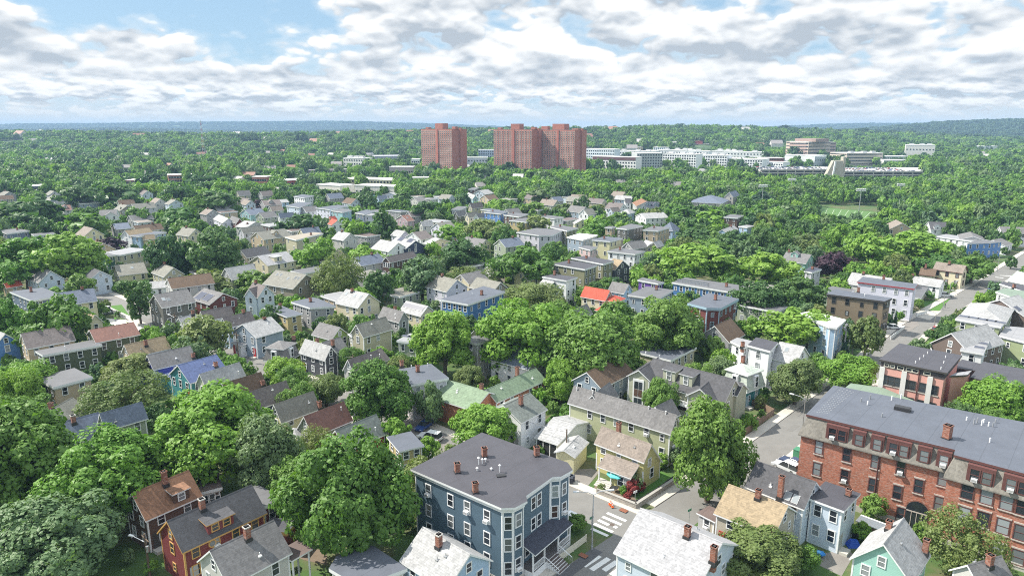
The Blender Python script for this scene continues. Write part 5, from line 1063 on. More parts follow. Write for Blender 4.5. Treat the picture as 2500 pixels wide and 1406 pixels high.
farblock('long grey-brick rowhouse line', 745, 850, 780, 800, 415, 12, (.38, .34, .32), 2, 16, roofc=(.30, .28, .28), cat='building', name='building')
farblock('white four-storey building behind trees', 838, 886, 945, 930, 386, 20, (.68, .67, .62), 3, 8, ybot=405, extra=penth)
farblock('low grey shopping hall with parked cars before it', 915, 1022, 1080, 1100, 381, 40, (.34, .34, .40), 1, 14, roofc=(.38, .38, .42), cat='building', name='building')
farblock('low shop row with red sign strip', 950, 1008, 800, 800, 408, 20, (.42, .38, .38), 1, 10, roofc=(.5, .5, .5), cat='building', name='building')
farblock('small white building left of the first tower', 1004, 1024, 960, 960, 389, 14, WH, 2, 4, cat='building', name='building')
farblock('white and blue apartment block between the towers', 1168, 1206, 1100, 1100, 366, 18, (.42, .47, .60), 5, 7)
farblock('pale low block between the towers', 1134, 1190, 950, 950, 385, 18, (.55, .55, .62), 2, 8, cat='building', name='building')
farblock('pale office slab at the far left horizon', 0, 25, 2000, 2000, 331, 30, (.5, .54, .58), 3, 4, cat='office building', name='office_building', z0=8)
farblock('white office slab near the far left horizon', 28, 52, 2100, 2100, 318, 20, (.6, .62, .62), 6, 4, cat='office building', name='office_building', z0=8)
farblock('distant brick complex before the central hills', 715, 765, 2200, 2200, 328, 30, (.42, .22, .18), 3, 8, cat='building', name='building', z0=12)
farblock('distant red-roofed block left of the brick complex', 590, 640, 2100, 2100, 330, 30, (.5, .4, .38), 2, 8, roofc=(.42, .2, .16), cat='building', name='building', z0=12)

farblock('pale block with two dark stair cores behind the pyramid-capped apartments', 1640, 1692, 1190, 1165, 366, 20, WH, 5, 8, extra=penth)
farblock('cream-white block rising behind the long white flat block', 1742, 1800, 1220, 1190, 368, 20, (.72, .70, .64), 4, 9, extra=penth)
farblock('tan low block between the red stepped and beige offices', 1800, 1862, 1230, 1210, 372, 24, (.56, .47, .38), 3, 9)
farblock('white slab in front of the brick-red low office block', 1866, 1912, 930, 910, 396, 18, WH, 2, 8)
farblock('pale long block right of the round-cornered office', 2158, 2214, 1010, 1010, 391, 20, (.66, .65, .60), 2, 10)
# parking decks and the concrete fin
CARG = []
def deck(label, pl, pr_, Yf, Yb, zt, levels):
    A = atY((pl, 400), Yf); Bq = atY((pr_, 400), Yf); A2 = atY((pl-6, 400), Yb); B2 = atY((pr_-4, 400), Yb)
    poly = ccw([Vector(v[:2]) for v in (A, Bq, B2, A2)]); c = sum(poly, Vector((0, 0)))/4; base = Vector((c.x, c.y, 0)); par = empty('parking_garage', base, label, 'parking garage', 'parking garages')
    for k in range(levels):
        z = zt-3.1*k; M = MB(); M.prism(poly, z-.5, z, 0, 1); M.obox((Vector(A[:2])+Vector(Bq[:2]))/2, (1, 0), Bq.x-A.x, .3, z, z+1.0, 1); M.build('deck', [mat_plain('deck_top', (.46, .44, .42)), CONC], par, base)
    for k in range(9):
        M = MB(); M.obox(Vector(A[:2]).lerp(Vector(Bq[:2]), k/8)+Vector((0, .4)), (1, 0), .9, .7, 0, zt-.5); M.build('column', CONC, par, base)
    M = MB(); M.prism(inset(poly, 6), 0, zt-.6); M.build('deck_shade_block', mat_plain('painted_deck_shade', (.05, .05, .05)), par, base)  # near-black solid block stands in for the shade between the decks
    FOOT.append([tuple(v) for v in poly]); x0, y0 = proj((A2.x, Yb, zt)); x1, y1 = proj((Bq.x, Yf, zt-6)); PROTECT.append((x0, y0, x1, y1, Yf, .97)); HOUSES.append(((x0, y0, x1, y1), c, label, par)); CARG.append((A, Bq, A2, B2, Yf, Yb, zt))
deck('wide concrete parking garage with cars on its roof, right of the fin', 2063, 2256, 740, 830, 8.6, 3)
deck('concrete parking garage with roof cars left of the concrete fin', 1858, 2030, 760, 830, 9.4, 2)
a = atY((2066, 386), 735); b_ = atY((2036, 388), 735); base = Vector((a.x-6, 735, 0)); par = empty('concrete_fin', base, 'slanted bare concrete fin rising between the two parking garages', 'monument')
M = MB(); x0, x1 = b_.x, a.x
vs = [(x0-9, 734, 0), (x1-1, 733, 0), (x1+1, 737, a.z+1), (x1-2.5, 736, a.z+1), (x1-2.5, 736, a.z-3), (x0, 735, b_.z-2)]; vs += [(v[0]+1.5, v[1]+9, v[2]) for v in vs]; n = 6
M.add(vs, [tuple(range(n)), tuple(range(2*n-1, n-1, -1))]+[(i, (i+1) % n, (i+1) % n+n, i+n) for i in range(n)]); M.build('wall', mat_plain('raw_concrete', (.36, .33, .27)), par, base)
M = MB(); M.tube([(x0-1, 732.5, 0), (x0+1.2, 733.5, b_.z-3)], 1.0, 4); M.build('buttress', WHITE, par, base)
PROTECT.append((2022, 384, 2070, 432, 733, .97)); HOUSES.append(((2022, 384, 2070, 432), Vector((a.x, 735)), 'bare concrete fin', par)); FOOT.append([(x0-10, 728), (x1+3, 728), (x1+3, 748), (x0-10, 748)])
M = MB(); e0, e1, e2, e3 = atY((2256, 417), 742), atY((2345, 421), 735), atY((2330, 415), 760), atY((2250, 414), 765)
M.add([(v.x, v.y, z) for z in (1, 7) for v in (e0, e1, e2, e3)], [(3, 2, 1, 0), (4, 5, 6, 7), (0, 1, 5, 4), (1, 2, 6, 5), (2, 3, 7, 6), (3, 0, 4, 7)]); o = M.build('ramp_wall', CONC); tag(o, 'low curved concrete ramp wall right of the parking garage', 'ramp')
PROTECT.append((2260, 412, 2345, 426, 735, .9))
# ---------------------------------------------------------------- ground, hills, streets
def hz(x, y):
    z = 0.0
    for (X0, Y0, sx, sy, h) in ((1950, 3000, 620, 520, 62), (3000, 3100, 900, 700, 90), (520, 1750, 420, 330, 30), (150, 1900, 500, 400, 22), (1000, 2100, 500, 300, 38), (-620, 1650, 520, 300, 24), (-1300, 1750, 420, 320, 30), (-150, 1800, 300, 300, 14),
                                (-2900, 6200, 900, 600, 80), (-1700, 6400, 900, 600, 88), (-4200, 6000, 900, 700, 72), (-600, 6500, 900, 700, 52), (600, 6500, 1200, 700, 22), (2600, 5600, 900, 600, 62), (4500, 5500, 1500, 800, 95), (-2300, 4000, 700, 500, 46), (-800, 4300, 800, 500, 36), (-3500, 4200, 600, 500, 42), (900, 4500, 900, 600, 24)):
        z += h*exp(-((x-X0)/sx)**2-((y-Y0)/sy)**2)
    z *= .86
    if y > 2200: z += min((y-2200)/5000*10, 14)
    return z
ys = [-60, 0]+[40*k for k in range(1, 26)]+[1000+70*k for k in range(1, 44)]+[4010+200*k for k in range(1, 22)]+[9000, 12000, 20000]
xn = [k/34 for k in range(-34, 35)]
vs = []; fs = []
for y in ys:
    wd = max(500, abs(y)*1.05+350)
    for t in xn: vs.append((t*wd, y, hz(t*wd, y) if y > 900 else 0))
nx = len(xn)
for j in range(len(ys)-1):
    for i in range(nx-1): fs.append((j*nx+i, j*nx+i+1, (j+1)*nx+i+1, (j+1)*nx+i))
m, t, b = newmat('ground_grass')
g = t.n('ShaderNodeNewGeometry'); n1 = t.noise(g.outputs['Position'], .11, 5, .6); n2 = t.noise(g.outputs['Position'], 1.7, 5, .7)
col = t.mix(t.ramp(n1, (.42, .62, 0, 1)), (.055, .115, .022), (.12, .115, .055)); col = t.mix(t.ramp(n2, (.3, .75, 0, .5)), col, (.035, .07, .018))
sp = t.n('ShaderNodeSeparateXYZ'); t.l(g.outputs['Position'], sp.inputs[0])
far = t.ramp(sp.outputs[1], (500, 1100, 0, 1)); n3 = t.noise(g.outputs['Position'], .02, 6, .7)
fc = t.mix(t.ramp(n3, (.35, .65, 0, 1)), (.028, .06, .022), (.07, .12, .04)); t.l(t.mix(far, col, fc), b.inputs['Base Color']); b.inputs['Roughness'].default_value = .95
G_ = MB(); G_.add(vs, fs); o = G_.build('ground', m, smooth=True); o['kind'] = 'structure'
ASPH = mat_plain('asphalt', (.165, .16, .15), .85, var=.22, scale=.45); ASPD = mat_plain('asphalt_new', (.085, .085, .09), .85, var=.2); PAINT = mat_plain('road_paint', (.62, .62, .60), .7, var=.15, scale=3); SIDE = mat_plain('sidewalk_concrete', (.44, .41, .36), .85, var=.18, scale=.7); LAWN = mat_plain('lawn', (.06, .15, .02), .95, var=.35, scale=2.2); DIRT = mat_plain('bare_soil', (.16, .12, .085), .95, var=.3)
def strip(name, pts, hw, z, mat, off=0.0, thick=None):
    L, R = [], []
    for i, p in enumerate(pts):
        d = (pts[min(i+1, len(pts)-1)]-pts[max(0, i-1)]).normalized(); n = Vector((-d.y, d.x)); L.append(p+n*(off+hw)); R.append(p+n*(off-hw))
    M = MB()
    if thick is None:
        M.add([(p.x, p.y, z) for p in R+L], [(i, i+1, len(pts)+i+1, len(pts)+i) for i in range(len(pts)-1)])
    else:
        for i in range(len(pts)-1): M.prism(ccw([R[i], R[i+1], L[i+1], L[i]]), z-thick, z)
    o = M.build(name, mat); o['kind'] = 'structure'; return o
V = lambda *a: Vector(a)
ROADA = [V(2, 68), V(44, 109.3), V(80, 147), V(113, 184.5), V(172, 240.5), V(260, 327)]
bc = at((1418, 1232, 'P')); bd = V(-.752, .659)
ROADB = [bc-bd*34, bc, bc+bd*60, bc+bd*150, bc+bd*210]
RDW = 3.2
strip('road', ROADA, 3.3, .006, ASPH); strip('road', ROADB, 3.3, .010, ASPH)
xc = V(16.2, 81.6)
P_A = [V(26, 91.6)]+ROADA[1:]; P_A0 = [V(-10, 56), V(9.5, 75)]
strip('sidewalk', [V(23.6, 89.2)]+ROADA[1:], .95, .13, SIDE, 4.25, .13); strip('sidewalk', P_A, .95, .13, SIDE, -4.25, .13)
strip('sidewalk', [V(-12, 53.5), V(8, 73.8)], .95, .13, SIDE, 4.25, .13)
P_B = [bc+bd*3.5]+ROADB[2:]
strip('sidewalk', [bc-bd*1.0, ]+ROADB[2:], .95, .13, SIDE, 4.25, .13); strip('sidewalk', [bc-bd*8.5]+ROADB[2:], .95, .13, SIDE, -4.25, .13)
strip('road_patch', [V(5, 70.5), V(13.2, 79.5)], .8, .018, ASPD, 2.3)
def patch(name, cr, pts, z, mat):
    CUR[0] = cr; poly = ccw([at(p, 0) for p in pts]); M = MB(); M.add([(p.x, p.y, z) for p in poly], [tuple(range(len(poly)))]); o = M.build(name, mat); o['kind'] = 'structure'; return poly
DRV = mat_plain('driveway', (.19, .175, .16), .9, var=.25, scale=.5)
KEEP = []
KEEP.append(patch('driveway', 'D3', [(390, 390), (560, 380), (640, 410), (510, 570), (350, 540)], .022, DRV))
KEEP.append(patch('driveway', 'C2', [(1400, 470), (1650, 540), (1990, 740), (1830, 830), (1330, 640)], .022, DRV))
KEEP.append(patch('path', 'B1', [(1010, 770), (1250, 790), (1390, 850), (1310, 900), (1080, 850)], .022, mat_plain('pale_paving', (.55, .52, .47), .85)))
patch('lawn', 'C3', [(1560, 1000), (1740, 1050), (1480, 1240), (1400, 1200)], .020, LAWN); patch('lawn', 'C3', [(480, 520), (700, 340), (710, 500)], .020, LAWN); patch('lawn', 'B1', [(1060, 650), (1160, 640), (1240, 750), (1200, 780), (1060, 730)], .020, LAWN); patch('lawn', 'B4', [(1620, 560), (1860, 530), (1760, 640), (1640, 630)], .020, LAWN); patch('lawn', 'C4', [(440, 760), (560, 690), (570, 770), (500, 790)], .02, LAWN)
KEEP.append(patch('yard', 'C3', [(1000, 1080), (1250, 1100), (1420, 1290), (960, 1180)], .018, DIRT)); KEEP.append(patch('lawn', 'C3', [(1440, 1180), (1760, 1060), (1590, 960), (1420, 1100)], .015, LAWN)); patch('yard', 'C4', [(20, 420), (180, 400), (300, 420), (60, 560), (-60, 560)], .018, DIRT); patch('yard', 'D1', [(1900, 1150), (2330, 1150), (2340, 1300), (2110, 1250)], .018, DIRT)
KEEP.append(patch('parking_lot', 'B4', [(1350, 740), (1560, 730), (1590, 760), (1420, 870), (1330, 800)], .022, DRV)); KEEP.append(patch('driveway', 'B4', [(1640, 640), (1780, 640), (1680, 720), (1560, 690)], .022, SIDE)); KEEP.append(patch('driveway', 'B4', [(1750, 500), (1870, 480), (1920, 500), (1800, 550)], .024, SIDE)); KEEP.append(patch('parking_lot', 'C4', [(300, 830), (420, 760), (560, 830), (540, 930)], .024, DRV))
KEEP.append(patch('yard', 'D4', [(520, 1200), (800, 1150), (880, 1200), (760, 1406), (540, 1300)], .022, DRV))
for k in range(26):
    R_ = ROADA if k % 2 else ROADB; i_ = random.randrange(1, len(R_)-1); a = R_[i_].lerp(R_[i_+1], random.random()); d = (R_[i_+1]-R_[i_]).normalized(); n = V(-d.y, d.x); a = a+n*random.uniform(-2.4, 2.2); M = MB(); wd_ = random.choice((.06, .08, .7, 1.1)); L_ = random.uniform(3, 14)
    if wd_ > .5: L_ *= .35
    b_ = a+d*L_+n*random.uniform(-.5, .5)*(wd_ < .5); M.add([(v.x, v.y, .0125+.0001*k) for v in (a-n*wd_/2, b_-n*wd_/2, b_+n*wd_/2, a+n*wd_/2)], [(0, 1, 2, 3)]); o = M.build('road_patch', random.choice((ASPD, mat_plain('asphalt_old', (.15, .145, .135), .9)))); o['kind'] = 'structure'
CUR[0] = 'D3'
def stripe(a, b_, wd=.55, name='crosswalk_stripe'):
    p, q = at(a), at(b_); d = q-p; M = MB(); n = Vector((-d.y, d.x)).normalized()*wd/2
    M.add([(v.x, v.y, .016) for v in (p-n, q-n, q+n, p+n)], [(0, 1, 2, 3)]); o = M.build(name, PAINT); o['kind'] = 'structure'
for a, b_ in (((712, 802), (893, 880)), ((668, 838), (848, 915)), ((628, 870), (728, 918)), ((588, 905), (765, 985)), ((560, 950), (720, 1022)), ((775, 930), (806, 944))): stripe(a, b_)
for a, b_ in (((640, 1210), (488, 1310)), ((728, 1235), (562, 1345)), ((808, 1265), (680, 1350)), ((880, 1305), (755, 1395))): stripe(a, b_, .75)
for a, b_ in (((2290, 330, 'B4'), (2390, 335, 'B4')), ((2250, 345, 'B4'), (2320, 352, 'B4'))): stripe(a, b_, .8)
for q, r in (((760, 915), .36), ((1240, 1345, 'C3'), .0)):
    if r: p = at(q); M = MB(); M.tube([(p.x, p.y, .0), (p.x, p.y, .021)], r, 12); o = M.build('manhole_cover', mat_plain('cast_iron', (.10, .075, .06))); o['kind'] = 'structure'
for q in ((868, 785), (485, 1215)):
    p = at(q); M = MB(); M.obox(p, (-.75, .66), 1.2, .8, .13, .145); o = M.build('tactile_plate', mat_plain('rust_plate', (.20, .07, .035))); o['kind'] = 'structure'
# playing fields
CUR[0] = 'A4'
FIELD = patch('sports_field', 'A4', [(660, 905), (1330, 960), (1440, 870), (720, 810)], .05, mat_plain('turf', (.075, .155, .035), .9, var=.15, scale=.2))
fa, fb, fc_, fd = at((700, 900)), at((1310, 945)), at((1430, 872)), at((725, 818))
for k in range(12):
    t_ = k/11; p, q = fa.lerp(fb, t_), fd.lerp(fc_, t_); M = MB(); d = (q-p).normalized(); n = V(-d.y, d.x)*.14; M.add([(v.x, v.y, .065) for v in (p-n, q-n, q+n, p+n)], [(0, 1, 2, 3)]); o = M.build('field_line', mat_plain('field_chalk', (.36, .42, .30), .9)); o['kind'] = 'structure'
GREEN = patch('sports_field', 'A1', [(660, 560), (1250, 545), (1400, 500), (640, 495)], .05, MATS['lawn'])
PROTECT.append((172, 408, 322, 424, 780, .9)); PROTECT.append((2005, 506, 2150, 524, 440, .9))
patch('parking_lot', 'A2', [(1240, 470), (1660, 520), (1660, 400), (1230, 395)], .05, mat_plain('lot_asphalt', (.22, .22, .25), .9, var=.25, scale=.15)); PROTECT.append((920, 385, 1020, 412, 800, .8))
# bleachers
p, q = at((690, 815)), at((1285, 840)); d = (q-p).normalized(); n = V(-d.y, d.x); L = (q-p).length
BL = empty('bleachers', (*((p+q)/2), 0), 'long grey aluminium bleachers along the football field', 'bleachers')
for k in range(8):
    M = MB(); M.obox((p+q)/2+n*(2+1.1*k), d, L, 1.0, 0, 1.0+.55*k); M.build('seat_row', mat_plain('aluminium', (.38, .38, .40), .5), BL, (*((p+q)/2), 0))
M = MB(); M.obox((p+q)/2+n*11, d, L, .1, 4.6, 6.0); M.build('railing', DARKM, BL, (*((p+q)/2), 0)); PROTECT.append((1993, 496, 2158, 516, 500, .9)); FOOT.append([tuple(v) for v in (p-n*2, q-n*2, q+n*13, p+n*13)])
FOOT.append([tuple(v) for v in FIELD]); FOOT.append([tuple(v) for v in GREEN])
for (x, yt, yb, lab) in ((1928, 437, 496, 'tall floodlight pole behind the bleachers, left one'), (2095, 462, 532, 'tallest floodlight pole in front of the football field'), (2194, 450, 496, 'floodlight pole right of the bleachers'), (1858, 452, 520, 'floodlight mast with red-tinted lamps rising from dark pines')):
    g_ = at((x, yb, 'P')); top = atY((x, yt, 'P'), g_.y).z; E_ = empty('floodlight_pole', (g_.x, g_.y, 0), lab, 'floodlight', 'floodlights round the football field'); bs = (g_.x, g_.y, 0)
    M = MB(); M.tube([(g_.x, g_.y, 0), (g_.x, g_.y, top)], [.3, .18], 8); M.build('pole', STEEL, E_, bs)
    M = MB(); M.box(g_.x-3, g_.y-.1, top-.2, g_.x+3, g_.y+.1, top); M.box(g_.x-3, g_.y-.1, top-1.2, g_.x+3, g_.y+.1, top-1.0); M.build('crossbar', STEEL, E_, bs)
    for k in range(6):
        for j in range(2): M = MB(); M.box(g_.x-2.9+k, g_.y-.5, top-.3-j, g_.x-2.2+k, g_.y+.1, top+.4-j); M.build('lamp', WHITE, E_, bs)
for x in (2203, 2227):
    g_ = at((x, 522, 'P')); E_ = None; M = MB(); M.tube([(g_.x, g_.y, 0), (g_.x, g_.y, 3), (g_.x, g_.y, 9)], .12, 6); M.tube([(g_.x-2.8, g_.y, 3), (g_.x+2.8, g_.y, 3)], .1, 6); M.tube([(g_.x-2.8, g_.y, 3), (g_.x-2.8, g_.y, 9)], .08, 6); M.tube([(g_.x+2.8, g_.y, 3), (g_.x+2.8, g_.y, 9)], .08, 6)
    o = M.build('goal_post', WHITE); tag(o, 'white football goal post, ' + ('nearer the bleachers' if x < 2210 else 'nearer the right-hand woods'), 'goal post', 'football goal posts')
# radio mast
g_ = atY((497, 372, 'P'), 1250); top = atY((497, 293, 'P'), 1250).z; E_ = empty('radio_mast', (g_.x, 1250, 0), 'red and white lattice radio mast above the left woods', 'radio mast')
for k in range(14):
    z0, z1 = top*k/14, top*(k+1)/14; r0, r1 = 3.4*(1-k/14)+.35, 3.4*(1-(k+1)/14)+.35; M = MB()
    c0 = [(g_.x+r0*cos(a), 1250+r0*sin(a), z0) for a in (.5, 2.6, 4.7)]; c1 = [(g_.x+r1*cos(a), 1250+r1*sin(a), z1) for a in (.5, 2.6, 4.7)]
    for i in range(3): M.tube([c0[i], c1[i]], .22, 4); M.tube([c0[i], c1[(i+1) % 3]], .13, 4)
    M.build('lattice_section', [mat_plain('mast_red', (.45, .08, .05)), WHITE][k % 2], E_, (g_.x, 1250, 0))
PROTECT.append((488, 300, 506, 366, 1250, .9))
# ---------------------------------------------------------------- trees
def leafmat(name, col, col2, trans=.30):
    m = bpy.data.materials.new(name); m.use_nodes = True; t = NT(m.node_tree); b = m.node_tree.nodes['Principled BSDF']; out = m.node_tree.nodes['Material Output']
    g = t.n('ShaderNodeNewGeometry'); oi = t.n('ShaderNodeObjectInfo')
    n1 = t.noise(g.outputs['Position'], .55, 4, .65); r = t.m('MULTIPLY_ADD', oi.outputs['Random'], .8, t.m('MULTIPLY_ADD', n1, 1.3, -.55), clamp=True)
    c = t.mix(r, col, col2); h = t.m('FRACT', t.m('MULTIPLY', oi.outputs['Random'], 7.31))
    c = t.mix(t.ramp(h, (.55, 1.0, 0.0, .55)), c, (col2[0]*1.10, col2[1]*1.0, col2[2]*1.0)); c = t.mix(t.ramp(h, (0.0, .25, .5, 0.0)), c, (col[0]*.62, col[1]*.78, col[2]*1.2))
    t.l(c, b.inputs['Base Color']); b.inputs['Roughness'].default_value = .5; b.inputs['Specular IOR Level'].default_value = .3
    tr = t.n('ShaderNodeBsdfTranslucent'); k = t.n('ShaderNodeVectorMath', operation='MULTIPLY'); k.inputs[1].default_value = (1.3, 1.5, .5); t.l(c, k.inputs[0]); t.l(k.outputs[0], tr.inputs[0])
    ms = t.n('ShaderNodeMixShader'); ms.inputs[0].default_value = trans; t.l(b.outputs[0], ms.inputs[1]); t.l(tr.outputs[0], ms.inputs[2]); t.l(ms.outputs[0], out.inputs[0]); return m
LEAF = dict(b=leafmat('leaf_bright', (0.127, 0.255, 0.0324), (0.203, 0.341, 0.0541)), m=leafmat('leaf_mid', (0.086, 0.181, 0.0324), (0.147, 0.255, 0.0519)), d=leafmat('leaf_dark', (0.0526, 0.117, 0.0346), (0.089, 0.171, 0.0475)),
            o=leafmat('leaf_olive', (0.122, 0.175, 0.0519), (0.187, 0.234, 0.0757)), g=leafmat('leaf_greygreen', (0.0988, 0.176, 0.0765), (0.161, 0.24, 0.106)), p=leafmat('leaf_purple', (0.0304, 0.0149, 0.0281), (0.0506, 0.0234, 0.0367), .12), r=leafmat('leaf_red', (0.179, 0.0282, 0.0335), (0.269, 0.0519, 0.0431)),
            k=leafmat('needle_dark', (0.0263, 0.0724, 0.0367), (0.0486, 0.105, 0.0497), .12), w=leafmat('leaf_wood', (0.107, 0.229, 0.0346), (0.181, 0.319, 0.0627)), f=leafmat('leaf_far', (0.0323, 0.0707, 0.0326), (0.0717, 0.132, 0.0497), .15))
BARK = mat_plain('bark', (.11, .085, .065), .9, var=.3, scale=3)
rng = random.Random(11)
def crown_mesh(name, nl, lf, ls, kind='round', seed=0, squash=.95):
    """unit crown (radius 1): leaf clumps on many lobes spread over an uneven volume"""
    R = random.Random(seed); M = MB(); lobes = []
    for i in range(nl):
        for _ in range(30):
            u = R.uniform(-1, 1); a = R.uniform(0, 2*pi)
            if kind == 'cone':
                z = R.uniform(-.95, 1.0)**1; rr = max(.05, (1-z)/2)*(.62+.3*R.random()); p = Vector((cos(a)*rr*R.uniform(.6, 1), sin(a)*rr*R.uniform(.6, 1), z)); lr = .12+.16*(1-z)/2
            elif kind == 'vase':
                z = R.uniform(-.8, 1); rr = .25+.55*(z+.8)/1.8*R.random()**.5; p = Vector((cos(a)*rr, sin(a)*rr, z)); lr = R.uniform(.12, .2)
            else:
                s = sqrt(1-u*u); rad = R.uniform(.60, .93) if R.random() < .82 else R.uniform(.2, .6)
                p = Vector((cos(a)*s*rad, sin(a)*s*rad, u*rad*squash)); lr = R.choice((R.uniform(.12, .2), R.uniform(.18, .26), R.uniform(.24, .33)))
                if p.z < -.55: continue
                p.x *= 1+.15*sin(3*a+seed); p.y *= 1+.12*cos(2*a+seed*1.7)
            if all((p-q[0]).length > lr*.62 for q in lobes): break
        lobes.append((p, lr))
    vs = []; fs = []
    for p, lr in lobes:
        for k in range(lf):
            u = R.uniform(-.75, 1); a = R.uniform(0, 2*pi); s = sqrt(max(0, 1-u*u)); d = Vector((cos(a)*s, sin(a)*s, u))
            c = p+d*lr*R.uniform(.72, 1.08)
            n = (d*.9+p*.35+Vector((R.gauss(0, .45), R.gauss(0, .45), R.gauss(.30, .4)))).normalized()
            t = n.orthogonal().normalized(); t = Matrix.Rotation(R.uniform(0, 6.28), 3, n) @ t; bt = n.cross(t); w_ = ls*R.choice((.5, .7, .9, 1.1, 1.5))*R.uniform(.8, 1.2); h_ = w_*R.uniform(.6, .95)
            o = len(vs); vs += [c-t*w_, c-bt*h_-n*w_*.22, c+t*w_, c+bt*h_-n*w_*.18]; fs.append((o, o+1, o+2, o+3))
    rs = sorted(sqrt(v[0]**2+v[1]**2) for v in vs); k = 1.0/rs[int(len(rs)*.97)]; zs = sorted(abs(v[2]) for v in vs); kz = 1.0/zs[int(len(zs)*.985)]
    vs = [Vector((v[0]*k, v[1]*k, v[2]*kz)) for v in vs]; M.add(vs, fs); return M.mesh(name, [LEAF['m']])
def trunk_mesh(seed):
    R = random.Random(seed); M = MB(); M.tube([(0, 0, -.05), (.01, 0, .3), (.0, .02, .62)], [.075, .05, .035], 7)
    for i in range(6):
        a = i*1.05+R.random(); z0 = .28+.05*i; r = R.uniform(.25, .42); M.tube([(0, 0, z0), (cos(a)*r*.5, sin(a)*r*.5, z0+.14), (cos(a)*r, sin(a)*r, z0+.32)], [.03, .02, .008], 5)
    return M.mesh('trunk', [BARK])
CN = {}
for s in range(4): CN['n', s] = crown_mesh('crown', 88, 300, .034, seed=s+1)
for s in range(4): CN['m', s] = crown_mesh('crown', 62, 95, .062, seed=s+21)
for s in range(4): CN['f', s] = crown_mesh('crown', 34, 22, .15, seed=s+41)
for s in range(2): CN['c', s] = crown_mesh('crown', 90, 40, .06, 'cone', seed=s+61)
CN['v', 0] = crown_mesh('crown', 70, 70, .05, 'vase', seed=71)
CN['a', 0] = crown_mesh('crown', 75, 150, .028, seed=81); CN['a', 1] = crown_mesh('crown', 70, 150, .028, seed=82)
TRK = [trunk_mesh(s) for s in range(3)]
SHAPE = dict(b='bright green', m='leafy green', d='dark green', o='olive green', g='grey-green', p='purple-leaved', r='red-leaved', k='dark conifer-like')
TREES = []   # (pos, r, rz, zc, kind, shape, listed)
def T_(x, y, rx, ry=None, kind='m', sh=None, zb=None):
    ry = ry or rx*.9; zc = 6.0
    for _ in range(12):
        p = at((x, y, 'P'), zc); d = sqrt(p.x**2+p.y**2+(CAMH-zc)**2); dep = math.atan2(CAMH-zc, p.y)
        fwd = p.y*_c+(CAMH-zc)*_s; k = fwd/1667; r = rx*k; rz = ry*k*.96
        rz = max(rz/max(cos(dep), .5) - r*.18, r*.45); zc = rz+(zb if zb is not None else max(.6, r*.22))
    TREES.append([p, r, rz, zc, kind, sh, True])
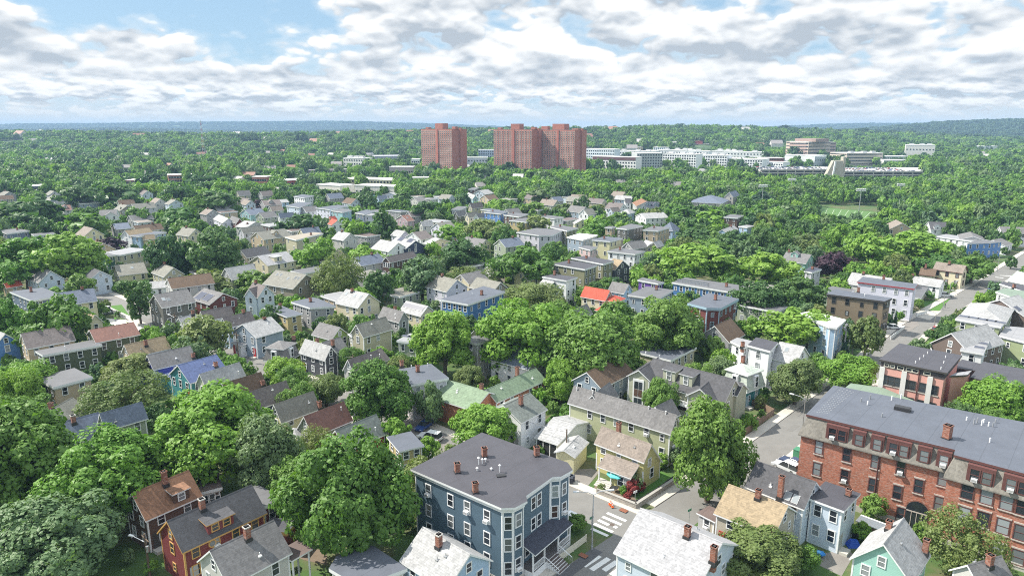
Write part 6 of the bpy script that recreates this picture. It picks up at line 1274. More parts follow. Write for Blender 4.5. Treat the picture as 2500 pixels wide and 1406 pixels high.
L = [(20, 1130, 150, 150, 'm'), (255, 1165, 150, 115, 'b'), (125, 1320, 160, 105, 'g'), (515, 1060, 145, 120, 'b'), (650, 1115, 85, 105, 'g'), (850, 1215, 150, 150, 'm'), (760, 1095, 55, 52, 'o'), (1045, 1095, 30, 32, 'b'), (1185, 1045, 78, 65, 'b'),
     (920, 965, 85, 85, 'm'), (795, 950, 52, 42, 'o'), (698, 915, 52, 45, 'b'), (1048, 985, 36, 56, 'g'), (1085, 838, 74, 88, 'b'), (1270, 825, 112, 95, 'b'), (1440, 850, 112, 95, 'm'), (1630, 800, 92, 82, 'm'), (1735, 1100, 93, 124, 'm'), (1850, 1350, 105, 60, 'o'), (2350, 1330, 95, 78, 'o'), (2440, 985, 80, 65, 'b'),
     (1945, 930, 58, 58, 'o'), (2072, 908, 66, 45, 'b'), (1945, 800, 88, 45, 'b'), (2115, 825, 42, 55, 'o'), (1850, 730, 62, 52, 'd'), (1950, 720, 62, 50, 'd'), (1870, 655, 75, 45, 'b'), (2040, 650, 46, 40, 'p'), (2082, 668, 28, 32, 'b'), (2130, 612, 62, 50, 'b'), (2235, 608, 72, 52, 'b'), (2300, 650, 55, 36, 'm'), (2375, 655, 50, 36, 'm'),
     (60, 640, 85, 70, 'b'), (165, 630, 85, 72, 'b'), (195, 700, 32, 34, 'm'), (130, 795, 76, 78, 'm'), (20, 790, 48, 60, 'b'), (55, 935, 75, 55, 'b'), (300, 965, 105, 46, 'o'), (55, 1020, 80, 55, 'm'), (418, 630, 55, 62, 'd'), (520, 625, 66, 65, 'd'), (512, 690, 58, 33, 'o'), (620, 690, 45, 34, 'm'), (500, 820, 58, 55, 'o'), (318, 905, 62, 45, 'o'),
     (825, 675, 68, 62, 'o'), (770, 620, 50, 46, 'b'), (890, 630, 42, 36, 'b'), (925, 705, 40, 48, 'd'), (1030, 680, 58, 58, 'g'), (1130, 630, 58, 50, 'd'), (1150, 682, 62, 40, 'o'), (1310, 725, 75, 50, 'o'), (1280, 650, 78, 58, 'm'), (1690, 640, 88, 48, 'b'), (1480, 700, 28, 26, 'm'), (1552, 665, 17, 22, 'm'), (1690, 727, 33, 24, 'm'), (1735, 850, 28, 33, 'm'), (670, 775, 32, 34, 'd'), (684, 732, 18, 15, 'm'),
     (1042, 775, 24, 19, 'd'), (980, 812, 12, 14, 'd'), (1370, 930, 46, 52, 'b'), (1138, 920, 33, 26, 'o'), (75, 520, 68, 38, 'd'), (205, 550, 60, 36, 'm'), (195, 480, 50, 30, 'd'), (290, 478, 55, 34, 'd'), (438, 478, 38, 32, 'd'), (375, 447, 38, 30, 'd'), (500, 447, 40, 28, 'd'), (148, 420, 27, 24, 'b'), (520, 498, 60, 26, 'd'), (440, 535, 50, 36, 'm'), (335, 530, 32, 28, 'm'), (273, 597, 36, 20, 'p'),
     (632, 500, 25, 15, 'p'), (728, 548, 48, 25, 'd'), (795, 548, 20, 18, 'g'), (785, 480, 22, 22, 'd'), (820, 480, 25, 20, 'o'), (893, 487, 28, 24, 'd'), (935, 552, 35, 46, 'd'), (865, 560, 38, 28, 'm'), (997, 460, 24, 22, 'd'), (1065, 457, 42, 30, 'm'), (980, 485, 26, 18, 'd'), (948, 500, 24, 18, 'd'), (1040, 515, 40, 30, 'd'), (1090, 507, 18, 24, 'd'), (1115, 467, 30, 20, 'd'), (1131, 485, 22, 16, 'd'),
     (1180, 565, 50, 36, 'o'), (1100, 567, 35, 22, 'b'), (1215, 500, 30, 15, 'b'), (1242, 502, 27, 17, 'm'), (1305, 512, 38, 14, 'm'), (1375, 515, 30, 21, 'o'), (1418, 500, 20, 26, 'd'), (1456, 487, 18, 16, 'm'), (1457, 513, 26, 14, 'o'), (1452, 548, 32, 26, 'b'), (1327, 478, 38, 20, 'o'), (1240, 462, 28, 18, 'd'), (1517, 530, 24, 17, 'm'), (1595, 527, 25, 22, 'o'), (1668, 527, 48, 28, 'm'), (1737, 537, 45, 28, 'b'), (1593, 572, 18, 14, 'm'),
     (1695, 580, 45, 30, 'd'), (1795, 592, 45, 35, 'd'), (1612, 622, 40, 25, 'b'), (1303, 547, 40, 14, 'o'), (1887, 522, 28, 18, 'm'), (1974, 515, 30, 20, 'd'), (2110, 557, 48, 22, 'b'), (2047, 572, 33, 24, 'b'), (1960, 592, 48, 26, 'o'), (2002, 617, 22, 24, 'b'), (1735, 610, 50, 30, 'm'), (1500, 790, 55, 60, 'm'), (1350, 790, 60, 55, 'm'), (1350, 745, 40, 40, 'o'), (1775, 800, 30, 28, 'm'), (2470, 640, 14, 16, 'd')]
for e in L: T_(*e)
for e in ((1860, 487, 40, 30, 'k', 'c'), (2182, 520, 24, 28, 'k', 'c'), (1860, 555, 13, 20, 'k', 'c'), (1940, 555, 14, 16, 'k', 'c'), (108, 528, 12, 16, 'k', 'c'), (297, 520, 9, 16, 'k', 'c'), (183, 925, 20, 24, 'k', 'c'), (2028, 850, 17, 28, 'k', 'c'), (2062, 855, 14, 24, 'k', 'c'), (2177, 777, 5, 16, 'k', 'c'), (2187, 775, 5, 18, 'k', 'c'), (1382, 750, 9, 14, 'k', 'c'), (337, 735, 38, 58, 'd', 'v')): T_(*e)
# thin-leaved trees
for e in TREES:
    if e[5] is None and e[4] == 'o' and rng.random() < .5: e[5] = 'a'
nlisted = len(TREES)
grid = {}
def cell(p): return (int(p[0]//12), int(p[1]//12))
def gadd(t): grid.setdefault(cell(t[0]), []).append(t)
for t in TREES: gadd(t)
fgrid = {}
for pl in FOOT+[[tuple(v) for v in k] for k in KEEP]:
    x0, x1 = min(v[0] for v in pl), max(v[0] for v in pl); y0, y1 = min(v[1] for v in pl), max(v[1] for v in pl)
    for i in range(int((x0-8)//25), int((x1+8)//25)+1):
        for j in range(int((y0-8)//25), int((y1+8)//25)+1): fgrid.setdefault((i, j), []).append(pl)
def onroad(p, pad):
    for R_ in (ROADA, ROADB):
        for a, b in zip(R_, R_[1:]):
            d = b-a; q = Vector((p[0], p[1])); t = max(0, min(1, (q-a).dot(d)/d.length_squared))
            if (a+d*t-q).length < pad: return True
    return False
for p0, p1 in zip(ROADA, ROADA[1:]):   # keep the long street in sight
    for k in range(8):
        q = p0.lerp(p1, (k+.5)/8)
        if q.y > 75: X_, Y_ = proj((q.x, q.y, 0)); PROTECT.append((X_-14, Y_-8, X_+14, Y_+6, q.y-1, .95))
PROTECT.append((1880, 1100, 1962, 1150, 104, 1)); PROTECT.append((1380, 1190, 1560, 1400, 74, 1)); PROTECT.append((1400, 1160, 1650, 1260, 80, 1)); PROTECT.append((250, 760, 360, 800, 185, .7)); PROTECT.append((1010, 1035, 1075, 1070, 108, .8))
def hides(p, r, top, low, Yt):
    cx, yt = proj((p[0], p[1], top)); x1, yb = proj((p[0]+r, p[1], low)); rx = abs(x1-cx)
    for (a, b, c_, d, Yh, sh) in PROTECT:
        if Yh < Yt+1: continue
        mx, my = (a+c_)/2, (b+d)/2; hw, hh = (c_-a)/2*sh, (d-b)/2*sh
        if abs(cx-mx) < rx*.85+hw and yt < my+hh*.75 and yb > my-hh: return True
    return False
def ok_ground(p, r):
    for pl in fgrid.get((int(p[0]//25), int(p[1]//25)), ()):
        if inside(p, pl, r*.55): return False
    return not onroad(p, 4.6+r*.45)
def crowded(p, r, k=.8):
    i, j = cell(p)
    for a in (-1, 0, 1):
        for b in (-1, 0, 1):
            for t in grid.get((i+a, j+b), ()):
                if (t[0][0]-p[0])**2+(t[0][1]-p[1])**2 < ((t[1]+r)*k)**2: return True
    return False
def fill(n, y0, y1, r0, r1, kinds, k=.8, tall=1.0):
    for _ in range(n):
        y = sqrt(rng.uniform(y0*y0, y1*y1)); x = rng.uniform(-.80, .80)*y; r = rng.uniform(r0, r1); p = Vector((x, y))
        if not ok_ground(p, r) or crowded(p, r, k): continue
        rz = r*rng.uniform(.8, 1.05)*tall; zc = rz+max(.4, r*.25)
        if hides(p, r, zc+rz, .5, y): continue
        t = [p, r, rz, zc, rng.choice(kinds), None, False]; TREES.append(t); gadd(t)
PREP = ('with', 'at', 'by', 'beside', 'behind', 'under', 'half', 'cut', 'in', 'near', 'along', 'right', 'left', 'between', 'among', 'below', 'above', 'before', 'and', 'up', 'of', 'on', 'from', 'to', 'touching', 'standing', 'rising', 'far', 'next')
def trunc(ws, room):
    """shorten a description at a phrase boundary"""
    if len(ws) <= room: return ws
    ws = ws[:room]; k = max((i for i, w_ in enumerate(ws) if w_ in PREP), default=0)
    if k >= 2: ws = ws[:k]
    while ws and (ws[-1] in PREP or ws[-1].endswith(',')): ws = ws[:-1] if ws[-1] in PREP else ws[:-1]+[ws[-1].rstrip(',')]
    return ws
# ---- more houses showing between the crowns, in the streets of the same grid
SEEN_LAB = {lab for _, _, lab, _ in HOUSES}
WN = dict(white='white', cream='cream', ltgrey='light grey', beige='beige', paleblue='pale blue', tan='tan', grey='grey', paleyellow='pale yellow', lavender='lavender grey', sage='sage green', taupe='taupe', bluegrey='blue-grey'); RN = dict(grey='grey', ltgrey='pale grey', stain='stained', olive='mossy', taupe='taupe', bluegrey='slate', brown='brown')
def covered(x, y, z, Yh):
    X_, Y_ = proj((x, y, z))
    for t in TREES:
        if t[0].y < Yh-2:
            cx, cy = proj((t[0].x, t[0].y, t[3])); rr = t[1]*1667/max(t[0].y, 1); rv = rr*.85
            if ((X_-cx)/rr)**2+((Y_-cy)/rv)**2 < 1: return True
    return False
def filler(n, y0, y1, want):
    got = 0
    for _ in range(n):
        if got >= want: break
        y = sqrt(rng.uniform(y0*y0, y1*y1)); x = rng.uniform(-.74, .62)*y
        if x > .17*y and y > 215: continue
        d = V(cos(hA), sin(hA)) if rng.random() < .5 else V(-.752, .659)
        d = (d+V(rng.uniform(-.12, .12), rng.uniform(-.12, .12))).normalized(); n_ = V(-d.y, d.x); L_ = rng.uniform(8.5, 13); w_ = rng.uniform(3.4, 4.6); c = V(x, y)
        cs = [c+d*a*L_/2+n_*b*w_ for a in (-1, -.5, 0, .5, 1) for b in (-1, 0, 1)]
        if any(onroad(q, 6) for q in cs) or any(inside(q, pl, 1.2) for q in cs for pl in FOOT+KEEP): continue
        hr = rng.uniform(7.8, 9.8); he = hr-rng.uniform(2.5, 3.6)
        if hides(c, L_*.45, hr, 2, y) or covered(x, y, hr, y) or covered(*(c+d*L_*.3), hr, y) or covered(*(c-d*L_*.3), hr, y): continue
        wl = rng.choice(list(WN)); rf = rng.choice(list(RN)); flat = rng.random() < .3
        bb = proj((x, y, hr)); near_ = sorted(HOUSES, key=lambda h: abs(bb[0]-(h[0][0]+h[0][2])/2)+1.4*abs(bb[1]-(h[0][1]+h[0][3])/2)); lab = None
        for h in near_[:10]:
            dx = bb[0]-(h[0][0]+h[0][2])/2; dy = bb[1]-(h[0][1]+h[0][3])/2; rel = ('right of' if dx > 0 else 'left of') if abs(dx) > abs(dy) else ('in front of' if dy > 0 else 'behind')
            ws = h[2].split(); head = '%s %s house with %s roof %s the' % (WN[wl], 'flat-topped' if flat else 'gabled', RN[rf], rel); ws = trunc(ws, 16-len(head.split()))
            if len(ws) < 2: continue
            l_ = head+' '+' '.join(ws)
            if l_ not in SEEN_LAB: lab = l_; break
        if not lab: continue
        SEEN_LAB.add(lab); P3 = lambda q, z: (*proj((q.x, q.y, z)), 'P')
        if flat: house('P', lab, [Fl([P3(c+d*a*L_/2+n_*b*w_, he) for a, b in ((-1, -1), (1, -1), (1, 1), (-1, 1))], he)], wl, rf if rf in FLAT else 'grey', near=False)
        else:
            sd_ = 1 if (n_).dot(-c) > 0 else -1
            house('P', lab, [G(P3(c-d*L_/2, hr), P3(c+d*L_/2, hr), P3(c+n_*w_*sd_, he), hr, he)], wl, rf, near=False, ch=[(*proj((*(c+d*L_*.2), hr)), 'P', .9)] if rng.random() < .5 else ())
        got += 1
    print('filler houses', got)
hA = atan2(1, 1)
filler(5000, 120, 250, 26); filler(6000, 250, 520, 62)
for pl in FOOT:
    x0, x1 = min(v[0] for v in pl), max(v[0] for v in pl); y0, y1 = min(v[1] for v in pl), max(v[1] for v in pl)
    for i in range(int((x0-8)//25), int((x1+8)//25)+1):
        for j in range(int((y0-8)//25), int((y1+8)//25)+1): fgrid.setdefault((i, j), []).append(pl)
fill(2500, 75, 250, 2.6, 5.0, 'mmbdgo', .78); fill(6000, 75, 260, .8, 2.2, 'mmbdgo', .85)
fill(9000, 240, 520, 3.2, 6.0, 'mmbddgo', .74); fill(5000, 240, 480, 1.2, 2.6, 'mmbdg', .85)
n_thing = None
def bush_or_tree(t): return t[1] < 1.7
real = [t for t in TREES if t[6]]
rest = sorted((t for t in TREES if not t[6]), key=lambda t: -(t[1]/max(t[0].y, 30)))
trees_r = [t for t in rest if not bush_or_tree(t)]; bush_r = [t for t in rest if bush_or_tree(t)]
keepT = trees_r[:max(0, 292-len(real))]; keepB = bush_r[:240]
STUFF = [(t[0].x, t[0].y, 0, t[1], t[2], t[3], t[4]) for t in trees_r[len(keepT):]]
STUFFB = [(t[0].x, t[0].y, 0, t[1], t[2], t[3], t[4]) for t in bush_r[len(keepB):]]
USED = {}
SZ = ((7.2, 'huge'), (5.6, 'broad'), (4.0, 'round'), (2.6, 'small'), (0, 'little'))
def relation(t):
    X_, Y_ = proj((t[0].x, t[0].y, t[3])); cand = []
    for bb, c, lab, o in HOUSES:
        mx, my = (bb[0]+bb[2])/2, (bb[1]+bb[3])/2; d = sqrt((X_-mx)**2+((Y_-my)*1.4)**2); cand.append((d, lab, X_-mx, Y_-my, (bb[2]-bb[0])/2))
    cand.sort(key=lambda c: c[0]); return cand[:14]
def tree_label(t, bush=False):
    nm = 'bush' if bush else 'tree'; kind = SHAPE[t[4]]; sz = next(s for lim, s in SZ if t[1] >= lim)
    if t[5] == 'c': sz, nm = 'pointed', 'tree'
    if t[5] == 'v': sz = 'upright vase-shaped'
    if t[5] == 'a': sz = 'airy ' + sz
    for d, lab, dx, dy, hw in relation(t):
        if abs(dx) > abs(dy)*1.2: rel = 'right of' if dx > 0 else 'left of'
        else: rel = 'in front of' if dy > 0 else 'behind'
        w_ = trunc(lab.split(), 16-len((sz+' '+kind+' '+nm+' '+rel+' the').split()))
        if len(w_) < 3: continue
        s = '%s %s %s %s the %s' % (sz, kind, nm, rel, ' '.join(w_))
        if s not in USED: USED[s] = 1; return s
    USED[s] = USED.get(s, 1)+1; return s
def make_tree(t, bush=False):
    p, r, rz, zc, kind, sh, _ = t; near = p.length
    key = sh if sh in ('c', 'v') else (sh if sh == 'a' and near < 260 else ('n' if near < 165 and r > 3 else 'm' if near < 330 and r > 1.2 else 'f'))
    ids = [k for k in CN if k[0] == key]; me = CN[rng.choice(ids)]; a = rng.uniform(0, 6.28)
    lab = tree_label(t, bush)
    if bush:
        o = inst('bush', me, None, (p.x, p.y, zc), a, (r, r, rz)); tag(o, lab, 'bush', 'bushes in the yards'); o.data.materials[0]; c = o
    else:
        E_ = empty('conifer' if sh == 'c' else 'tree', (p.x, p.y, 0), lab, 'tree', 'street and garden trees'); c = inst('crown', me, E_, (0, 0, zc), a, (r, r, rz))
        k = (zc+rz*.4)/.62; tr = inst('trunk', rng.choice(TRK), E_, (0, 0, 0), a, (max(r*1.1, 2), max(r*1.1, 2), k*.75))
    c.material_slots[0].link = 'OBJECT'; c.material_slots[0].material = LEAF[kind]
for t in real+keepT: make_tree(t)
for t in keepB: make_tree(t, True)
fw = MB(); fw.prism([(-5, -4), (5, -4), (5, 4), (-5, 4)], 0, 7); fw.add([(-5, -4, 7), (-5, 4, 7), (-5, 0, 10), (5, -4, 7), (5, 4, 7), (5, 0, 10)], [(0, 1, 2), (3, 5, 4)]); fwm = fw.mesh('wall', [mat_plain('far_house_white', (.62, .60, .56))])
fr = MB(); fr.add([(-5.4, -4.4, 6.8), (5.4, -4.4, 6.8), (5.4, 0, 10.2), (-5.4, 0, 10.2), (5.4, 4.4, 6.8), (-5.4, 4.4, 6.8)], [(0, 1, 2, 3), (3, 2, 4, 5)]); frm = [fr.mesh('roof', [mat_plain('far_house_roof%d' % i, c)]) for i, c in enumerate(((.24, .22, .21), (.42, .40, .38), (.26, .13, .09)))]
cnt_ = 0
for _ in range(900):
    if cnt_ >= 46: break
    y = sqrt(rng.uniform(470**2, 1350**2)); x = rng.uniform(-.74, .10)*y
    if rng.random() < .25: x = rng.uniform(.1, .7)*y
    if not ok_ground(V(x, y), 14) or hides(V(x, y), 6, 10, 3, y): continue
    a_ = rng.uniform(-.7, .7); s_ = rng.uniform(.9, 1.5)
    E_ = empty('house', (x, y, hz(x, y) if y > 900 else 0), 'small pale-roofed house almost buried in the woods before the towers and hills', 'house', 'half-hidden houses in the far woods', a_); inst('wall', fwm, E_, (0, 0, 0), 0, (s_, 1, 1)); inst('roof', rng.choice(frm), E_, (0, 0, 0), 0, (s_, 1, 1))
    X_, Y_ = proj((x, y, 9+(hz(x, y) if y > 900 else 0))); w_ = 6*1667/y; PROTECT.append((X_-w_, Y_-3, X_+w_, Y_+5, y, .8)); FOOT.append([(x-5, y-5), (x+5, y-5), (x+5, y+5), (x-5, y+5)]); cnt_ += 1
# ---- the woods that read as one mass
def scatter(name, pts, label, cat, variants, mats):
    me = bpy.data.meshes.new(name); me.from_pydata([(q[0], q[1], q[2]) for q in pts], [], [])
    at_ = me.attributes.new('sc', 'FLOAT_VECTOR', 'POINT'); at_.data.foreach_set('vector', [v for q in pts for v in (q[3], q[3], q[4])])
    ar = me.attributes.new('rz', 'FLOAT', 'POINT'); ar.data.foreach_set('value', [rng.uniform(0, 6.28) for q in pts])
    ai = me.attributes.new('vi', 'INT', 'POINT'); ai.data.foreach_set('value', [q[5] for q in pts])
    o = bpy.data.objects.new(name, me); C.objects.link(o); tag(o, label, cat, kind='stuff')
    ng = bpy.data.node_groups.new(name+'_scatter', 'GeometryNodeTree'); ng.interface.new_socket('Geometry', in_out='INPUT', socket_type='NodeSocketGeometry'); ng.interface.new_socket('Geometry', in_out='OUTPUT', socket_type='NodeSocketGeometry')
    N = ng.nodes; K = ng.links; gi = N.new('NodeGroupInput'); go = N.new('NodeGroupOutput'); iop = N.new('GeometryNodeInstanceOnPoints'); K.new(gi.outputs[0], iop.inputs['Points'])
    jn = N.new('GeometryNodeJoinGeometry')
    for v in reversed(variants):
        oi = N.new('GeometryNodeObjectInfo'); oi.inputs['Object'].default_value = v; oi.inputs['As Instance'].default_value = True; K.new(oi.outputs['Geometry'], jn.inputs[0])
    K.new(jn.outputs[0], iop.inputs['Instance']); iop.inputs['Pick Instance'].default_value = True
    def att(nm, ty):
        a = N.new('GeometryNodeInputNamedAttribute'); a.data_type = ty; a.inputs[0].default_value = nm; return a.outputs[0]
    K.new(att('vi', 'INT'), iop.inputs['Instance Index']); K.new(att('sc', 'FLOAT_VECTOR'), iop.inputs['Scale'])
    cx = N.new('ShaderNodeCombineXYZ'); K.new(att('rz', 'FLOAT'), cx.inputs[2]); K.new(cx.outputs[0], iop.inputs['Rotation']); K.new(iop.outputs[0], go.inputs[0])
    md = o.modifiers.new('scatter', 'NODES'); md.node_group = ng; return o
def variant(me, mat, i):
    m2 = me.copy(); m2.materials.clear(); m2.materials.append(mat); o = bpy.data.objects.new('crown_form', m2); return o
VARS = [variant(CN['f', i], LEAF[k], i) for i, k in ((0, 'm'), (1, 'b'), (2, 'd'), (3, 'w'), (1, 'g'), (2, 'w'))]
KI = dict(m=0, b=1, d=2, o=3, g=4, w=5, k=2, p=2)
pts = [(x, y, zc, r, rz, KI[k]) for x, y, z, r, rz, zc, k in STUFF]
def woods(y0, y1, sp, r0, r1, flat, kinds, pad=1, prot=True, xr=.82):
    n = int(xr*(y1*y1-y0*y0)/(sp*sp)); out_ = []
    for _ in range(n):
        y = sqrt(rng.uniform(y0*y0, y1*y1)); x = rng.uniform(-xr, xr)*y; r = rng.uniform(r0, r1); p = Vector((x, y))
        if y < 1300 and not ok_ground(p, r): continue
        rz = r*flat*rng.uniform(.8, 1.15); z = hz(x, y) if y > 900 else 0; zc = z+rz*1.0+r*.2 if y < 1900 else z+rz*.35
        if prot and y < 1600 and hides(p, r, zc+rz, z, y): continue
        if y < 620 and crowded(p, r, .62): continue
        out_.append((x, y, zc, r, rz, rng.choice(kinds)))
    return out_
MEAD = [(-260, 560, 60, 30)]
pts += woods(330, 620, 5.6, 4.2, 6.6, .95, (0, 0, 1, 3, 5, 2, 4)); pts += woods(600, 1000, 8.4, 4.4, 9.0, .95, (0, 1, 1, 5, 2, 2, 4)); 
pts2 = woods(980, 1900, 12.5, 5.5, 11.5, .8, (0, 1, 5, 2, 2, 4)); pts3 = woods(1850, 3600, 21, 10, 18, .55, (0, 2, 2, 5), xr=.85); pts4 = woods(3500, 7600, 44, 22, 38, .24, (0, 2, 2), xr=.88)
scatter('woodland', pts+pts2, 'dense green woodland filling the land between houses and towers', 'woodland', VARS, None)
FARV = [variant(CN['f', i], LEAF['f'], i) for i in range(4)]+[variant(CN['f', 0], LEAF['d'], 9), variant(CN['f', 1], LEAF['f'], 9)]
scatter('far_forest', pts3+pts4, 'hazy bluish forest covering the far hills to the horizon', 'forest', FARV, None)
if STUFFB: scatter('undergrowth', [(x, y, zc, r, rz, KI[k]) for x, y, z, r, rz, zc, k in STUFFB], 'low shrubs filling the yards between the houses', 'shrubs', VARS, None)
# small pale houses dotted over the far slopes
SM = MB()
for i in range(110):
    y = rng.uniform(1300, 3600); x = rng.choice((rng.uniform(-.72, -.2), rng.uniform(.1, .5), rng.uniform(-.3, .2)))*y; z = hz(x, y)+5+y/600; s = rng.uniform(1, 1.7)*(1+y/5000); a = rng.uniform(-.6, .6)
    for b_, m0 in ((fw, 0), (fr, rng.choice((1, 2, 3)))): SM.add([(x+s*(q[0]*cos(a)-q[1]*sin(a)), y+s*(q[0]*sin(a)+q[1]*cos(a)), z+s*(q[2]-4)) for q in b_.v], b_.f, m0)
o = SM.build('far_houses', [mat_plain('far_house_white', (.62, .60, .56))]+[MATS['far_house_roof%d' % k] for k in range(3)]); tag(o, 'tiny pale houses speckling the woods of the distant slopes', 'houses', kind='stuff')
# ---------------------------------------------------------------- cars
RUB = mat_plain('tyre_rubber', (.025, .025, .027), .8); RIM = mat_plain('wheel_rim', (.35, .35, .36), .4, .6); CARG_ = mat_glass('car_glass', (.025, .03, .035))
def paint(n, c):
    if 'car_'+n in MATS: return MATS['car_'+n]
    m, t, b = newmat('car_'+n); b.inputs['Base Color'].default_value = (*c, 1); b.inputs['Roughness'].default_value = .28; b.inputs['Coat Weight'].default_value = .5; MATS['car_'+n] = m; return m
PC = dict(white=(.72, .72, .72), silver=(.42, .44, .46), black=(.015, .016, .02), blue=(.03, .07, .25), red=(.38, .03, .03), grey=(.16, .165, .17), tan=(.35, .30, .24), navy=(.02, .03, .08))
def carbody(kind):
    L_, W_, H_ = dict(sedan=(4.6, 1.8, 1.42), suv=(4.6, 1.9, 1.72), van=(5.3, 2.0, 2.3))[kind]
    a = L_/2; hb = .82 if kind != 'van' else 1.05
    prof = [(-a, .35), (-a, hb-.05), (-a+.15, hb), (a*.42 if kind != 'van' else a*.72, hb+.03), (a-.1, hb-.12), (a, .6), (a, .35)]
    if kind == 'sedan': cab = [(-a*.72, hb), (-a*.42, H_), (a*.12, H_), (a*.44, hb+.02)]
    elif kind == 'suv': cab = [(-a*.97, hb), (-a*.86, H_), (a*.1, H_), (a*.44, hb+.02)]
    else: cab = [(-a*.99, hb), (-a*.97, H_), (a*.45, H_), (a*.74, hb+.02)]
    b = MB(); n = len(prof)
    vs = [(x, s*(W_/2-(.08 if z > .7 else 0)), z) for s in (-1, 1) for x, z in prof]
    b.add(vs, [tuple(range(n)), tuple(range(2*n-1, n-1, -1))]+[(i, (i+1) % n, (i+1) % n+n, i+n) for i in range(n)])
    c0, c1, c2, c3 = cab; wi = W_/2-.24
    b.add([(c1[0]-.03, -wi, H_-.05), (c2[0]+.05, -wi, H_-.05), (c2[0]+.05, wi, H_-.05), (c1[0]-.03, wi, H_-.05), (c1[0]+.03, -wi+.05, H_), (c2[0], -wi+.05, H_), (c2[0], wi-.05, H_), (c1[0]+.03, wi-.05, H_)], [(4, 5, 6, 7), (0, 1, 5, 4), (1, 2, 6, 5), (2, 3, 7, 6), (3, 0, 4, 7)])
    g = MB(); wl = W_/2-.1
    vs = [(x, s*(wl if z < H_-.2 else wi+.01), z if z < H_-.2 else z-.05) for s in (-1, 1) for x, z in cab]
    g.add(vs, [(0, 1, 2, 3), (7, 6, 5, 4), (0, 4, 5, 1), (2, 6, 7, 3)])
    for x in (c1[0]*.2+c2[0]*.8-.55,):
        for s in (-1, 1): b.add([(x-.05, s*(wl+.01), hb), (x+.05, s*(wl+.01), hb), (x+.05, s*(wi+.03), H_-.05), (x-.05, s*(wi+.03), H_-.05)], [(0, 1, 2, 3)])
    return b, g, L_, W_
CB = {}; 
wh = MB(); wh.tube([(0, -.1, 0), (0, .1, 0)], .33, 12, 0); wh.tube([(0, -.12, 0), (0, .12, 0)], .2, 8, 1); WHM = wh.mesh('wheel', [RUB, RIM])
LMP = MB(); LMP.box(-.04, -.16, -.07, .04, .16, .07); LMPM = [LMP.mesh('headlight', [WHITE]), LMP.mesh('tail_light', [TRIMS['red']])]
def car(cr, pt, head, kind, col, label, group='cars parked in the streets and drives', z=0, pos=None):
    CUR[0] = cr; p = pos or at(pt, .7)
    if (kind, col) not in CB:
        b, g, L_, W_ = carbody(kind); CB[kind, col] = (b.mesh('body', [paint(col, PC[col])]), g.mesh('window', [CARG_]), L_, W_)
    bm, gm, L_, W_ = CB[kind, col]; E_ = empty('parked_car', (p[0], p[1], z), label, 'car', group, head)
    inst('body', bm, E_, (0, 0, 0)); inst('window', gm, E_, (0, 0, 0))
    for sx in (-1, 1):
        for sy in (-1, 1): inst('wheel', WHM, E_, (sx*L_*.31, sy*(W_/2-.1), .33))
    for sy in (-1, 1): inst('headlight', LMPM[0], E_, (L_/2, sy*W_*.36, .62)); inst('tail_light', LMPM[1], E_, (-L_/2, sy*W_*.38, .7))
hA = atan2(1, 1); hB = atan2(.659, -.752)
car('C2', (1755, 640), hA+pi/2+.35, 'suv', 'white', 'white SUV with roof rack in the drive behind the navy apartment block')
car('C2', (1705, 530), hA+pi+.3, 'sedan', 'blue', 'blue car under the slim tree by the orange-brown house')
car('C4', (430, 845), hA+pi/2-.15, 'suv', 'silver', 'silver car parked beside the brick building corner'); car('C4', (490, 810), hA+pi/2-.15, 'sedan', 'navy', 'dark navy car behind the silver one at the brick building corner')
car('D3', (350, 840), hB, 'sedan', 'white', 'white car nose just showing past the navy apartment block')
car('B4', (1812, 497), -.2, 'suv', 'white', 'white SUV in the drive beside the low white cottage'); car('B4', (1368, 775), -.15, 'sedan', 'white', 'white sedan in the lot beside the wood-brown block')
car('B4', (2205, 462), hA, 'sedan', 'blue', 'blue car at the kerb, first of the street row'); car('B4', (2242, 440), hA, 'sedan', 'silver', 'pale silver car behind the blue one at the kerb'); car('B4', (2292, 412), hA, 'suv', 'grey', 'grey car with dark rear at the kerb near the dark flat roof')
car('B4', (2118, 515), hA, 'sedan', 'navy', 'navy car half hidden left of the upper brown gable'); car('B4', (1732, 795), hA, 'sedan', 'red', 'red car behind the lower brown-gabled rowhouse'); car('B4', (1812, 742), hA, 'sedan', 'black', 'black car half hidden behind the solar-roofed rowhouse')
car('B1', (1362, 905), hB+.3, 'suv', 'black', 'black SUV at the bend beside the red-brown gable'); car('B1', (2350, 1258), hB, 'sedan', 'tan', 'tan car in the lane above the mottled brown roof'); car('B2', (10, 1255), hB, 'sedan', 'grey', 'grey car in the lane next to the tan one')
for k, (q, col) in enumerate((((800, 650), 'silver'), ((870, 690), 'red'), ((930, 660), 'grey'), ((960, 715), 'white'))): car('B1', q, hB+.5*k, ('sedan', 'van', 'suv', 'van')[k], col, '%s vehicle in the cluttered yard beyond the tan gable' % ('silver', 'red', 'grey', 'white')[k])
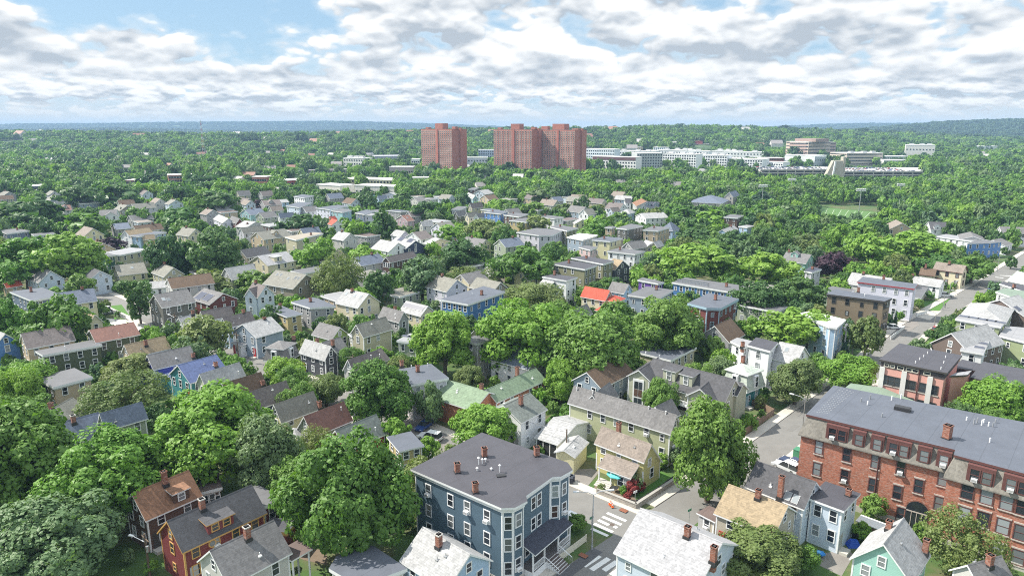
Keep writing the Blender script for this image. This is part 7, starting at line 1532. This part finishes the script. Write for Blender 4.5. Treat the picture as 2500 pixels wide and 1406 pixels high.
# cars on the garage roofs
RC = {}
def roofcar(col):
    if col not in RC:
        b, g, L_, W_ = carbody('sedan'); b.add(g.v, g.f, 1); RC[col] = b.mesh('parked_car', [paint(col, PC[col]), CARG_])
    return RC[col]
for (A, Bq, A2, B2, Yf, Yb, zt) in CARG:
    nr = 9; nc = int((Bq.x-A.x)/3.6)
    for r in range(nr):
        for c_ in range(nc):
            if rng.random() < .26 or (r % 3 == 2): continue
            y = Yf+4+(Yb-Yf-10)*r/(nr-1); x = A.x+2+(Bq.x-A.x-4)*c_/(nc-1); col = rng.choice(('white', 'silver', 'black', 'grey', 'blue', 'red', 'white', 'silver', 'navy', 'tan'))
            o = inst('parked_car', roofcar(col), None, (x, y, zt), pi/2+rng.choice((0, pi))); s_ = 'right' if A.x > 330 else 'left'
            tag(o, '%s car among the rows on the %s garage roof beside the concrete fin' % (col, s_), 'car', '%s cars on the %s garage roof' % (col, s_))
# ---------------------------------------------------------------- street furniture
def lamp(cr, foot, top, arm, label, arms=1):
    CUR[0] = cr; p = at(foot); t = atY(top, p.y); h = min(max(t.z, 5), 11); E_ = empty('street_lamp', (p.x, p.y, 0), label, 'street lamp', 'street lamps'); bs = (p.x, p.y, 0)
    M = MB(); M.tube([(p.x, p.y, 0), (p.x, p.y, h)], [.11, .07], 8); M.tube([(p.x, p.y, 0), (p.x, p.y, .5)], .17, 8); M.build('pole', STEEL, E_, bs)
    for k in range(arms):
        a = arm+pi*k; d = V(cos(a), sin(a)); M = MB(); M.tube([(p.x, p.y, h-.1), (p.x+d.x*.8, p.y+d.y*.8, h+.35), (p.x+d.x*2, p.y+d.y*2, h+.5)], .05, 6); M.build('arm', STEEL, E_, bs)
        M = MB(); c = p+d*2.35; M.obox(c, d, .75, .3, h+.42, h+.58); M.build('lamp_head', mat_plain('lamp_grey', (.55, .56, .57), .5), E_, bs)
lamp('D3', (567, 1148), (585, 625), 0.1, 'tall grey street lamp with two arms at the crossing corner', 2)
lamp('C4', (555, 640), (595, 268), pi*.8, 'street lamp at the near corner of the long brick building')
lamp('B4', (1000, 1030), (1010, 885), .1, 'street lamp in front of the yellowish olive tree'); lamp('B4', (1712, 810), (1722, 695), pi*.9, 'street lamp beside the street in front of the rowhouses')
lamp('B4', (1790, 630), (1805, 475), .1, 'slim street lamp by the white SUV'); lamp('B4', (2265, 300), (2285, 165), .2, 'street lamp near the cobalt blue house'); lamp('B4', (1845, 520), (1850, 412), .2, 'short street lamp below the buff house')
lamp('P', (222, 525), (219, 510), pi*.7, 'small street lamp among dark trees at the far left')
def upole(cr, foot, top, label, cross=True, lampd=None):
    CUR[0] = cr; p = at(foot); h = min(max(atY(top, p.y).z, 6), 12); E_ = empty('utility_pole', (p.x, p.y, 0), label, 'utility pole', 'wooden utility poles'); bs = (p.x, p.y, 0)
    M = MB(); M.tube([(p.x, p.y, 0), (p.x, p.y, h)], [.16, .11], 8); M.build('pole', POLEW, E_, bs)
    if cross: M = MB(); M.obox(p, (-.75, .66), 2.2, .1, h-.7, h-.58); M.build('crossarm', POLEW, E_, bs)
    M = MB(); M.tube([(p.x+.25, p.y-.15, h-2.4), (p.x+.25, p.y-.15, h-1.6)], .2, 8); M.build('transformer', STEEL, E_, bs)
    if lampd is not None:
        d = V(cos(lampd), sin(lampd)); M = MB(); M.tube([(p.x, p.y, h-1.2), (p.x+d.x*1.9, p.y+d.y*1.9, h-.7)], .05, 6); M.obox(p+d*2.2, d, .7, .28, h-.76, h-.6); M.build('lamp_head', WHITE, E_, bs)
    return Vector((p.x, p.y, h-.6))
W1 = upole('C3', (712, 890), (715, 640), 'wooden pole between the white garages', False); W2 = upole('B2', (1035, 1360), (1010, 1235), 'wooden pole before the house with round attic window'); W3 = upole('B1', (1695, 1010), (1665, 720), 'wooden pole with lamp beside the pale paving', True, pi*.85)
W4 = upole('B1', (2280, 1190), (2265, 900), 'wooden pole by the light blue house with stained roof'); W5 = upole('B2', (225, 640), (215, 525), 'wooden pole right of the white cross-gabled house'); W6 = upole('B4', (845, 400), (845, 262), 'pole with grey transformer in front of the purple tree'); W7 = upole('B3', (2455, 1000), (2458, 830), 'pole right of the red-brown three-decker'); W8 = upole('D1', (650, 1406), (622, 1150), 'pole with white lamp at the bottom edge beside the red house', True, pi*.9)
W9 = upole('B2', (1045, 780), (1048, 670), 'slim pole before the cream house with skylights', False); W10 = upole('B4', (850, 1060), (855, 870), 'pole among the two spruces beside the sky blue house', False)
def wire(a, b, label):
    M = MB(); pts = [a.lerp(b, k/8)-Vector((0, 0, 1.0*(1-(2*k/8-1)**2))) for k in range(9)]; M.tube(pts, .025, 4); o = M.build('wire', DARKM); tag(o, label, 'wire', 'overhead wires')
wire(W3, W4, 'overhead wire between the pale paving pole and the stained-roof house pole'); wire(W4, W2, 'overhead wire from the stained-roof house pole to the round-window house pole'); wire(W2, W1, 'overhead wire reaching towards the white garages')
# cones, umbrella, planters, signs
CUR[0] = 'D3'
for k, q in enumerate(((738, 728), (748, 738), (762, 755))):
    p = at(q); M = MB(); M.tube([(0, 0, .04), (0, 0, .75)], [.16, .03], 10, 0); M.tube([(0, 0, .35), (0, 0, .5)], [.115, .085], 10, 1); M.obox((0, 0), (1, 0), .4, .4, 0, .05, 0)
    o = M.build('traffic_cone', [mat_plain('cone_orange', (.70, .12, .02), .5), WHITE], loc=(p.x, p.y, .13)); tag(o, 'orange traffic cone at the kerb by the stone wall, %s of three' % ('farthest left', 'middle one', 'nearest the plate')[k], 'traffic cone', 'traffic cones at the kerb')
p = at((800, 545)); bs = (p.x, p.y, 0); E_ = empty('parasol', bs, 'turquoise garden parasol in the yellow house front yard', 'parasol')
M = MB(); M.tube([(p.x, p.y, 0), (p.x, p.y, 2.6)], .03, 6); M.tube([(p.x, p.y, 0), (p.x, p.y, .12)], .28, 10); M.build('pole', STEEL, E_, bs)
M = MB(); n = 8; vs = [(p.x+1.6*cos(2*pi*k/n), p.y+1.6*sin(2*pi*k/n), 2.15) for k in range(n)]+[(p.x, p.y, 2.75)]; vs += [(p.x+1.62*cos(2*pi*k/n), p.y+1.62*sin(2*pi*k/n), 2.0) for k in range(n)]
M.add(vs, [(k, (k+1) % n, n) for k in range(n)]+[(k, (k+1) % n, n+1+(k+1) % n, n+1+k) for k in range(n)]); M.build('canopy', mat_plain('turquoise_cloth', (.10, .55, .55), .7, var=.06), E_, bs)
p = at((785, 600)); bs = (p.x, p.y, 0); E_ = empty('garden_table', bs, 'dark round garden table under the turquoise parasol', 'table'); M = MB(); M.tube([(p.x, p.y, .7), (p.x, p.y, .74)], .55, 14); M.build('top', DARKM, E_, bs)
for k in range(4): M = MB(); M.tube([(p.x+.35*cos(k*1.57), p.y+.35*sin(k*1.57), 0), (p.x+.2*cos(k*1.57), p.y+.2*sin(k*1.57), .7)], .025, 5); M.build('leg', DARKM, E_, bs)
for q, r, kd, lab in (((955, 565), 1.25, 'r', 'deep red Japanese maple beside the turquoise parasol'), ((1040, 560), .8, 'r', 'small red shrub right of the Japanese maple'), ((900, 660), .7, 'r', 'low red shrub by the stone wall corner'), ((655, 575), .75, 'o', 'rust and green planted tub by the front steps'), ((868, 590), .7, 'b', 'bright green shrub between parasol and red maple'), ((1230, 320), 1.3, 'b', 'leafy green shrub at the end of the long olive rowhouses')):
    p = at(q, r*.8); o = inst('bush', CN['m', 1], None, (p.x, p.y, r*.9), 1, (r, r, r*.95)); o.material_slots[0].link = 'OBJECT'; o.material_slots[0].material = LEAF[kd]; tag(o, lab.replace('Japanese ', ''), 'bush')
def wall_line(name, cr, pts, h, wd, mat, label, cat, posts=None):
    CUR[0] = cr; P_ = [at(q) for q in pts]; c = P_[0]; E_ = empty(name, (c.x, c.y, 0), label, cat)
    for a, b in zip(P_, P_[1:]):
        M = MB(); d = b-a
        if posts:
            M.obox((a+b)/2, d, d.length, wd, .12, h); M.build('panel', mat, E_, (c.x, c.y, 0))
            k = max(1, int(d.length/2.4))
            for i in range(k+1): q = a.lerp(b, i/k); X_ = MB(); X_.obox(q, d, .12, .12, 0, h+.12); X_.build('post', mat, E_, (c.x, c.y, 0))
        else: M.obox((a+b)/2, d, d.length+wd*.5, wd, 0, h); M.build('section', mat, E_, (c.x, c.y, 0)); X_ = MB(); X_.obox((a+b)/2, d, d.length+wd*.4, wd+.1, h, h+.08); X_.build('coping', mat_plain('cap_fieldstone', (.30, .285, .26), .85), E_, (c.x, c.y, 0))
FENW = mat_plain('fence_wood', (.20, .14, .10), .85, var=.3); STW = mat_brick('field_stone', (.30, .28, .25))
wall_line('stone_wall', 'D3', [(620, 620), (985, 765), (1385, 500)], .85, .4, STW, 'low grey stone wall round the yellow house corner yard', 'wall')
wall_line('picket_fence', 'D3', [(990, 740), (1200, 610), (1370, 480)], 1.0, .05, DARKM, 'thin black metal fence on top of the yellow house lawn', 'fence', True)
wall_line('wooden_fence', 'C4', [(10, 285), (200, 350), (315, 410), (60, 590)], 1.5, .06, FENW, 'brown board fence round the flower garden by the street', 'fence', True)
wall_line('lattice_fence', 'D3', [(260, 1270), (390, 1170), (510, 1080)], 1.1, .06, TRIMS['cream'], 'white lattice fence along the navy apartment block pavement', 'fence', True)
wall_line('wooden_fence', 'C1', [(470, 90), (560, 150), (650, 225)], 1.8, .06, FENW, 'weathered board fence behind the dark green house', 'fence', True)
wall_line('white_fence', 'B4', [(1335, 890), (1455, 800), (1320, 780)], 1.0, .06, TRIM, 'white board fence at the corner of the wood-brown block', 'fence', True)
wall_line('white_fence', 'B4', [(1560, 690), (1650, 665)], 1.0, .06, TRIM, 'short white rail fence beside the white lilac block', 'fence', True)
wall_line('chain_fence', 'B1', [(950, 670), (1080, 730), (1200, 785)], 1.3, .03, STEEL, 'grey wire fence along the green lawn and pale paving', 'fence', True)
# deck behind the red house
CUR[0] = 'D1'; a, b_, c_ = at((1700, 600), 2.6), at((1880, 760), 2.6), at((2020, 690), 2.6); poly = ccw([a, b_, c_, a+c_-b_]); cc_ = sum(poly, V(0, 0))/4; bs = (cc_.x, cc_.y, 0); E_ = empty('wooden_deck', bs, 'raised orange cedar deck behind the dark red house', 'deck')
M = MB(); M.prism(poly, 2.4, 2.6); M.build('floor', CEDAR, E_, bs)
for i in range(4):
    p, q = poly[i], poly[(i+1) % 4]; M = MB(); M.obox(p, (1, 0), .16, .16, 0, 3.8); M.build('post', CEDAR, E_, bs)
    M = MB(); d = q-p; M.obox((p+q)/2, d, d.length, .08, 3.5, 3.6)
    for k in range(int(d.length/.25)): M.obox(p.lerp(q, (k+.5)/int(d.length/.25)), d, .05, .05, 2.6, 3.5)
    M.build('railing', CEDAR, E_, bs)
# yard things, lower right
CUR[0] = 'D4'
def chair(q, rz, lab):
    p = at(q); E_ = empty('wicker_chair', (p.x, p.y, .0), lab, 'chair', 'wicker garden chairs', rz); wk = mat_plain('wicker', (.30, .24, .18))
    M = MB(); M.tube([(0, 0, .36), (0, 0, .44)], .34, 10); M.build('seat', wk, E_); M = MB(); M.tube([(.32*cos(a), .32*sin(a), .75+.12*cos(a-pi/2)) for a in [pi*k/8 for k in range(9)]], .05, 6); M.tube([(0, .33, .42), (0, .36, .85)], .12, 6); M.build('backrest', wk, E_)
    for sx in (-.22, .22):
        for sy in (-.22, .22): M = MB(); M.tube([(sx, sy, 0), (sx, sy, .37)], .025, 5); M.build('leg', wk, E_)
chair((530, 1085), .4, 'left wicker chair on the deck of the pale blue house'); chair((640, 1120), -.3, 'right wicker chair on the deck of the pale blue house')
p = at((500, 1190), .2); M = MB(); M.prism([(-1.2, -.45), (1.0, -.45), (1.35, 0), (1.0, .45), (-1.2, .45)], .02, .25); M.prism([(-1.0, -.2), (.8, -.2), (.8, .2), (-1.0, .2)], .25, .30, 1, 1); o = M.build('kayak_float', [mat_plain('float_blue', (.03, .22, .60), .4), mat_plain('float_light', (.15, .45, .75), .4)], loc=(p.x, p.y, .4)); o.rotation_euler = (0, 0, -.6); tag(o, 'bright blue inflatable float on the boards by the wicker chairs', 'float')
p = at((880, 990), .6); M = MB(); M.tube([(0, 0, 0), (0, 0, .95)], [.33, .38], 12); M.tube([(0, 0, .95), (0, 0, 1.03)], [.4, .2], 12, 1); o = M.build('barrel', [mat_plain('barrel_black', (.02, .02, .022)), mat_plain('barrel_lid', (.08, .08, .08))], loc=(p.x, p.y, 0)); tag(o, 'black barrel right of the pale blue house rear wall', 'barrel')
p = at((875, 1085), .5); M = MB(); M.add([(-.9, -.6, 0), (.9, -.6, 0), (.9, .6, 0), (-.9, .6, 0), (-.5, -.3, .9), (.4, -.25, 1.0), (.5, .3, .85), (-.4, .3, .95)], [(0, 1, 5, 4), (1, 2, 6, 5), (2, 3, 7, 6), (3, 0, 4, 7), (4, 5, 6, 7)]); o = M.build('tarp', mat_plain('tarp_blue', (.02, .08, .45), .5), loc=(p.x, p.y, 0)); tag(o, 'crumpled blue tarp beside the mint green house', 'tarp')
p = at((1060, 905), 2.2); M = MB(); M.obox((0, 0), (.7, -.7), 3.4, 1.8, 0, 2.2, 1); M.obox((0, 0), (.7, -.7), 3.8, 2.2, 2.2, 2.32, 0); o = M.build('shed', [mat_plain('shed_roof', (.66, .66, .64)), FENW], loc=(p.x, p.y, 0)); tag(o, 'small shed with white roof behind the mint green house', 'shed')
CUR[0] = 'D3'; p = at((2020, 1350), 2.4); M = MB(); M.obox((0, 0), (.9, -.5), 2.6, 2.0, 0, 2.3, 0); M.obox((0, 0), (.9, -.5), 2.8, 2.2, 2.3, 2.42, 0); o = M.build('shed', mat_plain('shed_white', (.66, .66, .68)), loc=(p.x, p.y, 0)); tag(o, 'white box-like shed right of the white shingle roof', 'shed')
def bins(cr, pts, col, lab):
    CUR[0] = cr
    for i, q in enumerate(pts):
        p = at(q, .5); E_ = empty('wheelie_bin', (p.x, p.y, 0), lab, 'bin', 'wheeled bins beside the driveway'); M = MB(); M.prism([(-.28, -.3), (.28, -.3), (.28, .3), (-.28, .3)], .06, 1.0); M.build('body', col, E_); M = MB(); M.obox((0, .02), (1, 0), .62, .68, 1.0, 1.07); M.build('lid', col, E_)
        for s in (-.25, .25): M = MB(); M.tube([(s-.03, .27, .1), (s+.03, .27, .1)], .1, 8); M.build('wheel', RUB, E_)
bins('D3', [(365, 470), (385, 480), (370, 500)], mat_plain('bin_dark', (.03, .035, .05), .5), 'dark wheeled bin grouped beside the yellow house driveway')
p = at((535, 730, 'C4'), .8); M = MB(); M.obox((0, 0), (.7, .7), 1.5, 1.3, 0, 1.4); M.obox((0, 0), (.7, .7), 1.6, 1.4, 1.4, 1.48); o = M.build('utility_box', mat_plain('box_green', (.05, .20, .11), .5), loc=(p.x, p.y, 0)); tag(o, 'green utility cabinet on the grass at the brick building corner', 'utility box')
for q, t_, lab, col in (((975, 745), (985, 625), 'white street sign on a thin post at the stone wall corner', WHITE), ((1490, 925), (1495, 850), 'green street name sign on the corner behind the white shingle roof', mat_plain('sign_green', (.02, .16, .09), .5)), ((560, 1000), (550, 935), 'green street name sign beside the tall crossing lamp', mat_plain('sign_green', (.02, .16, .09), .5)), ((1958, 520), (1958, 440), 'small sign seen from behind under the tall street maple', mat_plain('sign_back', (.45, .40, .40), .5))):
    CUR[0] = 'D3'; p = at(q); E_ = empty('street_sign', (p.x, p.y, 0), lab, 'sign'); M = MB(); M.tube([(0, 0, 0), (0, 0, 2.7)], .035, 6); M.build('post', STEEL, E_); M = MB(); M.obox((0, 0), (.8, .6), .75, .04, 2.3, 2.65); M.build('plate', col, E_)
p = at((515, 890, 'D1'), 1.2); 
# worker by the pale paving and sun-lit walker on the long street
def person(cr, q, rz, top, leg, lab):
    CUR[0] = cr; p = at(q, .9); me = bpy.data.meshes.new('body'); J = [((0, 0, .95), .14), ((0, 0, 1.2), .15), ((0, 0, 1.42), .13), ((0, 0, 1.52), .055), ((0, .01, 1.63), .09), ((0, .01, 1.74), .075), ((.2, 0, 1.4), .06), ((.27, .03, 1.12), .045), ((.26, .16, .92), .035), ((-.2, 0, 1.4), .06), ((-.27, .02, 1.12), .045), ((-.26, .12, .9), .035), ((.1, 0, .9), .09), ((.12, .1, .5), .065), ((.12, .02, .08), .045), ((.12, .16, .03), .04), ((-.1, 0, .9), .09), ((-.12, -.06, .5), .065), ((-.12, -.14, .08), .045), ((-.12, 0, .03), .04)]
    ed = [(0, 1), (1, 2), (2, 3), (3, 4), (4, 5), (2, 6), (6, 7), (7, 8), (2, 9), (9, 10), (10, 11), (0, 12), (12, 13), (13, 14), (14, 15), (0, 16), (16, 17), (17, 18), (18, 19)]
    me.from_pydata([j[0] for j in J], ed, []); m, t, b = newmat('figure_'+lab[:6].replace(' ', '_')); g = t.n('ShaderNodeTexCoord'); s = t.n('ShaderNodeSeparateXYZ'); t.l(g.outputs['Object'], s.inputs[0])
    c = t.mix(t.ramp(s.outputs[2], (.93, .95, 0, 1)), leg, top); c = t.mix(t.ramp(s.outputs[2], (1.5, 1.52, 0, 1)), c, (.42, .26, .19)); c = t.mix(t.ramp(s.outputs[2], (1.70, 1.72, 0, 1)), c, (.04, .03, .025)); t.l(c, b.inputs['Base Color']); me.materials.append(m)
    o = bpy.data.objects.new('person', me); C.objects.link(o); o.location = (p.x, p.y, .02); o.rotation_euler = (0, 0, rz); sk = o.modifiers.new('skin', 'SKIN'); sk.use_smooth_shade = True
    for i, j in enumerate(J): me.skin_vertices[0].data[i].radius = (j[1], j[1])
    me.skin_vertices[0].data[0].use_root = True; sb = o.modifiers.new('sub', 'SUBSURF'); sb.levels = 1; sb.render_levels = 1; tag(o, lab, 'person')
person('B1', (1100, 780), .5, (.25, .65, .10), (.05, .06, .10), 'worker in lime vest and dark trousers on the pale paving'); person('B1', (1098, 730), 2, (.10, .35, .12), (.06, .06, .07), 'worker in green top at the wire fence by the paving'); person('E', (890, 1200), 1, (.05, .05, .06), (.04, .04, .05), 'person in dark clothes walking on the pavement of the long street')
# ---------------------------------------------------------------- haze: one closed box of pale air
if True:
    M = MB(); M.box(-7600, -100, -3, 7600, 9200, 124); m = bpy.data.materials.new('haze_air'); m.use_nodes = True; nt = m.node_tree; nt.nodes.clear(); o_ = nt.nodes.new('ShaderNodeOutputMaterial'); v = nt.nodes.new('ShaderNodeVolumePrincipled')
    v.inputs['Color'].default_value = (.42, .64, .92, 1); v.inputs['Density'].default_value = .00013; v.inputs['Anisotropy'].default_value = .0; nt.links.new(v.outputs[0], o_.inputs['Volume'])
    o = M.build('haze', m); tag(o, None, None, kind='stuff')
print('COUNTS houses', len(HOUSES), 'trees', len(real)+len(keepT), 'listed', len(real), 'bush', len(keepB), 'stuff', len(pts), len(pts2), len(pts3), len(pts4), 'windows', NWIN[0], 'objs', len(bpy.data.objects))
